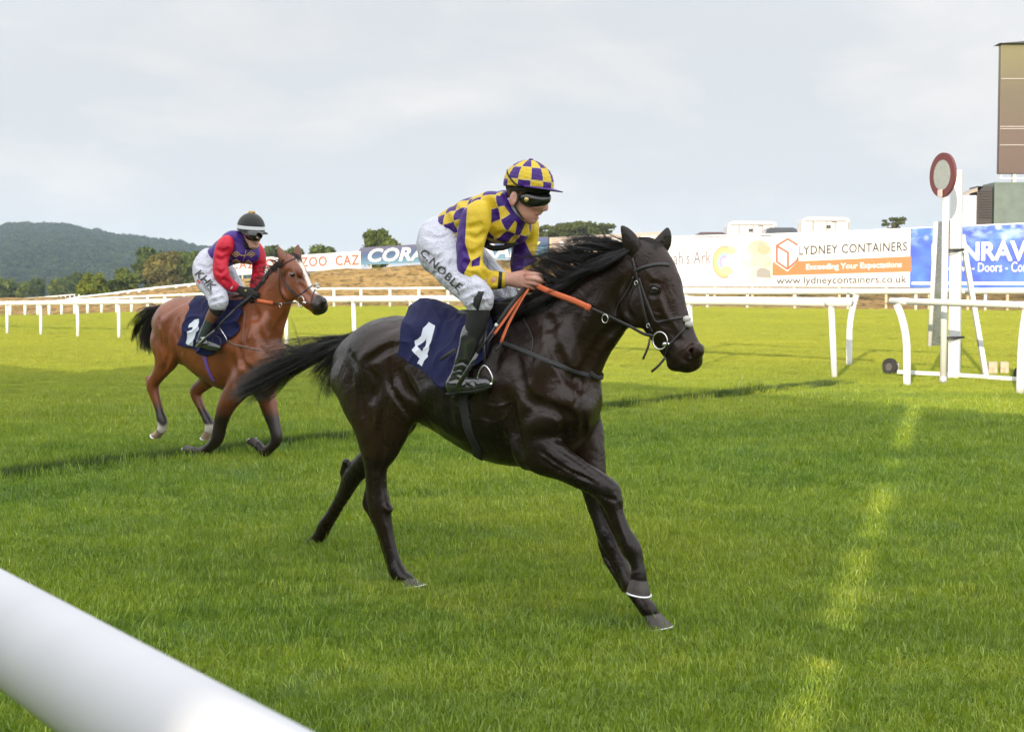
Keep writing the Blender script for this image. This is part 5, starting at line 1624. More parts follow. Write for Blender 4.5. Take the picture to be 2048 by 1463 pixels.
# ---------------------------------------------------------------- the bay horse behind
YF = Frame(8.06, 40)
_p = YF.W(YF.P(430, 700)[0]); YF.s0 = float(YF.P(430, 700)[0][0]); YF.z0 = .15
HF = SubFrame(YF, 47, (572, 520))
def build_bay_horse():
    fr = YF
    S = SDF((-1.3, -.6, -.06), (1.95, .6, 2.0), .011)
    C = lambda rows, k=.02, n=3, **kw: S.chain(px(fr, fix_ratio(rows)), k=k, n=n, **kw)
    C([(328, 648, 0, 22, 1.0), (342, 648, 0, 38, .98), (366, 650, 0, 56, .86), (396, 665, 0, 68, .80), (428, 682, 0, 80, .72), (462, 694, 0, 87, .64), (492, 702, 0, 84, .56), (516, 712, 0, 66, .6), (532, 722, 0, 48, .72)], k=.02)
    C([(445, 625, 0, 20, .8), (470, 618, 0, 20, .7), (492, 620, 0, 20, .6)], k=.07)
    for sgn in (-1, 1):
        pell(S, fr, 524, 728, sgn * .09, 30, 40, 26, 80, k=.06)
        pell(S, fr, 505, 695, sgn * .13, 62, 34, 22, 66, k=.06)
        pell(S, fr, 524, 716, sgn * .14, 30, 26, 18, -40, k=.05)
        pell(S, fr, 495, 748, sgn * .15, 36, 28, 19, 40, k=.06)
        pell(S, fr, 345, 652, sgn * .13, 44, 46, 30, 55, k=.07)
        pell(S, fr, 378, 632, sgn * .15, 22, 16, 12, -25, k=.05)
    pell(S, fr, 532, 765, 0, 24, 26, 24, 0, k=.05)
    C([(498, 690, 0, 58, .50), (516, 660, 0, 50, .46), (533, 628, 0, 42, .44), (548, 596, 0, 35, .46), (560, 568, 0, 29, .52), (572, 545, 0, 24, .6)], k=.05)
    # near hind
    C([(330, 680, -.14, 38, .62), (336, 706, -.15, 32, .62), (326, 733, -.15, 19, .66), (313, 754, -.15, 13, .72), (305, 768, -.15, 12.5, .75), (308, 785, -.145, 10, .75), (314, 805, -.14, 8, .82), (320, 825, -.14, 7.5, .85), (324, 840, -.14, 9, .9), (325, 852, -.14, 7.5, 1), (321, 862, -.14, 7.5, 1)], k=.02)
    C([(295, 756, -.15, 4.5, .8), (297, 770, -.15, 4.5, .8)], k=.012)
    pell(S, fr, 350, 700, -.16, 24, 20, 13, 60, k=.05)
    # far hind
    C([(352, 680, .14, 36, .6), (405, 725, .14, 28, .6), (418, 752, .14, 19, .66), (404, 770, .15, 13, .7), (391, 783, .15, 11.5, .75), (396, 800, .15, 8.5, .8), (405, 820, .15, 7.3, .85), (415, 839, .15, 8.5, .9), (420, 850, .15, 7, 1), (417, 862, .15, 7.5, 1)], k=.02)
    # near fore
    C([(492, 752, -.15, 30, .62), (472, 780, -.15, 25, .64), (452, 812, -.14, 19, .7), (441, 845, -.14, 14, .78), (437, 868, -.14, 13, .82), (430, 884, -.14, 11, .85), (414, 898, -.14, 8.5, .88), (402, 905, -.14, 9.5, .9), (392, 902, -.14, 8, 1), (387, 902, -.14, 8, 1)], k=.018)
    pell(S, fr, 470, 790, -.15, 13, 11, 9, -60, k=.03)
    # far fore
    C([(520, 765, .12, 27, .66), (532, 790, .12, 22, .7), (540, 820, .12, 17, .74), (548, 848, .12, 13, .78), (553, 868, .12, 12, .82), (552, 882, .12, 10, .85), (540, 896, .12, 8, .88), (529, 903, .12, 9, .9), (521, 896, .12, 7.5, 1), (517, 889, .12, 8, 1)], k=.018)
    # skull (turned towards the viewer)
    hl = HF.lat
    CH_ = lambda rows, k=.02, n=3, **kw: S.chain(px(HF, fix_ratio(rows)), k=k, n=n, lat=hl, **kw)
    CH_([(572, 520, 0, 14, .9), (583, 532, 0, 21, .72), (591, 549, 0, 27, .62), (598, 568, 0, 27, .60), (610, 586, 0, 23, .58), (624, 600, 0, 18.5, .60), (636, 609, 0, 16.5, .72), (643, 613, 0, 13, .85)], k=.02)
    for sgn in (-1, 1):
        pell(S, HF, 580, 578, sgn * .045, 25, 21, 9, 75, k=.025)
        pell(S, HF, 598, 543, sgn * .070, 12, 8, 7, -60, k=.03)
        pell(S, HF, 646, 603, sgn * .036, 8, 9, 7, -40, k=.02)
    pell(S, HF, 634, 623, 0, 9, 7, 9, 10, k=.02)
    G = lambda pts, r, d, k=.02, mirror=False, f=fr: groove(S, f, pts, r * 1.1, d * .75, k * 1.2, mirror)
    Bu = lambda *a, **kw: bulge(S, fr, *a, **kw)
    Bu(517, 650, .15, .045, 58, .010, c=.05); Bu(500, 700, .17, .05, 70, .010); Bu(488, 735, .11, .05, 35, .012); Bu(535, 715, .06, .05, 60, .008)
    Bu(345, 628, .12, .04, 40, .008); Bu(325, 665, .13, .045, 82, .010); Bu(345, 690, .13, .05, 80, .010)
    G([(512, 622), (517, 660), (532, 690), (542, 702)], .03, .014, .03)
    G([(575, 628), (560, 648), (546, 680), (536, 700)], .02, .012, .025)
    G([(545, 700), (540, 722), (536, 738)], .012, .010, .015)
    G([(478, 690), (484, 725), (508, 745), (532, 752), (537, 768)], .025, .010, .03)
    G([(466, 715), (470, 752), (474, 775)], .035, .014, .04)
    G([(518, 740), (526, 760), (520, 776)], .018, .010, .02)
    G([(357, 640), (352, 665), (358, 690), (362, 706)], .018, .012, .02)
    G([(318, 640), (322, 670), (326, 700), (330, 720)], .02, .008, .02)
    G([(340, 700), (334, 722), (328, 740)], .018, .008, .02)
    G([(432, 835), (436, 855)], .008, .004, .01)
    G([(575, 541), (579, 543), (585, 546)], .010, .006, .010, True, HF)
    G([(571, 588), (565, 575), (566, 555), (573, 545)], .015, .008, .02, True, HF)
    G([(600, 570), (612, 586), (622, 598)], .016, .006, .02, True, HF)
    G([(618, 618), (625, 622), (634, 625)], .004, .006, .004, True, HF)
    G([(638, 593), (638, 599), (641, 603)], .010, .016, .008, True, HF)
    S.noise(.0010, 42, 3); S.noise(.0018, 15, 5)
    root = fr.root('bay_horse')
    tag(root, 'bay racehorse with white blaze and white hind socks, following behind', 'horse')
    blz = [HF.P(u, v, 0)[0] for u, v in ((598, 522), (607, 535), (618, 549), (630, 565), (640, 578), (650, 590))]
    socks = [fr.P(323, 852, -.14)[0], fr.P(419, 857, .15)[0]]
    def at_(V):
        n = _vnoise(V[:, 0] * 9, V[:, 1] * 9, V[:, 2] * 9, 7); n2 = _vnoise(V[:, 0] * 40, V[:, 1] * 40, V[:, 2] * 40, 9)
        d = np.clip((.53 - V[:, 2] + .05 * n) / .13, 0, 1)
        mz = HF.P(648, 612, 0)[0]; d = np.maximum(d, np.clip((.17 - np.linalg.norm(V - mz, axis=1)) / .07, 0, 1))
        # dark elbow and flank shading of the coat, dark crest
        d = np.maximum(d, .10 + .10 * n)
        w = np.zeros(len(V))
        for s_ in socks:
            w = np.maximum(w, np.clip((.064 - np.linalg.norm((V - s_) * np.array([1, 1, .9]), axis=1) + .006 * n2) / .015, 0, 1))
        # blaze: narrow strip on the front of the face
        lat = np.abs((V - HF.H) @ hl); best = np.full(len(V), 9.)
        for a, b in zip(blz[:-1], blz[1:]):
            ab = b - a; t = np.clip(((V - a) @ ab) / ab.dot(ab), 0, 1); best = np.minimum(best, np.linalg.norm(V - a - t[:, None] * ab, axis=1))
        w = np.maximum(w, np.clip((.024 + .006 * n2 - lat) / .006, 0, 1) * (best < .07) * np.clip((V[:, 2] - blz[-1][2]) / .02, 0, 1))
        return {'dark': d, 'white': w}
    S.mesh('body', MAT['bay_coat'], root, attrs_fn=at_)
    def ear(base, tip, w0, w1, wid, face):
        a, _ = HF.P(*base, w0); b, _ = HF.P(*tip, w1)
        E_ = SDF(np.minimum(a, b) - .07, np.maximum(a, b) + .07, .006)
        ax = b - a; R = rot_rows(ax, face); l = np.array(face, float); l /= np.linalg.norm(l)
        pr = [(0, .8), (.2, 1.0), (.45, .95), (.7, .66), (.88, .36), (1.0, .08)]
        E_.chain([[*(a + ax * t), wid * r_, .55] for t, r_ in pr], k=.004, n=2, lat=l)
        E_.chain([[*(a + ax * t - l * wid * .38), wid * r_ * .72, .5] for t, r_ in pr[1:5]], k=.004, n=2, op='-', lat=l)
        E_.mesh('ear', MAT['bay_coat'], root, attrs_fn=lambda V: {'dark': np.full(len(V), .25), 'white': np.zeros(len(V))})
    ear((572, 528), (555, 492), -.055, -.075, .042, (.35, -1, -.1)); ear((594, 520), (596, 489), .055, .07, .038, (.45, -.95, 0))
    for sgn in (-1, 1):
        p, _ = HF.P(584, 549, -.080); p = p if sgn < 0 else HF.mir(p)
        MB().ellip(p, .023, .019, .019).build('eye', MAT['eye'], root, True)
    hoof('hoof', fr, (321, 862), (305, 868), (318, 878), -.14, 9, 0, MAT['hoof_pale'], root)
    hoof('hoof', fr, (417, 862), (404, 874), (416, 880), .15, 9, 0, MAT['hoof_pale'], root)
    hoof('hoof', fr, (389, 902), (372, 913), (373, 888), -.14, 10, 0, MAT['hoof'], root)
    hoof('hoof', fr, (518, 891), (497, 886), (509, 873), .12, 10, 0, MAT['hoof'], root)
    return S, root
YS, bay_horse = build_bay_horse()
# ================================================================ manes and tails
def bez(P, m):
    """P (n,4,3) control points -> (n,m,3)"""
    t = np.linspace(0, 1, m)[None, :, None]; A, B, C, D = [P[:, i:i + 1] for i in range(4)]
    return A * (1 - t) ** 3 + 3 * B * t * (1 - t) ** 2 + 3 * C * t * t * (1 - t) + D * t ** 3
def hair_lock(fr, ctrl, spread, n, seed, wsp=.03, m=14, r0=.0009, wave=.004, clump=9):
    """ctrl: four (u,v,w); spread: px spread at each control; n strands in small clumps"""
    r = np.random.RandomState(seed); nc = max(1, n // clump); P = np.empty((n, 4, 3))
    cl = r.randn(nc, 4, 3); which = r.randint(0, nc, n)
    base = [fr.P(*c) for c in ctrl]
    for i in range(4):
        p, k = base[i]; s = spread[i] * k / FPX
        d = (cl[which, i] * .80 + r.randn(n, 3) * .35 * (1.15 if i == 3 else 1))
        if i > 1: d = d * .6 + (cl[which, 1] + cl[which, 2]) * .35
        P[:, i] = p + d * np.array([s, wsp * (.3 + i / 3), s])
    # shorter and longer strands
    L = (.62 + .38 * r.rand(n) ** .5)[:, None]
    P[:, 3] = P[:, 2] * (1 - L) + P[:, 3] * L
    Q = bez(P, m); ph = r.rand(n, 1, 3) * 6.28; t = np.linspace(0, 1, m)[None, :, None]
    Q = Q + wave * t * np.sin(t * (5 + 5 * r.rand(n, 1, 1)) + ph)
    R = r0 * (.7 + .6 * r.rand(n))[:, None] * np.linspace(1, .25, m)[None, :] ** .7
    return Q, R, r.rand(n) ** 2
def hair_obj(name, fr, locks, mat, parent, S=None, off=.004):
    Qs, Rs, Ts = zip(*locks)
    Q = np.concatenate(Qs); R = np.concatenate(Rs); T = np.concatenate(Ts)
    if S is not None:
        sh = Q.shape; Q = S.project(Q.reshape(-1, 3), off, 3, True).reshape(sh)
    return strands(name, Q, R, mat, parent, 3, T)
def build_hair():
    H = lambda c, s, n, sd, **kw: hair_lock(BF, c, s, n, sd, **kw)
    # tail of the black horse
    lk = [H([(716, 672, 0), (664, 678, .02), (585, 705, .05), (520, 720, .06)], [5, 10, 14, 24], 250, 1),
          H([(714, 678, 0), (660, 690, .02), (585, 725, .05), (470, 778, .06)], [6, 11, 13, 17], 420, 2),
          H([(712, 682, 0), (650, 700, .0), (570, 745, .02), (480, 795, .03)], [6, 10, 12, 15], 320, 3),
          H([(712, 680, 0), (660, 688, .0), (575, 740, .02), (455, 795, .03)], [6, 9, 10, 11], 260, 4),
          H([(710, 680, 0), (650, 690, .0), (600, 700, .02), (500, 742, .03)], [6, 12, 20, 28], 260, 41),
          H([(700, 690, -.02), (672, 712, -.02), (664, 745, -.03), (655, 790, -.03)], [7, 9, 9, 14], 200, 5),
          H([(700, 688, -.02), (668, 705, -.02), (650, 728, -.03), (628, 765, -.03)], [8, 12, 12, 14], 170, 6),
          H([(700, 690, -.02), (680, 715, -.02), (676, 745, -.03), (678, 782, -.03)], [6, 8, 7, 9], 130, 7),
          H([(716, 676, 0), (690, 684, 0), (660, 705, 0), (620, 735, 0)], [7, 11, 14, 16], 320, 8),
          H([(640, 700, 0), (600, 712, 0), (610, 670, 0), (585, 640, 0)], [8, 10, 10, 12], 9, 9, r0=.0006),
          H([(600, 720, 0), (560, 765, 0), (530, 800, 0), (520, 790, 0)], [10, 14, 12, 18], 90, 10)]
    hair_obj('tail', BF, lk, MAT['black_hair'], black_horse, BS, .002)
    # core of the tail so that it is not transparent
    # mane of the black horse
    lk = []; r = np.random.RandomState(3)
    for i in range(46):
        t = i / 45
        ru = 1268 - 196 * t; rv = np.interp(t, [0, .2, .5, .8, 1], [487, 500, 545, 582, 598])
        if t < .35: tip = (-120 + 35 * r.randn(), -22 + 22 * r.rand() + 55 * t); mid = (-58, -24)
        elif t < .75: tip = (-72 + 20 * r.randn(), -52 + 30 * r.rand()); mid = (-34, -18)
        else: tip = (-48 + 12 * r.randn(), -14 + 26 * r.rand()); mid = (-22, -6)
        w0 = -.035
        lk.append(H([(ru, rv + 7, w0), (ru - 14, rv + 1, w0 - .03), (ru + mid[0], rv + mid[1] + 10, w0 - .045), (ru + tip[0], rv + tip[1] + 8, w0 - .04)], [4, 7, 9, 12], 62, 100 + i, wsp=.022))
        # part lying on the near side of the neck
        lk.append(H([(ru, rv + 6, w0), (ru - 16, rv + 13, w0 - .06), (ru - 40, rv + 34, w0 - .09), (ru - 78, rv + 48, w0 - .09)], [4, 6, 7, 8], 44, 200 + i, wsp=.015))
        if i % 2 == 0 and .12 < t < .7:
            lk.append(H([(ru - 10, rv, w0), (ru - 26, rv - 16, w0 - .03), (ru - 46, rv - 30, w0 - .03), (ru - 62 + 10 * r.randn(), rv - 44, w0)], [5, 7, 9, 12], 16, 300 + i, wsp=.02, r0=.0009))
    lk.append(H([(1262, 488, -.03), (1275, 478, 0), (1292, 480, .02), (1306, 500, .01)], [5, 6, 7, 8], 170, 400, wsp=.02))
    lk.append(H([(1270, 492, -.01), (1286, 478, 0), (1304, 484, .02), (1318, 512, .01)], [5, 6, 7, 8], 130, 401, wsp=.02))
    hair_obj('mane', BF, lk, MAT['black_hair'], black_horse, BS, .004)
    # bay
    H = lambda c, s, n, sd, **kw: hair_lock(YF, c, s, n, sd, **kw)
    lk = [H([(318, 616, 0), (302, 622, 0), (276, 640, 0), (268, 676, .0)], [3, 5, 7, 8], 260, 21, r0=.0014),
          H([(316, 620, 0), (298, 630, 0), (280, 655, 0), (288, 700, .0)], [3, 6, 8, 8], 320, 22, r0=.0014),
          H([(316, 624, 0), (304, 636, 0), (294, 665, 0), (298, 704, .0)], [3, 5, 7, 7], 300, 23, r0=.0014),
          H([(318, 616, 0), (300, 612, 0), (276, 622, 0), (262, 655, .0)], [3, 4, 6, 9], 110, 24, r0=.0012),
          H([(318, 616, 0), (306, 606, 0), (290, 610, 0), (276, 618, .0)], [3, 4, 6, 9], 40, 25, r0=.0010)]
    hair_obj('tail', YF, lk, MAT['bay_hair'], bay_horse, YS, .002)
    lk = []
    for i in range(34):
        t = i / 33; ru = 574 - 88 * t; rv = np.interp(t, [0, .25, .6, 1], [511, 528, 568, 606])
        lk.append(H([(ru, rv + 3, -.03), (ru - 4, rv + 3, -.06), (ru - 7, rv + 9, -.08), (ru - 10, rv + 18, -.09)], [2, 3, 3.5, 4], 34, 500 + i, wsp=.015, r0=.0015))
        lk.append(H([(ru, rv + 1, -.0), (ru - 5, rv - 5, -.02), (ru - 9, rv - 7, -.03), (ru - 17, rv - 5, -.03)], [2, 3, 4, 5], 16, 600 + i, wsp=.015, r0=.0011))
    lk.append(H([(578, 512, 0), (584, 506, 0), (592, 510, -.02), (598, 522, -.03)], [3, 4, 4, 5], 90, 700, wsp=.02, r0=.0014))
    hair_obj('mane', YF, lk, MAT['bay_hair'], bay_horse, YS, .004)
build_hair()
# ================================================================ tack
MAT['leather'] = plain('leather', (.022, .020, .020), .42, bumpy=.15, bscale=300)
MAT['webbing'] = plain('webbing', (.035, .035, .038), .75, bumpy=.3, bscale=600)
MAT['orange_grip'] = plain('orange_grip', (.62, .135, .045), .55, bumpy=.4, bscale=500)
MAT['elastic'] = plain('elastic', (.020, .020, .020), .8, bumpy=.3, bscale=500)
MAT['fleece'] = plain('fleece', (.42, .41, .38), .95, bumpy=1.0, bscale=90, var=.3, vscale=60)
MAT['purple_girth'] = plain('purple_girth', (.16, .08, .42), .5)
def surf_path(S, fr, pts, off=.004, n=4, proj=False):
    Q = catmull([list(p) for p in pts], n)
    if len(pts[0]) == 3:
        P = np.array([fr.P(*q)[0] for q in Q]); P = S.project(P, off, 8); return P, S.grad(P)
    P, ok = hits(S, fr, Q); P = P[ok]; N_ = S.grad(P)
    P = S.project(P, off, 4)
    # smooth
    for _ in range(2):
        if len(P) > 4: P[1:-1] = .25 * P[:-2] + .5 * P[1:-1] + .25 * P[2:]
    return P, N_
def strap(name, S, fr, pts, width, mat, parent, off=.004, flat=.3, mirror=False, n=4, plane=None):
    P, N_ = surf_path(S, fr, pts, off, n)
    mb = MB(); mb.tube(list(P), width / 2, 8, flat=flat, up=[v for v in N_])
    if mirror:
        P2 = [(plane or fr).mir(p) for p in P]; N2 = [(plane or fr).mir(p + v) - (plane or fr).mir(p) for p, v in zip(P, N_)]
        mb.tube(P2, width / 2, 8, flat=flat, up=N2)
    return mb.build(name, mat, parent, True)
def free_strap(name, fr, pts, width, mat, parent, flat=.25, up=(0, -1, 0), n=4):
    Q = catmull([list(fr.P(*p)[0]) for p in pts], n)
    return MB().tube(list(Q), width / 2, 8, flat=flat, up=up).build(name, mat, parent, True)
def strap_root(fr, name, label, cat, group=None):
    r_ = fr.root(name); tag(r_, label, cat, group); return r_
def cloth_grid(S, fr, top, bot, wtop, wmax, na, nb, off=.012, bulge_=0.03, seed=1, wr=.006, prj=.35):
    """draped saddle cloth; returns vertices of the near half and their photo pixels"""
    T = catmull([list(p) for p in top], 12); B = catmull([list(p) for p in bot], 12)
    def res(Q, n):
        d = np.concatenate([[0], np.cumsum(np.linalg.norm(np.diff(Q, axis=0), axis=1))]); t = np.linspace(0, d[-1], n)
        return np.stack([np.interp(t, d, Q[:, i]) for i in (0, 1)], -1)
    T = res(T, na); B = res(B, na); V = np.empty((nb, na, 3)); PX = np.empty((nb, na, 2))
    for j in range(nb):
        b = j / (nb - 1); q = T * (1 - b) + B * b; PX[j] = q
        w = -(wtop + wmax * math.sin(b * math.pi / 2) ** .8)
        for i in range(na): V[j, i] = fr.P(q[i, 0], q[i, 1], w)[0]
    P = V.reshape(-1, 3); bb = np.repeat(np.linspace(0, 1, nb), na)
    out = S.project(P, off, 8, True); full = S.project(P, off, 8)
    f = np.clip((bb - prj) / .3, 0, 1)[:, None]; f = f * f * (3 - 2 * f)
    P = out * (1 - f) + full * f
    N_ = S.grad(P)
    x, y = PX[..., 0].ravel(), PX[..., 1].ravel()
    sc = 1.0 if fr is BF else 1.7
    w1 = _vnoise(x * .045 * sc, y * .045 * sc, 0 * x, seed); w2 = _vnoise((x * .16 + y * .05) * sc, (y * .05 - x * .03) * sc, 0 * x, seed + 1)
    wr_ = 1 - np.abs(w1); P = P + N_ * ((wr_ ** 3) * wr * 2.2 + w2 * wr * .55 + wr * .6)[:, None]
    return P.reshape(nb, na, 3), PX
def poly_sd(x, y, poly):
    """signed distance to a polygon in px (negative inside)"""
    P = np.array(poly, float); d = np.full(x.shape, 1e9); ins = np.zeros(x.shape, bool)
    for i in range(len(P)):
        a, b = P[i - 1], P[i]; e = b - a; t = np.clip(((x - a[0]) * e[0] + (y - a[1]) * e[1]) / (e.dot(e) + 1e-9), 0, 1)
        d = np.minimum(d, np.hypot(x - a[0] - t * e[0], y - a[1] - t * e[1]))
        c = ((a[1] > y) != (b[1] > y)); xx = (b[0] - a[0]) * (y - a[1]) / (b[1] - a[1] + 1e-12) + a[0]
        ins ^= c & (x < xx)
    return np.where(ins, -d, d)
def cloth_mat(name, base, mark, rough=.75, weave=900):
    m, nt, b = mat_new(name)
    f = ramp(nt, mth(nt, 'MULTIPLY_ADD', attr(nt, 'mark'), .5, .5), [(.47, (1, 1, 1)), (.53, (0, 0, 0))])
    n = noise(nt, 14, 4); c = ramp(nt, n, [(.3, tuple(x * .85 for x in base)), (.7, tuple(x * 1.15 for x in base))])
    nt.links.new(mixc(nt, f, c, mark), b.inputs['Base Color']); b.inputs['Roughness'].default_value = rough
    b.inputs['Specular IOR Level'].default_value = .2; b.inputs['Sheen Weight'].default_value = .0; b.inputs['Sheen Roughness'].default_value = .5
    h = mth(nt, 'ADD', mth(nt, 'MULTIPLY', noise(nt, weave, 2), .15), noise(nt, 22, 4, .6, dist=.6)); bump(nt, b, h, .35, .008)
    return m
def grid_obj(name, P, mat, parent, attrs, mirror_fr, thick=.003):
    nb, na, _ = P.shape; V = P.reshape(-1, 3); i = np.arange(nb * na).reshape(nb, na)
    F = np.stack([i[:-1, :-1], i[1:, :-1], i[1:, 1:], i[:-1, 1:]], -1).reshape(-1, 4)
    V2 = mirror_fr.mir(V); F2 = F[:, ::-1] + len(V)
    at_ = {k: np.concatenate([v, np.where(np.ones_like(v) > 0, v, v)]) for k, v in attrs.items()}
    # joined along the ridge
    br = np.stack([i[0, :-1], i[0, 1:], i[0, 1:] + len(V), i[0, :-1] + len(V)], -1)
    o = mesh_obj(name, np.vstack([V, V2]), np.vstack([F, F2, br]), mat, parent, True, at_)
    md = o.modifiers.new('thickness', 'SOLIDIFY'); md.thickness = thick; md.offset = -1
    return o
def build_tack():
    L = MAT['leather']; fr = BF; S = BS
    # ---- bridle of the black horse
    r_ = strap_root(fr, 'bridle', 'black leather bridle with large bit ring and orange gripped reins on the black horse', 'bridle', 'bridles')
    st = lambda nm, pts, w, m=L, **kw: strap(nm, S, fr, pts, w, m, r_, **kw)
    st('cheek_strap', [(1265, 516), (1272, 542), (1278, 572), (1285, 606), (1291, 633), (1299, 652), (1307, 664)], .017, mirror=True)
    st('head_piece', [(1258, 497, -.075), (1259, 489, -.045), (1261, 484, 0.0), (1259, 489, .045)], .017)
    st('browband', [(1269, 543), (1280, 537), (1300, 531), (1322, 528), (1338, 530)], .018)
    st('throat_lash', [(1268, 552), (1256, 580), (1241, 603), (1232, 622), (1231, 634)], .009, mirror=True)
    st('noseband', [(1279, 556), (1286, 580), (1293, 600), (1303, 624), (1312, 644), (1330, 641), (1350, 637), (1369, 634)], .014)
    st('noseband', [(1374, 652), (1360, 668), (1342, 687), (1334, 702), (1331, 714)], .013)
    free_strap('strap_end', fr, [(1331, 714, -.085), (1318, 730, -.09), (1303, 743, -.09)], .013, L, r_)
    free_strap('strap_end', fr, [(1300, 676, -.09), (1296, 694, -.1), (1286, 718, -.10)], .013, L, r_)
    mb = MB(); p, _ = fr.P(1373, 640, -.035); 
    rr = np.random.RandomState(2)
    for q in ((1374, 638, -.03), (1378, 648, -.03)):
        p, _ = fr.P(*q); mb.ellip(p, .020, .020, .017, n=14, m=10)
    mb.build('nose_roll', MAT['fleece'], r_, True)
    p, _ = fr.P(1320, 681, -.088)
    mb = MB(); mb.torus(p, .041, .0042, (1, 0, 0), (0, 0, 1), n=36, m=8); b_ = mb.build('bit_ring', MAT['steel'], r_, True)
    q, _ = fr.P(1330, 688, -.085); MB().ellip(q, .016, .010, .011, n=12, m=8).build('bit_end', MAT['steel'], b_, True)
    mb = MB(); mb.tube([q, fr.mir(q)], .008, 8); mb.build('bit_bar', MAT['steel'], b_, True)
    mb = MB(); mb.torus(fr.mir(p), .041, .0042, (1, 0, 0), (0, 0, 1), n=36, m=8); mb.build('bit_ring', MAT['steel'], r_, True)
    for q, w in (((1276, 566), .012), ((1299, 650), .012)):
        P, ok = hits(S, fr, [q]); P = S.project(P, .009)[0]
        MB().torus(P, .012, .0022, (.35, 0, .94), (.94, 0, -.35), n=4, m=6).build('buckle', MAT['steel'], r_, True)
    # reins
    R1 = [(1306, 672, -.092), (1287, 667, -.10), (1263, 654, -.105), (1235, 641, -.12), (1210, 629, -.14), (1180, 616, -.16)]
    free_strap('rein', fr, R1, .016, L, r_)
    g_ = free_strap('rein_grip', fr, [(1181, 616.5, -.16), (1150, 602, -.17), (1115, 589, -.155), (1090, 579, -.13), (1066, 567, -.10)], .031, MAT['orange_grip'], r_, flat=.22)
    p, _ = fr.P(1180, 616, -.162); q, _ = fr.P(1172, 612.5, -.163); MB().tube([q, p], .0175, 8, flat=.3, up=(0, -1, 0)).build('grip_end', MAT['orange_grip'], g_, True)
    free_strap('rein_grip', fr, [(1060, 572, -.10), (1040, 604, -.17), (1018, 645, -.235), (1002, 684, -.275)], .026, MAT['orange_grip'], r_, flat=.25, up=(-.3, -1, 0))
    free_strap('rein_grip', fr, [(1056, 574, -.10), (1034, 604, -.16), (1010, 638, -.22), (988, 668, -.27)], .024, MAT['orange_grip'], r_, flat=.25, up=(-.3, -1, 0))
    free_strap('rein', fr, [(1002, 684, -.276), (998, 694, -.28), (990, 700, -.28)], .018, L, r_, up=(-.3, -1, 0))
    free_strap('rein', fr, [(989, 667, -.272), (978, 682, -.29), (972, 700, -.285), (966, 712, -.28)], .014, L, r_, up=(-.3, -1, 0))
    MB().torus(fr.P(1210, 637, -.147)[0], .018, .0026, (1, 0, 0), (0, 0, 1), n=22, m=6, sq=1.15).build('rein_ring', MAT['steel'], r_, True)
    p1 = [fr.mir(fr.P(1306, 672, -.085)[0]), fr.mir(fr.P(1235, 641, -.10)[0]), fr.mir(fr.P(1150, 602, -.15)[0]), fr.P(1075, 560, .06)[0]]
    MB().tube(catmull(p1, 4), .008, 6, flat=.4, up=(0, 1, 0)).build('rein', L, r_, True)
    # martingale straps
    r2 = strap_root(fr, 'breast_girth', 'dark webbing breast strap round the chest of the black horse', 'strap', 'breast straps')
    strap('webbing', S, fr, [(1002, 684), (1030, 695), (1061, 707), (1095, 722), (1124, 733), (1155, 744), (1180, 751)], .024, MAT['webbing'], r2, flat=.14, off=.006, mirror=True)
    e = [fr.P(1180, 751, -.10)[0]]
    strap('webbing', S, fr, [(1183, 751, -.10), (1187, 751, -.05), (1189, 751, 0.0), (1187, 751, .05), (1183, 751, .10)], .024, MAT['webbing'], r2, flat=.14, off=.006)
    strap('neck_strap', S, fr, [(1040, 618), (1050, 642), (1062, 664), (1067, 684), (1062, 708)], .010, L, r2, off=.004)
    # ---- saddle of the black horse
    r3 = strap_root(fr, 'racing_saddle', 'small black racing saddle with wide black girth on the black horse', 'saddle', 'racing saddles')
    ST = SDF((-.25, -.36, 1.2), (.75, .36, 1.75), .01)
    cc, k = fr.P(975, 640, 0)
    for sg in (-1, 1):
        ST.chain([[cc[0] - .14, sg * .05, cc[2] + .035, .022, 1], [cc[0] - .02, sg * .05, cc[2] + .02, .020, 1], [cc[0] + .14, sg * .045, cc[2] + .045, .022, 1]], k=.03)
        ST.chain([[cc[0] + .02, sg * .10, cc[2] + .0, .014, 1], [cc[0] + .06, sg * .20, cc[2] - .06, .013, 1], [cc[0] + .08, sg * .265, cc[2] - .16, .012, 1]], k=.06)
        ST.chain([[cc[0] + .10, sg * .09, cc[2] + .0, .014, 1], [cc[0] + .14, sg * .20, cc[2] - .06, .013, 1], [cc[0] + .13, sg * .265, cc[2] - .16, .012, 1]], k=.06)
    ST.mesh('seat', L, r3)
    strap('girth', S, fr, [(932, 700, -.24), (928, 760, -.28), (926, 790, -.27), (934, 830, -.25), (945, 870, -.21), (955, 893, -.16), (960, 902, -.10), (962, 905, 0.0), (958, 898, .12), (945, 870, .22)], .058, MAT['elastic'], r3, flat=.10, off=.003)
    P0, _ = fr.P(956, 906, -.08); MB().torus(P0, .020, .003, (1, 0, .2), (0, 0, 1), n=18, m=6, sq=.45).build('girth_loop', MAT['webbing'], r3, True)
    # stirrups
    for sg in (-1, 1):
        f_ = lambda u, v, w: fr.P(u, v, -w)[0] if sg < 0 else fr.mir(fr.P(u, v, -w)[0])
        A = f_(962, 780, .315); B_ = f_(985, 766, .315); T = f_(972, 728, .315); T2 = f_(978, 733, .315)
        pts = catmull([A, f_(955, 755, .318), f_(966, 732, .318), f_(976, 736, .318), f_(984, 752, .318), B_], 4)
        m_ = MB().tube(pts, .0045, 8); m_.tube([A, B_], .008, 6); m_.build('stirrup_iron', MAT['steel'], r3, True)
        MB().tube([f_(972, 660, .285), f_(968, 695, .30), f_(969, 732, .318)], .008, 6, flat=.35, up=(0, -1, 0)).build('stirrup_leather', L, r3, True)
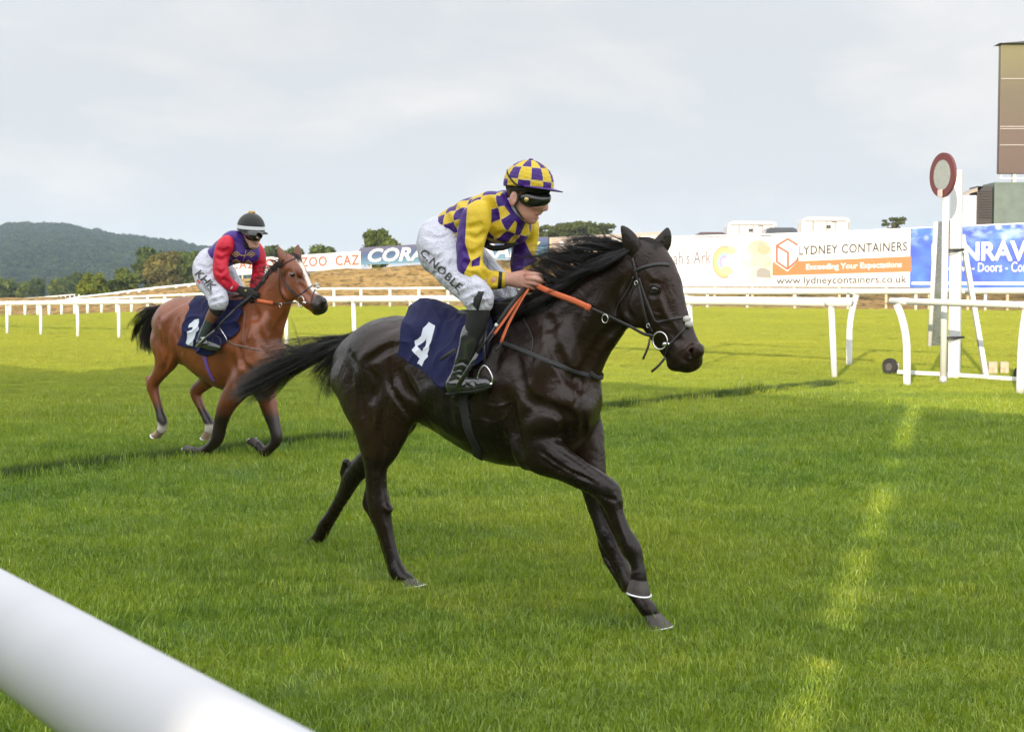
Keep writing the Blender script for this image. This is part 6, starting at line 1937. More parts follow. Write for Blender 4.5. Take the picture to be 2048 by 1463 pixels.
    # ---- number cloth of the black horse
    r4 = strap_root(fr, 'number_cloth', 'navy saddle cloth with a white number 4 on the black horse', 'saddle cloth', 'number cloths')
    top = [(817, 617), (835, 606), (854, 601), (880, 611), (905, 622), (930, 631), (960, 634), (1000, 636)]
    bot = [(783, 707), (812, 726), (836, 739), (864, 760), (893, 780), (915, 770), (935, 745), (960, 715)]
    P, PX = cloth_grid(S, fr, top, bot, .015, .27, 200, 130, off=.010, seed=5, wr=.007)
    k_ = 4.8775; four = [(600 + x / k_, 580 + y / k_) for x, y in [(1275, 335), (1335, 368), (1258, 530), (1205, 604), (1218, 630), (1165, 672), (1158, 690), (1140, 728), (1088, 695), (1118, 645), (1045, 565), (1085, 520), (1088, 470), (1165, 432), (1205, 375)]]
    hole = [(600 + x / k_, 580 + y / k_) for x, y in [(1222, 432), (1200, 468), (1102, 520), (1150, 578), (1185, 530)]]
    sd = np.maximum(poly_sd(PX[..., 0], PX[..., 1], four), -poly_sd(PX[..., 0], PX[..., 1], hole))
    grid_obj('cloth', P, cloth_mat('navy_cloth', (.011, .013, .058), (.62, .66, .74)), r4, {'mark': np.clip(sd, -2, 2).ravel()}, fr)
    # ---------------- bay horse
    fr = YF; S = YS; h = HF
    r_ = strap_root(fr, 'bridle', 'dark bridle with white nose roll and orange gripped reins on the bay horse', 'bridle', 'bridles')
    st = lambda nm, pts, w, m=L, **kw: strap(nm, S, h, pts, w, m, r_, **kw)
    st('cheek_strap', [(559, 533), (565, 551), (573, 570), (583, 583), (594, 594)], .015, mirror=True)
    st('browband', [(563, 533), (572, 525), (584, 519), (598, 516)], .017, plain('browband_red', (.10, .03, .03), .5))
    st('throat_lash', [(559, 541), (558, 560), (560, 580), (566, 596)], .009, mirror=True)
    st('noseband', [(600, 590), (611, 581), (624, 572), (632, 568)], .013); st('noseband', [(632, 573), (628, 585), (623, 598), (621, 612)], .012)
    st('noseband', [(566, 552), (572, 566), (584, 580), (598, 592)], .012)
    mb = MB(); p, _ = h.P(632, 569, -.02); mb.ellip(p, .022, .020, .017); p, _ = h.P(636, 574, -.02); mb.ellip(p, .018, .018, .014); mb.build('nose_roll', MAT['fleece'], r_, True)
    p, _ = h.P(602, 603, -.085); ax = np.array([h.lat[1], -h.lat[0], 0])
    MB().torus(p, .045, .0045, ax, (0, 0, 1), n=30, m=8).build('bit_ring', MAT['steel'], r_, True)
    q, _ = h.P(612, 606, -.085); MB().tube([p + (q - p) * .1, q], .010, 8).build('bit_end', MAT['steel'], r_, True)
    free_strap('rein', h, [(592, 605, -.09), (575, 606, -.10), (561, 607, -.10), (545, 606, -.10)], .012, L, r_)
    MB().torus(fr.P(561, 610, -.13)[0], .018, .003, (1, 0, 0), (0, 0, 1), n=20, m=6).build('rein_ring', MAT['steel'], r_, True)
    a_ = h.P(546, 606, -.10)[0]; b_ = fr.P(500, 597, -.10)[0]; MB().tube([a_, (a_ + b_) / 2 + np.array([0, -.02, 0]), b_], .016, 8, flat=.25, up=(0, -1, 0)).build('rein_grip', MAT['orange_grip'], r_, True)
    r2 = strap_root(fr, 'breast_girth', 'thin brown breast strap round the chest of the bay horse', 'strap', 'breast straps')
    BR = plain('brown_leather', (.16, .09, .07), .5)
    strap('neck_strap', S, fr, [(491, 621), (489, 642), (487, 662), (485, 688)], .016, BR, r2)
    strap('webbing', S, fr, [(450, 668), (458, 682), (470, 690), (485, 692), (510, 698), (535, 702)], .020, BR, r2, mirror=True)
    r3 = strap_root(fr, 'racing_saddle', 'small black racing saddle with purple girth on the bay horse', 'saddle', 'racing saddles')
    cc, k = fr.P(462, 612, 0); ST = SDF((cc[0] - .4, -.36, cc[2] - .45), (cc[0] + .4, .36, cc[2] + .2), .012)
    for sg in (-1, 1):
        ST.chain([[cc[0] - .16, sg * .06, cc[2] + .03, .03, 1], [cc[0] - .02, sg * .05, cc[2] + .01, .028, 1], [cc[0] + .12, sg * .045, cc[2] + .04, .03, 1]], k=.03)
        ST.chain([[cc[0] + .02, sg * .10, cc[2], .018, 1], [cc[0] + .03, sg * .22, cc[2] - .10, .016, 1], [cc[0] + .03, sg * .27, cc[2] - .24, .014, 1]], k=.06)
    ST.mesh('seat', L, r3)
    strap('girth', S, fr, [(407, 690), (409, 712), (415, 735), (424, 755), (428, 762)], .045, MAT['purple_girth'], r3, flat=.12)
    for sg in (-1, 1):
        f_ = lambda u, v, w: fr.P(u, v, -w)[0] if sg < 0 else fr.mir(fr.P(u, v, -w)[0])
        MB().tube(catmull([f_(424, 698, .30), f_(425, 680, .30), f_(432, 672, .30), f_(440, 678, .30), f_(442, 696, .30)], 4), .005, 6).tube([f_(424, 698, .30), f_(442, 696, .30)], .008, 6).build('stirrup_iron', L, r3, True)
        MB().tube([f_(445, 640, .27), f_(438, 655, .285), f_(432, 672, .30)], .009, 6, flat=.35, up=(0, -1, 0)).build('stirrup_leather', L, r3, True)
    MB().tube([fr.P(440, 655, -.30)[0], fr.P(452, 675, -.29)[0], fr.P(456, 688, -.28)[0]], .005, 6).build('buckle_strap', MAT['steel'], r3, True)
    r4 = strap_root(fr, 'number_cloth', 'navy saddle cloth with a partly hidden white number on the bay horse', 'saddle cloth', 'number cloths')
    top = [(396, 609), (406, 605), (416, 604), (440, 610), (470, 614), (494, 612)]; bot = [(355, 690), (370, 693), (386, 697), (404, 711), (424, 706), (452, 672)]
    P, PX = cloth_grid(S, fr, top, bot, .015, .27, 140, 90, off=.012, seed=8, wr=.009)
    k_ = 3.85; one = [(240 + x / k_, 560 + y / k_) for x, y in [(548, 372), (560, 350), (598, 322), (640, 318), (632, 385), (606, 405), (560, 508), (508, 486), (546, 402), (578, 385), (583, 368)]]
    sd = poly_sd(PX[..., 0], PX[..., 1], one)
    grid_obj('cloth', P, cloth_mat('navy_cloth_bay', (.011, .013, .058), (.60, .66, .72)), r4, {'mark': np.clip(sd, -2, 2).ravel()}, fr)
build_tack()
# ================================================================ riders
def skin_mat(name, col):
    m, nt, b = mat_new(name)
    c = ramp(nt, noise(nt, 30, 4), [(.3, tuple(x * .85 for x in col)), (.7, tuple(min(1, x * 1.1) for x in col))])
    c = mixc(nt, ramp(nt, noise(nt, 9, 3), [(.5, (0, 0, 0)), (.7, (.35, .35, .35))]), c, (col[0] * 1.05, col[1] * .72, col[2] * .68))
    c = mixc(nt, attr(nt, 'lip'), c, (col[0] * .75, col[1] * .42, col[2] * .42))
    nt.links.new(c, b.inputs['Base Color']); b.inputs['Roughness'].default_value = .5
    b.inputs['Subsurface Weight'].default_value = .12; b.inputs['Subsurface Radius'].default_value = (.01, .004, .002); b.inputs['Subsurface Scale'].default_value = .5
    bump(nt, b, noise(nt, 160, 3), .12, .002)
    return m
def fabric(nt, b, rough=.6, fold=.5, scale=11, fd=.012, sheen=.03):
    b.inputs['Roughness'].default_value = rough; b.inputs['Specular IOR Level'].default_value = .28; b.inputs['Sheen Weight'].default_value = sheen; b.inputs['Sheen Roughness'].default_value = .4
    g = nt.nodes.new('ShaderNodeTexCoord')
    n1 = noise(nt, scale, 3, .55, dist=1.2, vec=mapping(nt, (1, 1, .8), g.outputs['Object']))
    n2 = noise(nt, scale * 3.2, 3, .5, dist=.8, vec=g.outputs['Object'])
    h = mth(nt, 'ADD', n1, mth(nt, 'MULTIPLY', n2, .28))
    bump(nt, b, h, fold, fd)
def mark_mix(nt, a, name, lo, hi=None):
    """0 where attribute < lo, 1 beyond"""
    return mth(nt, 'GREATER_THAN', attr(nt, name), lo)
MAT['skin_pink'] = skin_mat('skin_pink', (.50, .27, .21)); MAT['skin_pale'] = skin_mat('skin_pale', (.62, .40, .33))
MAT['visor'] = plain('goggle_lens', (.008, .009, .009), .16, coat=.3, var=.1); MAT['gloss_black'] = plain('boot_leather', (.020, .022, .024), .16, coat=.8, bumpy=.2, bscale=25, var=.3)
MAT['gaiter'] = plain('gaiter_black', (.012, .012, .012), .85, bumpy=.3, bscale=400); MAT['brass'] = plain('brass_button', (.55, .42, .14), .35, metal=.8)
MAT['lens_white'] = plain('label_white', (.6, .62, .62), .4)
YEL = (.56, .40, .022); PUR = (.040, .009, .150)
def px_of(fr, V):
    """photo pixel of points in the body frame"""
    W = fr.W(V); d = W - np.array([0, 0, CH]); z = d @ _F
    return 1024 + FPX * d[:, 0] / z, 731.5 - FPX * (d @ _U) / z
def silk_checks():
    m, nt, b = mat_new('silk_checks')
    ck = mth(nt, 'ADD', mth(nt, 'FLOOR', attr(nt, 'ca')), mth(nt, 'FLOOR', attr(nt, 'cb')))
    ck = mth(nt, 'ABSOLUTE', mth(nt, 'MODULO', ck, 2.0)); ck = mth(nt, 'GREATER_THAN', ck, .5)
    c = mixc(nt, ck, YEL, PUR)
    # sewn edges
    fa = mth(nt, 'FRACT', attr(nt, 'ca')); fb = mth(nt, 'FRACT', attr(nt, 'cb'))
    ed = mth(nt, 'MINIMUM', mth(nt, 'MINIMUM', fa, mth(nt, 'SUBTRACT', 1, fa)), mth(nt, 'MINIMUM', fb, mth(nt, 'SUBTRACT', 1, fb)))
    c = mixc(nt, mth(nt, 'MULTIPLY', mth(nt, 'LESS_THAN', ed, .035), .6), c, (.62, .50, .16))
    c = mixc(nt, mth(nt, 'GREATER_THAN', attr(nt, 'pur'), 0.0), c, PUR)
    nt.links.new(c, b.inputs['Base Color']); fabric(nt, b, .45, .75, 12, .014); return m
def two_tone(name, a, c2, at_='pur', rough=.45, fold=.7):
    m, nt, b = mat_new(name)
    c = mixc(nt, mth(nt, 'GREATER_THAN', attr(nt, at_), 0.0), a, c2)
    c = mixc(nt, mth(nt, 'GREATER_THAN', attr(nt, 'blk'), 0.0), c, (.012, .012, .014))
    nt.links.new(c, b.inputs['Base Color']); fabric(nt, b, rough, fold, 12, .014); return m
def white_cloth():
    m, nt, b = mat_new('breeches_white')
    nt.links.new(ramp(nt, noise(nt, 8, 4), [(.3, (.46, .47, .55)), (.7, (.55, .56, .64))]), b.inputs['Base Color']); fabric(nt, b, .65, 1.0, 15, .026, .1); return m
MAT['breeches'] = white_cloth()
def surf_text(S, fr, s, o, d, up, L, Hh, mat, parent, name='lettering', off=.003, **kw):
    """text laid on the cloth: origin px, unit direction px, up px"""
    V, F = text_verts(s, res=2, **kw)
    # subdivide so that it follows the cloth
    bm = bmesh.new(); vs = [bm.verts.new((x * L, y * Hh, 0)) for x, y in V]
    for f in F:
        try: bm.faces.new([vs[i] for i in f])
        except ValueError: pass
    bmesh.ops.triangulate(bm, faces=bm.faces[:]); bmesh.ops.subdivide_edges(bm, edges=bm.edges[:], cuts=2, use_grid_fill=True); bmesh.ops.triangulate(bm, faces=bm.faces[:]); bm.verts.index_update(); bm.verts.ensure_lookup_table()
    Q = np.array([v.co[:2] for v in bm.verts]); Fc = [[v.index for v in f.verts] for f in bm.faces]; bm.free()
    d = np.array(d, float); up = np.array(up, float); P2 = np.array(o) + Q[:, :1] * d + Q[:, 1:] * up
    P, ok = hits(S, fr, P2); N_ = S.grad(P); P = P + N_ * off
    Fc = [f for f in Fc if all(ok[i] for i in f)]
    return MB().add(P, Fc).build(name, mat, parent)
def helmet_mesh(c, R, front, up, parent, mat, name='helmet', squash=1.0, low=-.15):
    """cap: hemisphere-ish shell with attributes loc"""
    front = np.array(front, float); front /= np.linalg.norm(front); up = np.array(up, float); up -= front * up.dot(front); up /= np.linalg.norm(up); sd = np.cross(up, front)
    V = []; A = []; n = 72; m = 34; r = np.random.RandomState(5)
    for j in range(m + 1):
        ph = math.pi / 2 - (math.pi / 2 - math.asin(low)) * j / m
        for i in range(n):
            t = 2 * math.pi * i / n; l = np.array([math.cos(ph) * math.cos(t), math.cos(ph) * math.sin(t), math.sin(ph)])
            w = .0022 * math.sin(ph * 34 + 3 * math.sin(t * 3)) * math.cos(t * 12) * (1 if name == 'helmet_cover' else 0)
            q = (R + w) * l * np.array([1.06, .93, squash]); V.append(c + front * q[0] + sd * q[1] + up * q[2]); A.append(l)
    F = [(j * n + i, (j + 1) * n + i, (j + 1) * n + (i + 1) % n, j * n + (i + 1) % n) for j in range(m) for i in range(n)]
    o = mesh_obj(name, V, np.array(F), mat, parent, True, {'loc': A})
    md = o.modifiers.new('thickness', 'SOLIDIFY'); md.thickness = .008; md.offset = -1
    return front, sd, up
def brim(c, R, front, sd, up, z, reach, mat, parent, drop=.012):
    V = []; n = 24; m = 6
    for j in range(m + 1):
        for i in range(n + 1):
            t = math.radians(-78 + 156 * i / n); k = j / m
            rr = R * (1.0 + 0 * k) + reach * k * math.cos(t) ** 1.0
            p = np.array([math.cos(t) * rr * 1.06, math.sin(t) * rr * .95, z - drop * k * (.3 + .7 * math.cos(t)) ])
            V.append(c + front * p[0] + sd * p[1] + up * p[2])
    F = [(j * (n + 1) + i, (j + 1) * (n + 1) + i, (j + 1) * (n + 1) + i + 1, j * (n + 1) + i + 1) for j in range(m) for i in range(n)]
    o = mesh_obj('brim', V, np.array(F), mat, parent, True); md = o.modifiers.new('thickness', 'SOLIDIFY'); md.thickness = .004; return o
def fist(S, fr, rows, k=.004):
    for f in rows: S.chain(px(fr, fix_ratio(f, 1.0)), k=k, n=3)

def build_rider_one():
    fr = BF; HJ = SubFrame(BF, 24, (1045, 400)); root = fr.root('person')
    tag(root, 'rider in yellow and purple checked silks crouching over the black horse, goggles on', 'person')
    C = lambda S, rows, k=.02, n=3, g=0, f=fr, **kw: S.chain([[a, b, c, max(r + g, .006), q] for a, b, c, r, q in px(f, fix_ratio(rows))], k=k, n=n, **kw)
    LO, HI = (-.75, -.50, .75), (1.0, .55, 2.6)
    torso = [(900, 462, 0, 33, 1.25), (925, 452, 0, 41, 1.12), (960, 441, 0, 45, 1.12), (995, 434, 0, 43, 1.2), (1018, 428, 0, 34, 1.3)]
    arm_n = [(960, 424, -.185, 24), (947, 448, -.205, 27), (941, 485, -.23, 26.5), (938, 520, -.25, 25), (942, 546, -.25, 22), (960, 557, -.225, 19), (985, 560, -.17, 16), (1006, 559, -.125, 14)]
    arm_f = [(1040, 438, .165, 24), (1050, 462, .18, 25), (1048, 495, .19, 24), (1042, 525, .16, 21), (1044, 545, .10, 16), (1058, 548, .05, 12)]
    leg_n = [(878, 472, -.07, 36, 1.0), (877, 499, -.12, 38, .9), (896, 526, -.18, 33, .85), (920, 554, -.235, 27, .9), (945, 582, -.27, 23, .95), (958, 598, -.285, 20, .95), (957, 604, -.285, 16, .95)]
    leg_f = [(900, 478, .08, 36, 1.0), (935, 520, .14, 36, .9), (975, 560, .20, 30, .9), (1003, 585, .255, 25, .95), (1008, 602, .265, 21, .95), (1003, 625, .265, 17, .95)]
    # ---- body
    S = SDF((-.75, -.50, .75), (.85, .55, 2.6), .0062)
    C(S, torso, g=-.016); C(S, arm_n, g=-.014); C(S, arm_f, g=-.014); C(S, leg_n, g=-.016); C(S, leg_f, g=-.016)
    C(S, [(955, 622, -.285, 17), (948, 655, -.295, 15), (938, 690, -.30, 14), (926, 725, -.31, 11), (918, 750, -.31, 10), (912, 768, -.31, 10), (935, 772, -.31, 9), (965, 771, -.31, 7)], g=-.008)
    C(S, [(1003, 625, .265, 15), (996, 660, .28, 14), (980, 700, .29, 12), (968, 735, .29, 9), (975, 760, .29, 8), (1010, 758, .29, 6)], g=-.006)
    # neck and head
    C(S, [(1008, 425, 0, 20, 1.0), (1024, 412, 0, 19, 1.0), (1036, 400, 0, 20, 1.0)], k=.02)
    hp = lambda *a, **kw: pell(S, HJ, *a, **kw)
    hl = HJ.lat
    hp(1055, 368, 0, 42, 44, 31, 10, k=.01)
    C(S, [(1062, 388, 0, 31, .86), (1064, 404, 0, 28, .84), (1058, 420, 0, 19.5, .84), (1057, 432, 0, 13.5, 1.0)], k=.015, f=HJ, lat=hl)
    C(S, [(1040, 400, -.035, 14, .8), (1044, 416, -.035, 8.5, .8), (1057, 430, -.02, 9, .9)], k=.02, f=HJ, lat=hl)
    C(S, [(1040, 400, .035, 14, .8), (1044, 416, .035, 8.5, .8), (1057, 430, .02, 9, .9)], k=.02, f=HJ, lat=hl)
    C(S, [(1086, 396, 0, 5, .9), (1089, 408, 0, 5.5, .9), (1091, 417, 0, 5.5, 1.0)], k=.008, f=HJ, lat=hl)          # nose
    for sg in (-1, 1):
        C(S, [(1088, 419, sg * .010, 3.2, 1), (1085, 420, sg * .011, 3.0, 1)], k=.005, f=HJ, lat=hl)                  # nostril wings
        C(S, [(1079, 408, sg * .040, 8, .9), (1070, 410, sg * .052, 7, .9)], k=.02, f=HJ, lat=hl)                     # cheek bones
    C(S, [(1077, 427, 0, 3.8, 2.2), (1077, 430, 0, 3.0, 2.4)], k=.004, f=HJ, lat=hl)
    C(S, [(1074, 435, 0, 3.8, 2.2)] * 2, k=.005, n=1, f=HJ, lat=hl)
    C(S, [(1066, 441, 0, 7, 1.2), (1060, 441, 0, 7, 1.4)], k=.012, f=HJ, lat=hl)                                       # chin
    for w0 in np.linspace(-.022, .022, 5): pass
    C(S, [(1076, 432.3, -.026, 1.6, 1), (1079, 432.3, 0, 1.8, 1), (1076, 432.3, .026, 1.6, 1)], k=.002, op='-', f=HJ)
    # ears
    for sg in (-1, 1):
        hp(1027, 397, sg * .082, 8.5, 16, 5.0, -12, k=.005); hp(1028.5, 395, sg * .098, 4.5, 9.5, 4.0, -12, k=.003, op='-')
    # near hand closed round the reins
    C(S, [(1008, 559, -.125, 11, .85), (1022, 559, -.11, 11.5, .8), (1038, 559, -.10, 15, .62), (1055, 560, -.095, 16, .60)], k=.012)
    fist(S, fr, [[(1052, 549, -.115, 5.2), (1066, 548, -.12, 5.0), (1080, 551, -.10, 4.6), (1084, 556, -.075, 4.2), (1074, 558, -.062, 4)],
                 [(1054, 557, -.120, 5.2), (1068, 557, -.125, 5.0), (1082, 561, -.105, 4.7), (1083, 566, -.078, 4.2), (1072, 566, -.064, 4)],
                 [(1053, 565, -.118, 5.0), (1066, 566, -.122, 4.8), (1077, 570, -.104, 4.5), (1077, 574, -.078, 4.0), (1066, 573, -.066, 3.8)],
                 [(1049, 571, -.112, 4.5), (1060, 573, -.114, 4.3), (1068, 577, -.098, 4.0), (1066, 579, -.078, 3.6), (1058, 577, -.070, 3.4)],
                 [(1034, 549, -.085, 6.0), (1050, 544, -.078, 5.4), (1064, 543, -.075, 4.8), (1075, 546, -.078, 4.2)]])
    # far hand
    C(S, [(1058, 549, .05, 10, .8), (1068, 551, .035, 11, .7), (1078, 553, .02, 11, .7)], k=.01)
    fist(S, fr, [[(1078, 547, .00, 4.2), (1088, 549, -.005, 4.0), (1091, 554, .015, 3.6), (1083, 556, .025, 3.4)],
                 [(1078, 554, .00, 4.2), (1089, 556, -.005, 4.0), (1091, 561, .015, 3.6), (1083, 563, .025, 3.4)],
                 [(1077, 560, .00, 4.0), (1086, 563, -.005, 3.8), (1088, 567, .015, 3.4), (1080, 568, .025, 3.2)],
                 [(1074, 565, .00, 3.7), (1081, 569, -.003, 3.5), (1082, 572, .012, 3.2), (1075, 572, .02, 3.0)],
                 [(1066, 544, .02, 4.4), (1076, 540, .01, 4.0), (1086, 541, .01, 3.6)]])
    lipc = HJ.P(1077, 431, 0)[0]
    S.mesh('body', MAT['skin_pink'], root, attrs_fn=lambda V: {'lip': np.clip((.020 - np.linalg.norm((V - lipc) * np.array([1, .60, 1.9]), axis=1)) / .006, 0, 1)})
    # ---- jacket
    J = SDF((-.70, -.42, 1.35), (.75, .45, 2.45), .0065)
    C(J, torso, k=.03)
    pell(J, fr, 975, 410, -.10, 40, 26, 26, 15, k=.05); pell(J, fr, 1005, 408, .10, 40, 26, 26, 15, k=.05)
    C(J, [(1000, 452, -.06, 30, 1.0), (1030, 458, .06, 30, 1.0)], k=.05)
    C(J, [(870, 462, -.06, 16, 1.5), (880, 480, -.06, 14, 1.5)], k=.05)
    C(J, [(1012, 402, 0, 21, 1.15), (1020, 398, 0, 19.5, 1.1)], k=.02)
    C(J, [(1040, 418, 0, 16, 1.0), (1044, 432, 0, 14, 1.0)], k=.03)
    C(J, [(1030, 396, 0, 19, 1.05), (1046, 392, 0, 20, 1.05)], k=.004, op='-')
    C(J, [(1052, 410, 0, 20, .9), (1060, 430, 0, 16, .9)], k=.004, op='-')
    J.noise(.0045, 16, 41); J.noise(.0020, 48, 42)
    for a_ in ([(1030, 480), (1010, 470), (985, 474)], [(905, 412), (925, 440), (905, 470)], [(930, 404), (950, 425)], [(890, 430), (900, 460), (886, 480)], [(975, 400), (990, 425), (985, 450)]):
        groove(J, fr, a_, .02, .006, .02)
    ax = np.array([fr.P(1010, 400, 0)[0] - fr.P(862, 448, 0)[0]])[0]; ax /= np.linalg.norm(ax); o0 = fr.P(862, 448, 0)[0]
    up_ = np.array([0, 0, 1.0]) - ax * ax[2]; up_ /= np.linalg.norm(up_)
    def jat(V):
        q = V - o0; a = q @ ax; y = V[:, 1]; z = (q - np.outer(a, ax)) @ up_ + .02
        ang = np.arctan2(-y, z + .03)
        u, v = px_of(fr, V)
        col = -poly_sd(u, v, [(1008, 380), (1020, 386), (1030, 404), (1046, 430), (1052, 444), (1040, 470), (1030, 470), (1034, 446), (1010, 414), (1000, 392)])
        hem = -poly_sd(u, v, [(850, 435), (862, 432), (858, 452), (862, 470), (872, 492), (910, 503), (910, 512), (850, 512)])
        return {'ca': (a + .012) / .076, 'cb': ang * .15 / .070 + 20.5, 'pur': np.clip(np.maximum(col, hem), -2, 2)}
    J.mesh('silks_jacket', silk_checks(), root, attrs_fn=jat)
    # sleeves
    SL = two_tone('silk_sleeve', YEL, PUR)
    N = SDF((-.45, -.42, 1.4), (.75, .02, 2.4), .0062)
    C(N, arm_n, k=.02); C(N, [(1006, 559, -.125, 14), (1017, 559, -.11, 12.5)], k=.01); C(N, [(1016, 559, -.112, 10.5), (1030, 559, -.105, 10.5)], k=.002, op='-')
    C(N, [(1009, 559, -.12, 16)] * 2, k=.01, n=1) if False else None
    pell(N, fr, 950, 545, -.25, 22, 18, 16, 30, k=.04); pell(N, fr, 953, 440, -.20, 26, 30, 22, 70, k=.04)
    for p in ([(925, 500), (945, 508), (962, 498)], [(928, 524), (946, 532), (962, 520)], [(935, 470), (955, 476), (968, 466)], [(945, 548), (955, 556), (958, 570)], [(968, 545), (974, 558), (970, 572)], [(940, 455), (960, 450)], [(985, 548), (990, 558), (988, 568)]):
        groove(N, fr, p, .014, .007, .014)
    N.noise(.003, 20, 51); N.noise(.0015, 60, 52)
    def nat(V):
        u, v = px_of(fr, V)
        p1 = -poly_sd(u, v, [(900, 400), (934, 416), (932, 450), (930, 485), (941, 522), (928, 546), (936, 571), (930, 590), (900, 590)])
        p2 = -poly_sd(u, v, [(944, 521), (961, 512), (959, 531), (943, 533)])
        bk = -poly_sd(u, v, [(998, 540), (1005, 541), (1003, 578), (995, 578)])
        back = np.where(V[:, 1] > -.19, 1.0, -1.0) * 0 - 2
        return {'pur': np.clip(np.maximum(p1, p2), -2, 2), 'blk': np.clip(bk, -2, 2)}
    N.mesh('sleeve', SL, root, attrs_fn=nat)
    Fs = SDF((-.3, -.05, 1.4), (.9, .42, 2.4), .0065)
    C(Fs, arm_f, k=.02); pell(Fs, fr, 1050, 450, .17, 24, 26, 20, 80, k=.04); pell(Fs, fr, 1056, 520, .16, 18, 20, 14, 60, k=.04)
    for p in ([(1030, 500), (1048, 508), (1062, 500)], [(1034, 520), (1050, 528), (1064, 516)], [(1040, 480), (1060, 482)]): groove(Fs, fr, p, .014, .007, .014)
    Fs.noise(.003, 20, 61); Fs.noise(.0015, 60, 62)
    def fat(V):
        u, v = px_of(fr, V)
        p1 = -poly_sd(u, v, [(1010, 482), (1030, 482), (1046, 474), (1062, 508), (1076, 522), (1066, 528), (1046, 536), (1046, 552), (1015, 560)])
        return {'pur': np.clip(p1, -2, 2), 'blk': np.full(len(V), -1.0)}
    Fs.mesh('sleeve', SL, root, attrs_fn=fat)
    # body protector under the silks
    mb = MB(); q = [fr.P(*p)[0] for p in ((965, 486, -.06), (985, 496, -.04), (1010, 494, .0), (1032, 484, .05))]
    mb.tube(catmull(q, 3), .030, 10, flat=.5, up=(0, 0, 1)); mb.build('body_protector', MAT['gaiter'], root, True)
    # ---- breeches
    B = SDF((-.75, -.46, 1.15), (.65, .5, 2.25), .007)
    C(B, leg_n, k=.05); C(B, leg_f, k=.05); C(B, [(895, 462, 0, 34, 1.3), (885, 490, 0, 36, 1.35)], k=.05)
    for p in ([(850, 470), (872, 476), (900, 470)], [(845, 505), (866, 516), (880, 512)], [(865, 545), (890, 540), (905, 520)], [(905, 575), (930, 565), (945, 545)], [(915, 592), (940, 580), (962, 574)], [(935, 604), (955, 592), (978, 590)], [(940, 615), (958, 610), (976, 604)], [(990, 592), (1003, 604), (1020, 600)], [(985, 565), (1005, 575), (1018, 590)], [(900, 520), (915, 545), (935, 560)]):
        groove(B, fr, p, .013, .007, .014)
    B.noise(.0045, 15, 71); B.noise(.0022, 45, 72)
    B.mesh('breeches', MAT['breeches'], root)
    BK = flat_mat('print_black', (.03, .03, .03))
    surf_text(B, fr, 'C.NOBLE', (839, 507), (.715, .70), (.70, -.715), 108, 15.5, BK, root, bold=.012, space=1.12)
    # ---- gaiter, boots
    g = SDF((-.5, -.45, .7), (.75, .45, 1.7), .006)
    C(g, [(958, 613, -.285, 17), (957, 624, -.287, 23), (954, 642, -.29, 22), (949, 658, -.295, 19.5), (946, 668, -.297, 18)], k=.01)
    C(g, [(1006, 610, .27, 20), (1002, 640, .275, 17), (999, 665, .28, 15)], k=.01)
    g.noise(.001, 40, 8); g.mesh('gaiter', MAT['gaiter'], root)
    mb = MB(); q = [fr.P(*p)[0] for p in ((950, 612, -.345), (956, 598, -.352), (960, 590, -.35), (962, 583, -.345))]
    mb.tube(q, [.040, .030, .024, .030], 8, flat=.18, up=(-.3, -1, 0)); mb.build('knee_strap', MAT['gaiter'], root, True)
    for sg, rows in ((-1, [[(943, 662, -.298, 18.5), (938, 685, -.302, 18), (929, 715, -.308, 15.5), (922, 738, -.312, 13.5), (917, 752, -.314, 13.5), (909, 766, -.316, 14), (905, 774, -.317, 12)],
                           [(908, 768, -.316, 14), (925, 770, -.317, 13.5), (945, 771, -.318, 12.5), (962, 770, -.318, 10.5), (975, 767, -.318, 8)]]),
                     (1, [[(997, 655, .28, 15), (985, 700, .29, 14), (972, 735, .29, 11), (968, 757, .29, 11)], [(968, 760, .29, 11), (990, 760, .29, 10), (1018, 755, .29, 7)]])):
        b_ = SDF((-.55, -.45, .6), (.75, .45, 1.6), .006)
        for rw in rows: C(b_, rw, k=.02)
        if sg < 0:
            for p in ([(908, 742), (920, 738), (934, 748)], [(905, 752), (918, 748), (930, 756)], [(912, 728), (925, 724), (938, 732)], [(930, 765), (936, 772)], [(945, 763), (950, 771)], [(900, 762), (912, 758), (925, 764)]): groove(b_, fr, p, .006, .005, .008)
        b_.noise(.0012, 30, 9); bo = b_.mesh('boot', MAT['gloss_black'], root)
        sole = MB(); f_ = lambda u, v, w: fr.P(u, v, w)[0]
        if sg < 0: sole.tube([f_(895, 787, -.317), f_(905, 787, -.317), f_(925, 783.5, -.317), f_(945, 783, -.317), f_(965, 779, -.317), f_(981, 773, -.317)], [.022, .032, .026, .034, .032, .014], 10, flat=.24, up=(0, 0, 1))
        else: sole.tube([f_(960, 774, .29), f_(990, 772, .29), f_(1022, 765, .29)], [.028, .03, .012], 10, flat=.25, up=(0, 0, 1))
        sole.build('sole', MAT['rubber'], bo, True)
    # ---- helmet, goggles
    c, k = HJ.P(1057, 368, 0); fw = np.array([hl[1], -hl[0], 0]) * 1.0; tilt = math.radians(-6)
    fwt = fw * math.cos(tilt) + np.array([0, 0, 1.]) * math.sin(tilt)
    m, nt, b = mat_new('helmet_checks')
    sp = nt.nodes.new('ShaderNodeSeparateXYZ'); nt.links.new(attr(nt, 'loc', 'Vector'), sp.inputs[0])
    lon = mth(nt, 'ARCTAN2', sp.outputs[1], sp.outputs[0]); lat = mth(nt, 'ARCSINE', sp.outputs[2])
    a_ = mth(nt, 'FLOOR', mth(nt, 'MULTIPLY_ADD', lon, 12 / 6.28319, 6.0 + .15)); r1 = mth(nt, 'GREATER_THAN', lat, .74); r2 = mth(nt, 'GREATER_THAN', lat, .14)
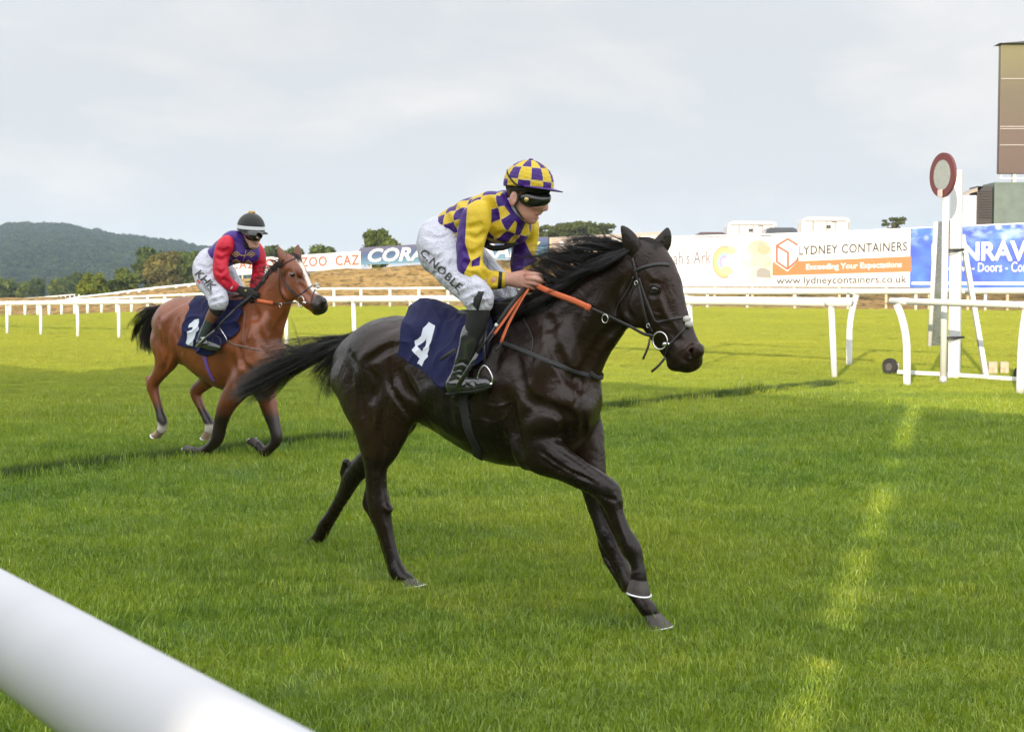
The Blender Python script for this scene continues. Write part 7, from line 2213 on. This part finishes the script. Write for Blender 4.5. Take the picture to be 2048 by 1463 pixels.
    ck = mth(nt, 'ABSOLUTE', mth(nt, 'MODULO', mth(nt, 'ADD', a_, mth(nt, 'ADD', r1, r2)), 2.0)); ck = mth(nt, 'GREATER_THAN', ck, .5)
    col = mixc(nt, ck, YEL, PUR); fr_ = mth(nt, 'FRACT', mth(nt, 'MULTIPLY_ADD', lon, 12 / 6.28319, 6.15))
    eg = mth(nt, 'MINIMUM', mth(nt, 'MINIMUM', fr_, mth(nt, 'SUBTRACT', 1, fr_)), mth(nt, 'MINIMUM', mth(nt, 'ABSOLUTE', mth(nt, 'SUBTRACT', lat, .74)), mth(nt, 'ABSOLUTE', mth(nt, 'SUBTRACT', lat, .14))))
    col = mixc(nt, mth(nt, 'MULTIPLY', mth(nt, 'LESS_THAN', eg, .03), .5), col, (.62, .5, .16))
    nt.links.new(col, b.inputs['Base Color']); fabric(nt, b, .45, .6, 26, .008)
    R = 50 * k / FPX / 1.0
    f_, s_, u_ = helmet_mesh(c, R * .97, fwt, (0, 0, 1), root, m, 'helmet_cover', .98, low=-.16)
    purm = plain('purple_silk', PUR, .5, bumpy=.3, bscale=60)
    brim(c, R * .97, f_, s_, u_, -.012, .052, purm, root)
    helmet_mesh(c, R * .89, fwt, (0, 0, 1), root, MAT['gaiter'], 'skull_cap', .98, low=-.40)
    MB().ellip(c + u_ * R * .965, .014, .014, .007).build('button', purm, root, True)
    # strap of the goggles over the helmet side and the chin strap
    mb = MB(); pts = [c + (f_ * math.cos(t) * 1.06 + s_ * math.sin(t) * .93) * R * 1.0 * math.sqrt(max(.2, 1 - (z / R) ** 2)) + u_ * z for t, z in ((2.7, .062), (2.3, .042), (1.95, .012), (1.75, -.008), (1.55, -.020))]
    for sgn in (1, -1):
        P_ = [p if sgn > 0 else HJ.mir(p) for p in pts]; mb.tube(catmull(P_, 4), .005, 6, flat=.3, up=[(p - c) / np.linalg.norm(p - c) for p in catmull(P_, 4)])
    mb.build('goggle_strap', MAT['gaiter'], root, True)
    Gg = SDF(c - .16, c + .18, .0035)
    Cg = lambda rows, k=.01, **kw: Gg.chain(px(HJ, rows), k=k, n=4, lat=hl, **kw)
    for sg in (-1, 1):
        Cg([(1046, 396, sg * .073, 8, .5), (1060, 399, sg * .068, 11, .5), (1075, 400, sg * .048, 12, .7), (1088, 398, sg * .022, 11, .95), (1092, 395, 0, 8.5, 1.2)])
    for sg in (-1, 1): Cg([(1089, 411, sg * .003, 5.5, 1), (1096, 412, 0, 5.5, 1)], k=.006, op='-')
    Gg.mesh('goggles', MAT['visor'], root)
    for sg in (-1, 1):
        p = HJ.P(1053, 399, sg * .093)[0]; MB().ellip(p, .0130, .006, .0130, X=fw, Y=hl, Z=(0, 0, 1), n=14, m=8).build('goggle_button', MAT['brass'], root, True)
    p = HJ.P(1091, 391, -.03)[0]; MB().torus(p, .013, .0018, fw * .4 - hl * .9, (0, 0, 1), n=18, m=5, sq=.55).build('goggle_badge', MAT['lens_white'], root, True)
    st = [HJ.P(*q)[0] for q in ((1036, 384, -.083), (1038, 400, -.083), (1034, 413, -.077), (1029, 420, -.06), (1034, 432, -.045))]
    mb = MB(); mb.tube(catmull([HJ.P(*q)[0] for q in ((1024, 384, -.08), (1023, 398, -.088), (1028, 410, -.082), (1036, 424, -.060), (1048, 438, -.035), (1057, 443, 0.0))], 4), .0045, 6)
    mb.tube(catmull([HJ.P(*q)[0] for q in ((1037, 384, -.086), (1037, 400, -.084), (1029, 411, -.083))], 4), .0045, 6)
    mb.tube(catmull([HJ.P(*q)[0] for q in ((1024, 384, .08), (1023, 398, .088), (1028, 410, .082), (1036, 424, .060), (1048, 438, .035), (1057, 443, 0.0))], 4), .0045, 6)
    mb.build('chin_strap', MAT['gaiter'], root, True)
    # white stock at the throat
    mb = MB(); mb.tube(catmull([HJ.P(*q)[0] for q in ((1017, 396, -.062), (1024, 412, -.06), (1034, 426, -.048), (1044, 437, -.02), (1046, 439, .01))], 4), .012, 8, flat=.4, up=(-.3, -1, .3)); mb.build('stock', MAT['breeches'], root, True)
    hair = MB(); hair.tube(catmull([HJ.P(*q)[0] for q in ((1017, 378, -.075), (1018, 386, -.074), (1021, 394, -.07))], 3), .012, 8, flat=.4, up=(0, -1, 0)); hair.build('hair', plain('brown_hair', (.05, .03, .02), .7), root, True)
    # whip
    wr = empty('whip', tuple(fr.W(fr.P(913, 776, -.36)[0]))); wo = np.array(wr.location); tag(wr, 'long black whip held in the near hand, hanging along the boot', 'whip')
    def WP(u, v, w): return fr.W(fr.P(u, v, w)[0]) - wo
    MB().tube([WP(1053, 571, -.10), WP(1035, 593, -.18), WP(1012, 622, -.26), WP(994, 648, -.33)], [.011, .011, .010, .007], 10).build('handle', MAT['elastic'], wr, True)
    MB().tube([WP(994, 648, -.33), WP(975, 677, -.36), WP(955, 706, -.375)], [.006, .0055, .006], 8).build('shaft', MAT['leather'], wr, True)
    MB().tube([WP(955, 706, -.375), WP(935, 741, -.375), WP(914, 775, -.37)], [.009, .012, .013], 8, flat=.35, up=(-.3, -1, 0)).build('pad', MAT['gloss_black'], wr, True)
    MB().tube([WP(994.5, 647, -.33), WP(991, 652.5, -.335)], .009, 8).build('ring', MAT['lens_white'], wr, True)
    w2 = empty('whip', tuple(fr.W(fr.P(882, 718, -.30)[0]))); wo2 = np.array(w2.location); tag(w2, 'short grey strap end sticking out behind the black boot over the cloth', 'strap')
    Q = [fr.W(fr.P(*q)[0]) - wo2 for q in ((882, 718, -.315), (895, 709, -.32), (912, 698, -.315))]; w2.name = 'strap_end'
    MB().tube(Q, .010, 8, flat=.35, up=(-.3, -1, 0)).build('strip', MAT['webbing'], w2, True)
    return S, root
RS, rider_one = build_rider_one()
def build_rider_two():
    fr = YF; HJ = SubFrame(YF, 52, (497, 470)); hl = HJ.lat; root = fr.root('person')
    tag(root, 'rider in purple jacket with red sleeves and black cap on the bay horse', 'person')
    C = lambda S, rows, k=.02, n=3, g=0, f=fr, **kw: S.chain([[a, b, c, max(r + g, .006), q] for a, b, c, r, q in px(f, fix_ratio(rows))], k=k, n=n, **kw)
    torso = [(430, 517, 0, 19, 1.25), (447, 507, 0, 25, 1.15), (465, 497, 0, 28, 1.1), (480, 490, 0, 26, 1.2), (489, 483, 0, 20, 1.3)]
    arm_n = [(455, 484, -.18, 14), (446, 500, -.205, 16), (441, 522, -.225, 16), (441, 545, -.235, 14.5), (450, 560, -.215, 12.5), (462, 571, -.17, 10), (473, 577, -.13, 8)]
    arm_f = [(503, 492, .165, 15), (513, 505, .18, 15.5), (518, 525, .185, 14), (516, 548, .16, 12.5), (511, 565, .12, 10.5), (508, 576, .08, 8)]
    leg_n = [(418, 520, -.07, 21, 1.0), (413, 538, -.12, 25, .9), (419, 560, -.18, 23.5, .9), (430, 582, -.235, 19, .9), (437, 600, -.28, 15, .95), (436, 610, -.285, 12, .95)]
    leg_f = [(432, 525, .08, 20, 1.0), (448, 550, .14, 21, .9), (465, 575, .20, 18, .9), (478, 595, .255, 15, .95), (482, 608, .265, 12, .95), (480, 622, .265, 10, .95)]
    S = SDF((-.80, -.50, .85), (.95, .55, 2.55), .0085)
    C(S, torso, g=-.018); C(S, arm_n, g=-.028); C(S, arm_f, g=-.028); C(S, leg_n, g=-.016); C(S, leg_f, g=-.016)
    C(S, [(434, 612, -.285, 10), (424, 632, -.295, 8), (414, 652, -.30, 7), (407, 670, -.31, 6), (402, 683, -.31, 6), (420, 690, -.31, 5), (434, 693, -.31, 4)], g=-.010)
    C(S, [(480, 622, .265, 9), (472, 650, .28, 8), (462, 680, .29, 7), (480, 690, .29, 5)], g=-.004)
    C(S, [(486, 480, 0, 11, 1.0), (492, 472, 0, 11, 1.0), (497, 466, 0, 12, 1.0)], k=.02)
    hp = lambda *a, **kw: pell(S, HJ, *a, **kw)
    hp(502, 455, 0, 24, 25, 17.5, 10, k=.01)
    ch = lambda rows, **kw: C(S, rows, f=HJ, lat=hl, **kw)
    ch([(503, 464, 0, 17.5, .9), (505, 474, 0, 15.5, .82), (507, 483, 0, 12, .80), (507, 490, 0, 7.5, 1.1)], k=.015)
    ch([(513, 470, 0, 3, .9), (516, 476, 0, 3.3, .9), (517, 480, 0, 3.4, 1.1)], k=.008)
    for sg in (-1, 1):
        ch([(512, 476, sg * .035, 5, .9), (506, 478, sg * .05, 5, .9)], k=.02)
        hp(490, 470, sg * .076, 4, 8, 3, -12, k=.005)
    ch([(513, 486, 0, 2.3, 2.4), (513, 488, 0, 2.1, 2.2)], k=.004); ch([(510, 492, 0, 4.5, 1.4), (507, 493, 0, 4, 1.5)], k=.012)
    lipc = HJ.P(514, 487, 0)[0]
    S.mesh('body', MAT['skin_pale'], root, attrs_fn=lambda V: {'lip': np.clip((.019 - np.linalg.norm((V - lipc) * np.array([.7, .7, 1.9]), axis=1)) / .006, 0, 1) * .8})
    # gloves
    Gv = SDF((-.1, -.40, 1.3), (.95, .25, 2.1), .0065)
    C(Gv, [(473, 577, -.13, 6.5, .9), (481, 580, -.12, 7, .8), (491, 585, -.11, 9.5, .65), (501, 589, -.10, 10, .62)], k=.012)
    fist(Gv, fr, [[(498, 581, -.125, 3.4), (507, 583, -.13, 3.3), (516, 587, -.11, 3.0), (517, 591, -.085, 2.8), (511, 592, -.07, 2.6)],
                  [(499, 586, -.13, 3.4), (508, 588, -.135, 3.3), (516, 592, -.11, 3.0), (516, 596, -.085, 2.8), (510, 597, -.07, 2.6)],
                  [(498, 591, -.13, 3.3), (507, 594, -.132, 3.2), (513, 598, -.11, 2.9), (512, 601, -.085, 2.7), (506, 601, -.075, 2.6)],
                  [(495, 596, -.125, 3.0), (502, 599, -.126, 2.9), (507, 602, -.11, 2.7), (505, 604, -.09, 2.5), (500, 603, -.08, 2.4)],
                  [(487, 579, -.095, 3.8), (497, 577, -.09, 3.4), (507, 579, -.088, 3.0)]])
    C(Gv, [(508, 578, .08, 6, .9), (509, 586, .05, 8, .8), (513, 592, .03, 7, .8)], k=.01)
    gl = Gv.mesh('glove', MAT['gaiter'], root)
    p = fr.P(490, 580, -.15)[0]; hp_, ok = hits(Gv, fr, [(491, 581)]); MB().ellip(hp_[0], .017, .004, .012).build('badge', MAT['brass'], gl, True)
    # jacket
    J = SDF((-.75, -.45, 1.4), (.90, .48, 2.4), .0085)
    C(J, torso, k=.03); pell(J, fr, 462, 478, -.10, 23, 15, 15, 15, k=.05); pell(J, fr, 480, 478, .10, 23, 15, 15, 15, k=.05)
    C(J, [(478, 505, -.06, 20, 1.0), (500, 508, .06, 20, 1.0)], k=.05); C(J, [(415, 520, -.06, 9, 1.5), (420, 532, -.06, 9, 1.5)], k=.05)
    C(J, [(488, 474, 0, 12.5, 1.1), (492, 470, 0, 12, 1.05)], k=.02)
    C(J, [(498, 466, 0, 11, 1.05), (506, 462, 0, 13, 1.05)], k=.004, op='-')
    J.noise(.0050, 14, 81); J.noise(.0022, 40, 82)
    PJ = plain('purple_jacket', (.050, .018, .19), .45); nt = PJ.node_tree; fabric(nt, nt.nodes['Principled BSDF'], .45, .75, 11, .016)
    jk = J.mesh('silks_jacket', PJ, root)
    # gold frogging on the chest
    GO = plain('gold_braid', (.42, .26, .10), .6)
    def braid(pts, r=.0045):
        Q = catmull([list(p_) for p_ in pts], 5); P, ok = hits(J, fr, Q); P = P[ok]
        if len(P) > 2: return [p_ + n_ * .002 for p_, n_ in zip(P, J.grad(P))]
        return None
    mb = MB()
    for (u, v) in ((472, 508), (502, 508), (472, 524), (496, 526), (482, 536)):
        for dx, dy in ((-4, 0), (4, 0), (0, -3.2), (0, 3.2)):
            pts = [(u + dx + 3.2 * math.cos(t), v + dy + 2.0 * math.sin(t)) for t in np.linspace(0, 6.28, 7)]
            b_ = braid(pts)
            if b_: mb.tube(b_, .0042, 5)
    for v in (509, 525): 
        b_ = braid([(476, v), (487, v + 2), (498, v)])
        if b_: mb.tube(b_, .0045, 5)
    b_ = braid([(492, 500), (488, 515), (484, 530), (480, 540)])
    if b_: mb.tube(b_, .0040, 5)
    mb.build('braid', GO, root, True)
    RD = plain('red_silk', (.50, .012, .035), .45); nt = RD.node_tree; fabric(nt, nt.nodes['Principled BSDF'], .45, .75, 11, .016)
    N = SDF((-.6, -.44, 1.4), (.75, .0, 2.35), .0085); C(N, arm_n, k=.02); pell(N, fr, 445, 545, -.235, 13, 11, 10, 30, k=.04); pell(N, fr, 452, 492, -.195, 15, 18, 13, 70, k=.04)
    for p in ([(432, 515), (443, 520), (452, 514)], [(432, 540), (442, 546), (452, 538)], [(436, 500), (447, 504), (458, 498)], [(446, 560), (452, 562), (454, 572)], [(457, 562), (461, 568), (460, 577)]): groove(N, fr, p, .016, .008, .016)
    N.noise(.0035, 18, 83); N.mesh('sleeve', RD, root)
    Fs = SDF((-.2, -.05, 1.4), (1.0, .45, 2.35), .0085); C(Fs, arm_f, k=.02)
    for p in ([(506, 525), (516, 530), (526, 526)], [(506, 545), (514, 549), (524, 544)]): groove(Fs, fr, p, .016, .008, .016)
    Fs.noise(.0035, 18, 84); Fs.mesh('sleeve', RD, root)
    cf = MB(); cf.tube([fr.P(463, 571, -.17)[0], fr.P(468, 575, -.15)[0]], .042, 12); cf.build('cuff', MAT['breeches'], root, True)
    cf = MB(); cf.tube([fr.P(468, 575, -.15)[0], fr.P(475, 578, -.13)[0]], .034, 12); cf.build('cuff', plain('red_cuff', (.40, .03, .03), .6), root, True)
    # breeches
    B = SDF((-.85, -.48, 1.1), (.75, .5, 2.2), .0085)
    C(B, leg_n, k=.05); C(B, leg_f, k=.05); C(B, [(428, 518, 0, 19, 1.3), (422, 532, 0, 21, 1.35)], k=.05)
    for p in ([(396, 530), (412, 536), (430, 530)], [(400, 560), (418, 566), (435, 556)], [(415, 592), (430, 588), (446, 580)], [(420, 604), (436, 600), (450, 596)], [(462, 590), (474, 598), (488, 592)], [(408, 545), (416, 550), (428, 540)]): groove(B, fr, p, .016, .008, .018)
    B.noise(.0045, 15, 91); B.noise(.0022, 45, 92); B.mesh('breeches', MAT['breeches'], root)
    BK = MAT['print_black']
    surf_text(B, fr, 'KHK', (390, 549), (.71, .705), (.705, -.71), 47, 15, BK, root, bold=.012, off=.007, shear=.12)
    surf_text(B, fr, 'RACING', (403, 566), (.66, .75), (.75, -.66), 29, 4.8, BK, root, bold=.01, off=.006, space=1.1)
    surf_text(B, fr, 'I', (394, 561), (.66, .75), (.75, -.66), 9, 4, plain('print_red', (.45, .03, .03), .5), root, bold=.05, off=.006)
    # legs below
    g = SDF((-.6, -.45, .7), (.75, .45, 1.7), .008); C(g, [(437, 606, -.285, 12), (435, 613, -.287, 15), (430, 621, -.29, 13.5)], k=.01); C(g, [(480, 612, .27, 13), (479, 630, .275, 11)], k=.01); g.mesh('gaiter', MAT['gaiter'], root)
    g = SDF((-.7, -.45, .7), (.6, .0, 1.7), .007); C(g, [(430, 620, -.292, 13), (424, 632, -.295, 12.2), (420, 639, -.298, 11.4)], k=.008); g.mesh('boot_top', plain('boot_tan', (.15, .065, .035), .45), root)
    g = SDF((-.7, -.45, .6), (.75, .45, 1.6), .007); C(g, [(421, 637, -.299, 11), (413, 655, -.303, 10), (407, 668, -.307, 9.5), (403, 680, -.31, 9.5)], k=.008); C(g, [(479, 630, .275, 10), (470, 655, .28, 8), (462, 680, .29, 8)], k=.01)
    g.mesh('boot', plain('boot_slate', (.040, .055, .052), .25, coat=.4), root)
    g = SDF((-.7, -.45, .6), (.75, .45, 1.5), .007); C(g, [(400, 684, -.31, 9), (410, 687, -.312, 9), (424, 692, -.313, 8.5), (437, 695, -.313, 6.5)], k=.01); C(g, [(462, 684, .29, 8), (480, 690, .29, 6)], k=.01)
    sh = g.mesh('shoe', MAT['gloss_black'], root)
    mb = MB(); P, ok = hits(g, fr, [(399, 676), (404, 683), (408, 690)])
    mb.tube([fr.P(402, 675, -.345)[0], fr.P(409, 677, -.348)[0], fr.P(413, 683, -.35)[0]], .005, 6); mb.tube([fr.P(396, 690, -.345)[0], fr.P(403, 682, -.348)[0], fr.P(408, 674, -.348)[0]], .006, 6); mb.build('trim', MAT['lens_white'], sh, True)
    # cap
    c, k = HJ.P(502, 455, 0); fw = np.array([hl[1], -hl[0], 0]); tl = math.radians(-7); fwt = fw * math.cos(tl) + np.array([0, 0, 1.]) * math.sin(tl); R = 29 * k / FPX
    m, nt, b = mat_new('black_velvet'); sp = nt.nodes.new('ShaderNodeSeparateXYZ'); nt.links.new(attr(nt, 'loc', 'Vector'), sp.inputs[0])
    band = mth(nt, 'MULTIPLY', mth(nt, 'GREATER_THAN', sp.outputs[2], -.10), mth(nt, 'LESS_THAN', sp.outputs[2], .13))
    nt.links.new(mixc(nt, band, (.010, .010, .010), (.62, .64, .68)), b.inputs['Base Color']); b.inputs['Roughness'].default_value = .8; b.inputs['Sheen Weight'].default_value = .2
    f_, s_, u_ = helmet_mesh(c, R, fwt, (0, 0, 1), root, m, 'helmet', 1.02, low=-.22)
    brim(c, R, f_, s_, u_, -.030, .045, MAT['gaiter'], root)
    mb = MB(); rr = np.random.RandomState(3)
    for i in range(26): d = rr.randn(3); d /= np.linalg.norm(d); mb.ellip(c + u_ * R * 1.05 + d * np.array([.022, .022, .010]), .010, .010, .008, n=8, m=6)
    mb.build('pompom', plain('gold_pompom', (.34, .24, .08), .9, bumpy=.6, bscale=120), root, True)
    Gg = SDF(c - .2, c + .2, .005)
    for sg in (-1, 1): Gg.chain(px(HJ, [(492, 468, sg * .080, 6, .5), (502, 471, sg * .070, 8.5, .55), (511, 472, sg * .048, 9, .75), (516, 471, sg * .022, 8, 1.0), (517.5, 469, 0, 6.5, 1.2)]), k=.01, n=4, lat=hl)
    Gg.mesh('goggles', MAT['visor'], root)
    for sg in (-1, 1): MB().ellip(HJ.P(489, 465, sg * .092)[0], .013, .006, .013, X=fw, Y=hl).build('goggle_button', MAT['brass'], root, True)
    mb = MB()
    for sg in (-1, 1): mb.tube(catmull([HJ.P(*q)[0] for q in ((487, 466, sg * .088), (488, 477, sg * .084), (493, 487, sg * .06), (503, 494, sg * .0))], 4), .006, 6)
    mb.build('chin_strap', MAT['gaiter'], root, True)
    mb = MB(); mb.tube(catmull([HJ.P(*q)[0] for q in ((483, 478, -.062), (488, 487, -.06), (497, 494, -.035), (503, 496, 0))], 4), .022, 8, flat=.5, up=(-.3, -1, .3)); mb.build('neck_scarf', MAT['gaiter'], root, True)
    # whip
    wr = empty('whip', tuple(fr.W(fr.P(393, 693, -.36)[0]))); wo = np.array(wr.location); tag(wr, 'black whip held in the gloved hand beside the bay shoulder', 'whip')
    W_ = lambda u, v, w: fr.W(fr.P(u, v, w)[0]) - wo
    MB().tube([W_(505, 590, -.14), W_(488, 603, -.20), W_(470, 618, -.28)], [.012, .012, .010], 8).build('handle', MAT['elastic'], wr, True)
    MB().tube([W_(470, 618, -.28), W_(450, 638, -.34), W_(430, 660, -.37)], [.008, .008, .008], 8).build('shaft', MAT['leather'], wr, True)
    MB().tube([W_(430, 660, -.37), W_(410, 678, -.375), W_(392, 694, -.37)], [.010, .014, .014], 8, flat=.4, up=(-.3, -1, 0)).build('pad', MAT['gloss_black'], wr, True)
build_rider_two()
# ---------------------------------------------------------------- haze
def build_haze():
    mb = MB(); mb.box((0, 1100, 58), (5600, 2700, 130))
    m = bpy.data.materials.new('haze'); m.use_nodes = True; nt = m.node_tree; nt.nodes.clear()
    out = nt.nodes.new('ShaderNodeOutputMaterial'); v = nt.nodes.new('ShaderNodeVolumePrincipled')
    v.inputs['Color'].default_value = (.58, .78, 1.0, 1); v.inputs['Density'].default_value = .00015; v.inputs['Anisotropy'].default_value = .0
    nt.links.new(v.outputs[0], out.inputs['Volume'])
    o = mb.build('haze', m); tag(o, 'thin blue evening haze in front of the far hill', kind='stuff')
build_haze()
print('done')
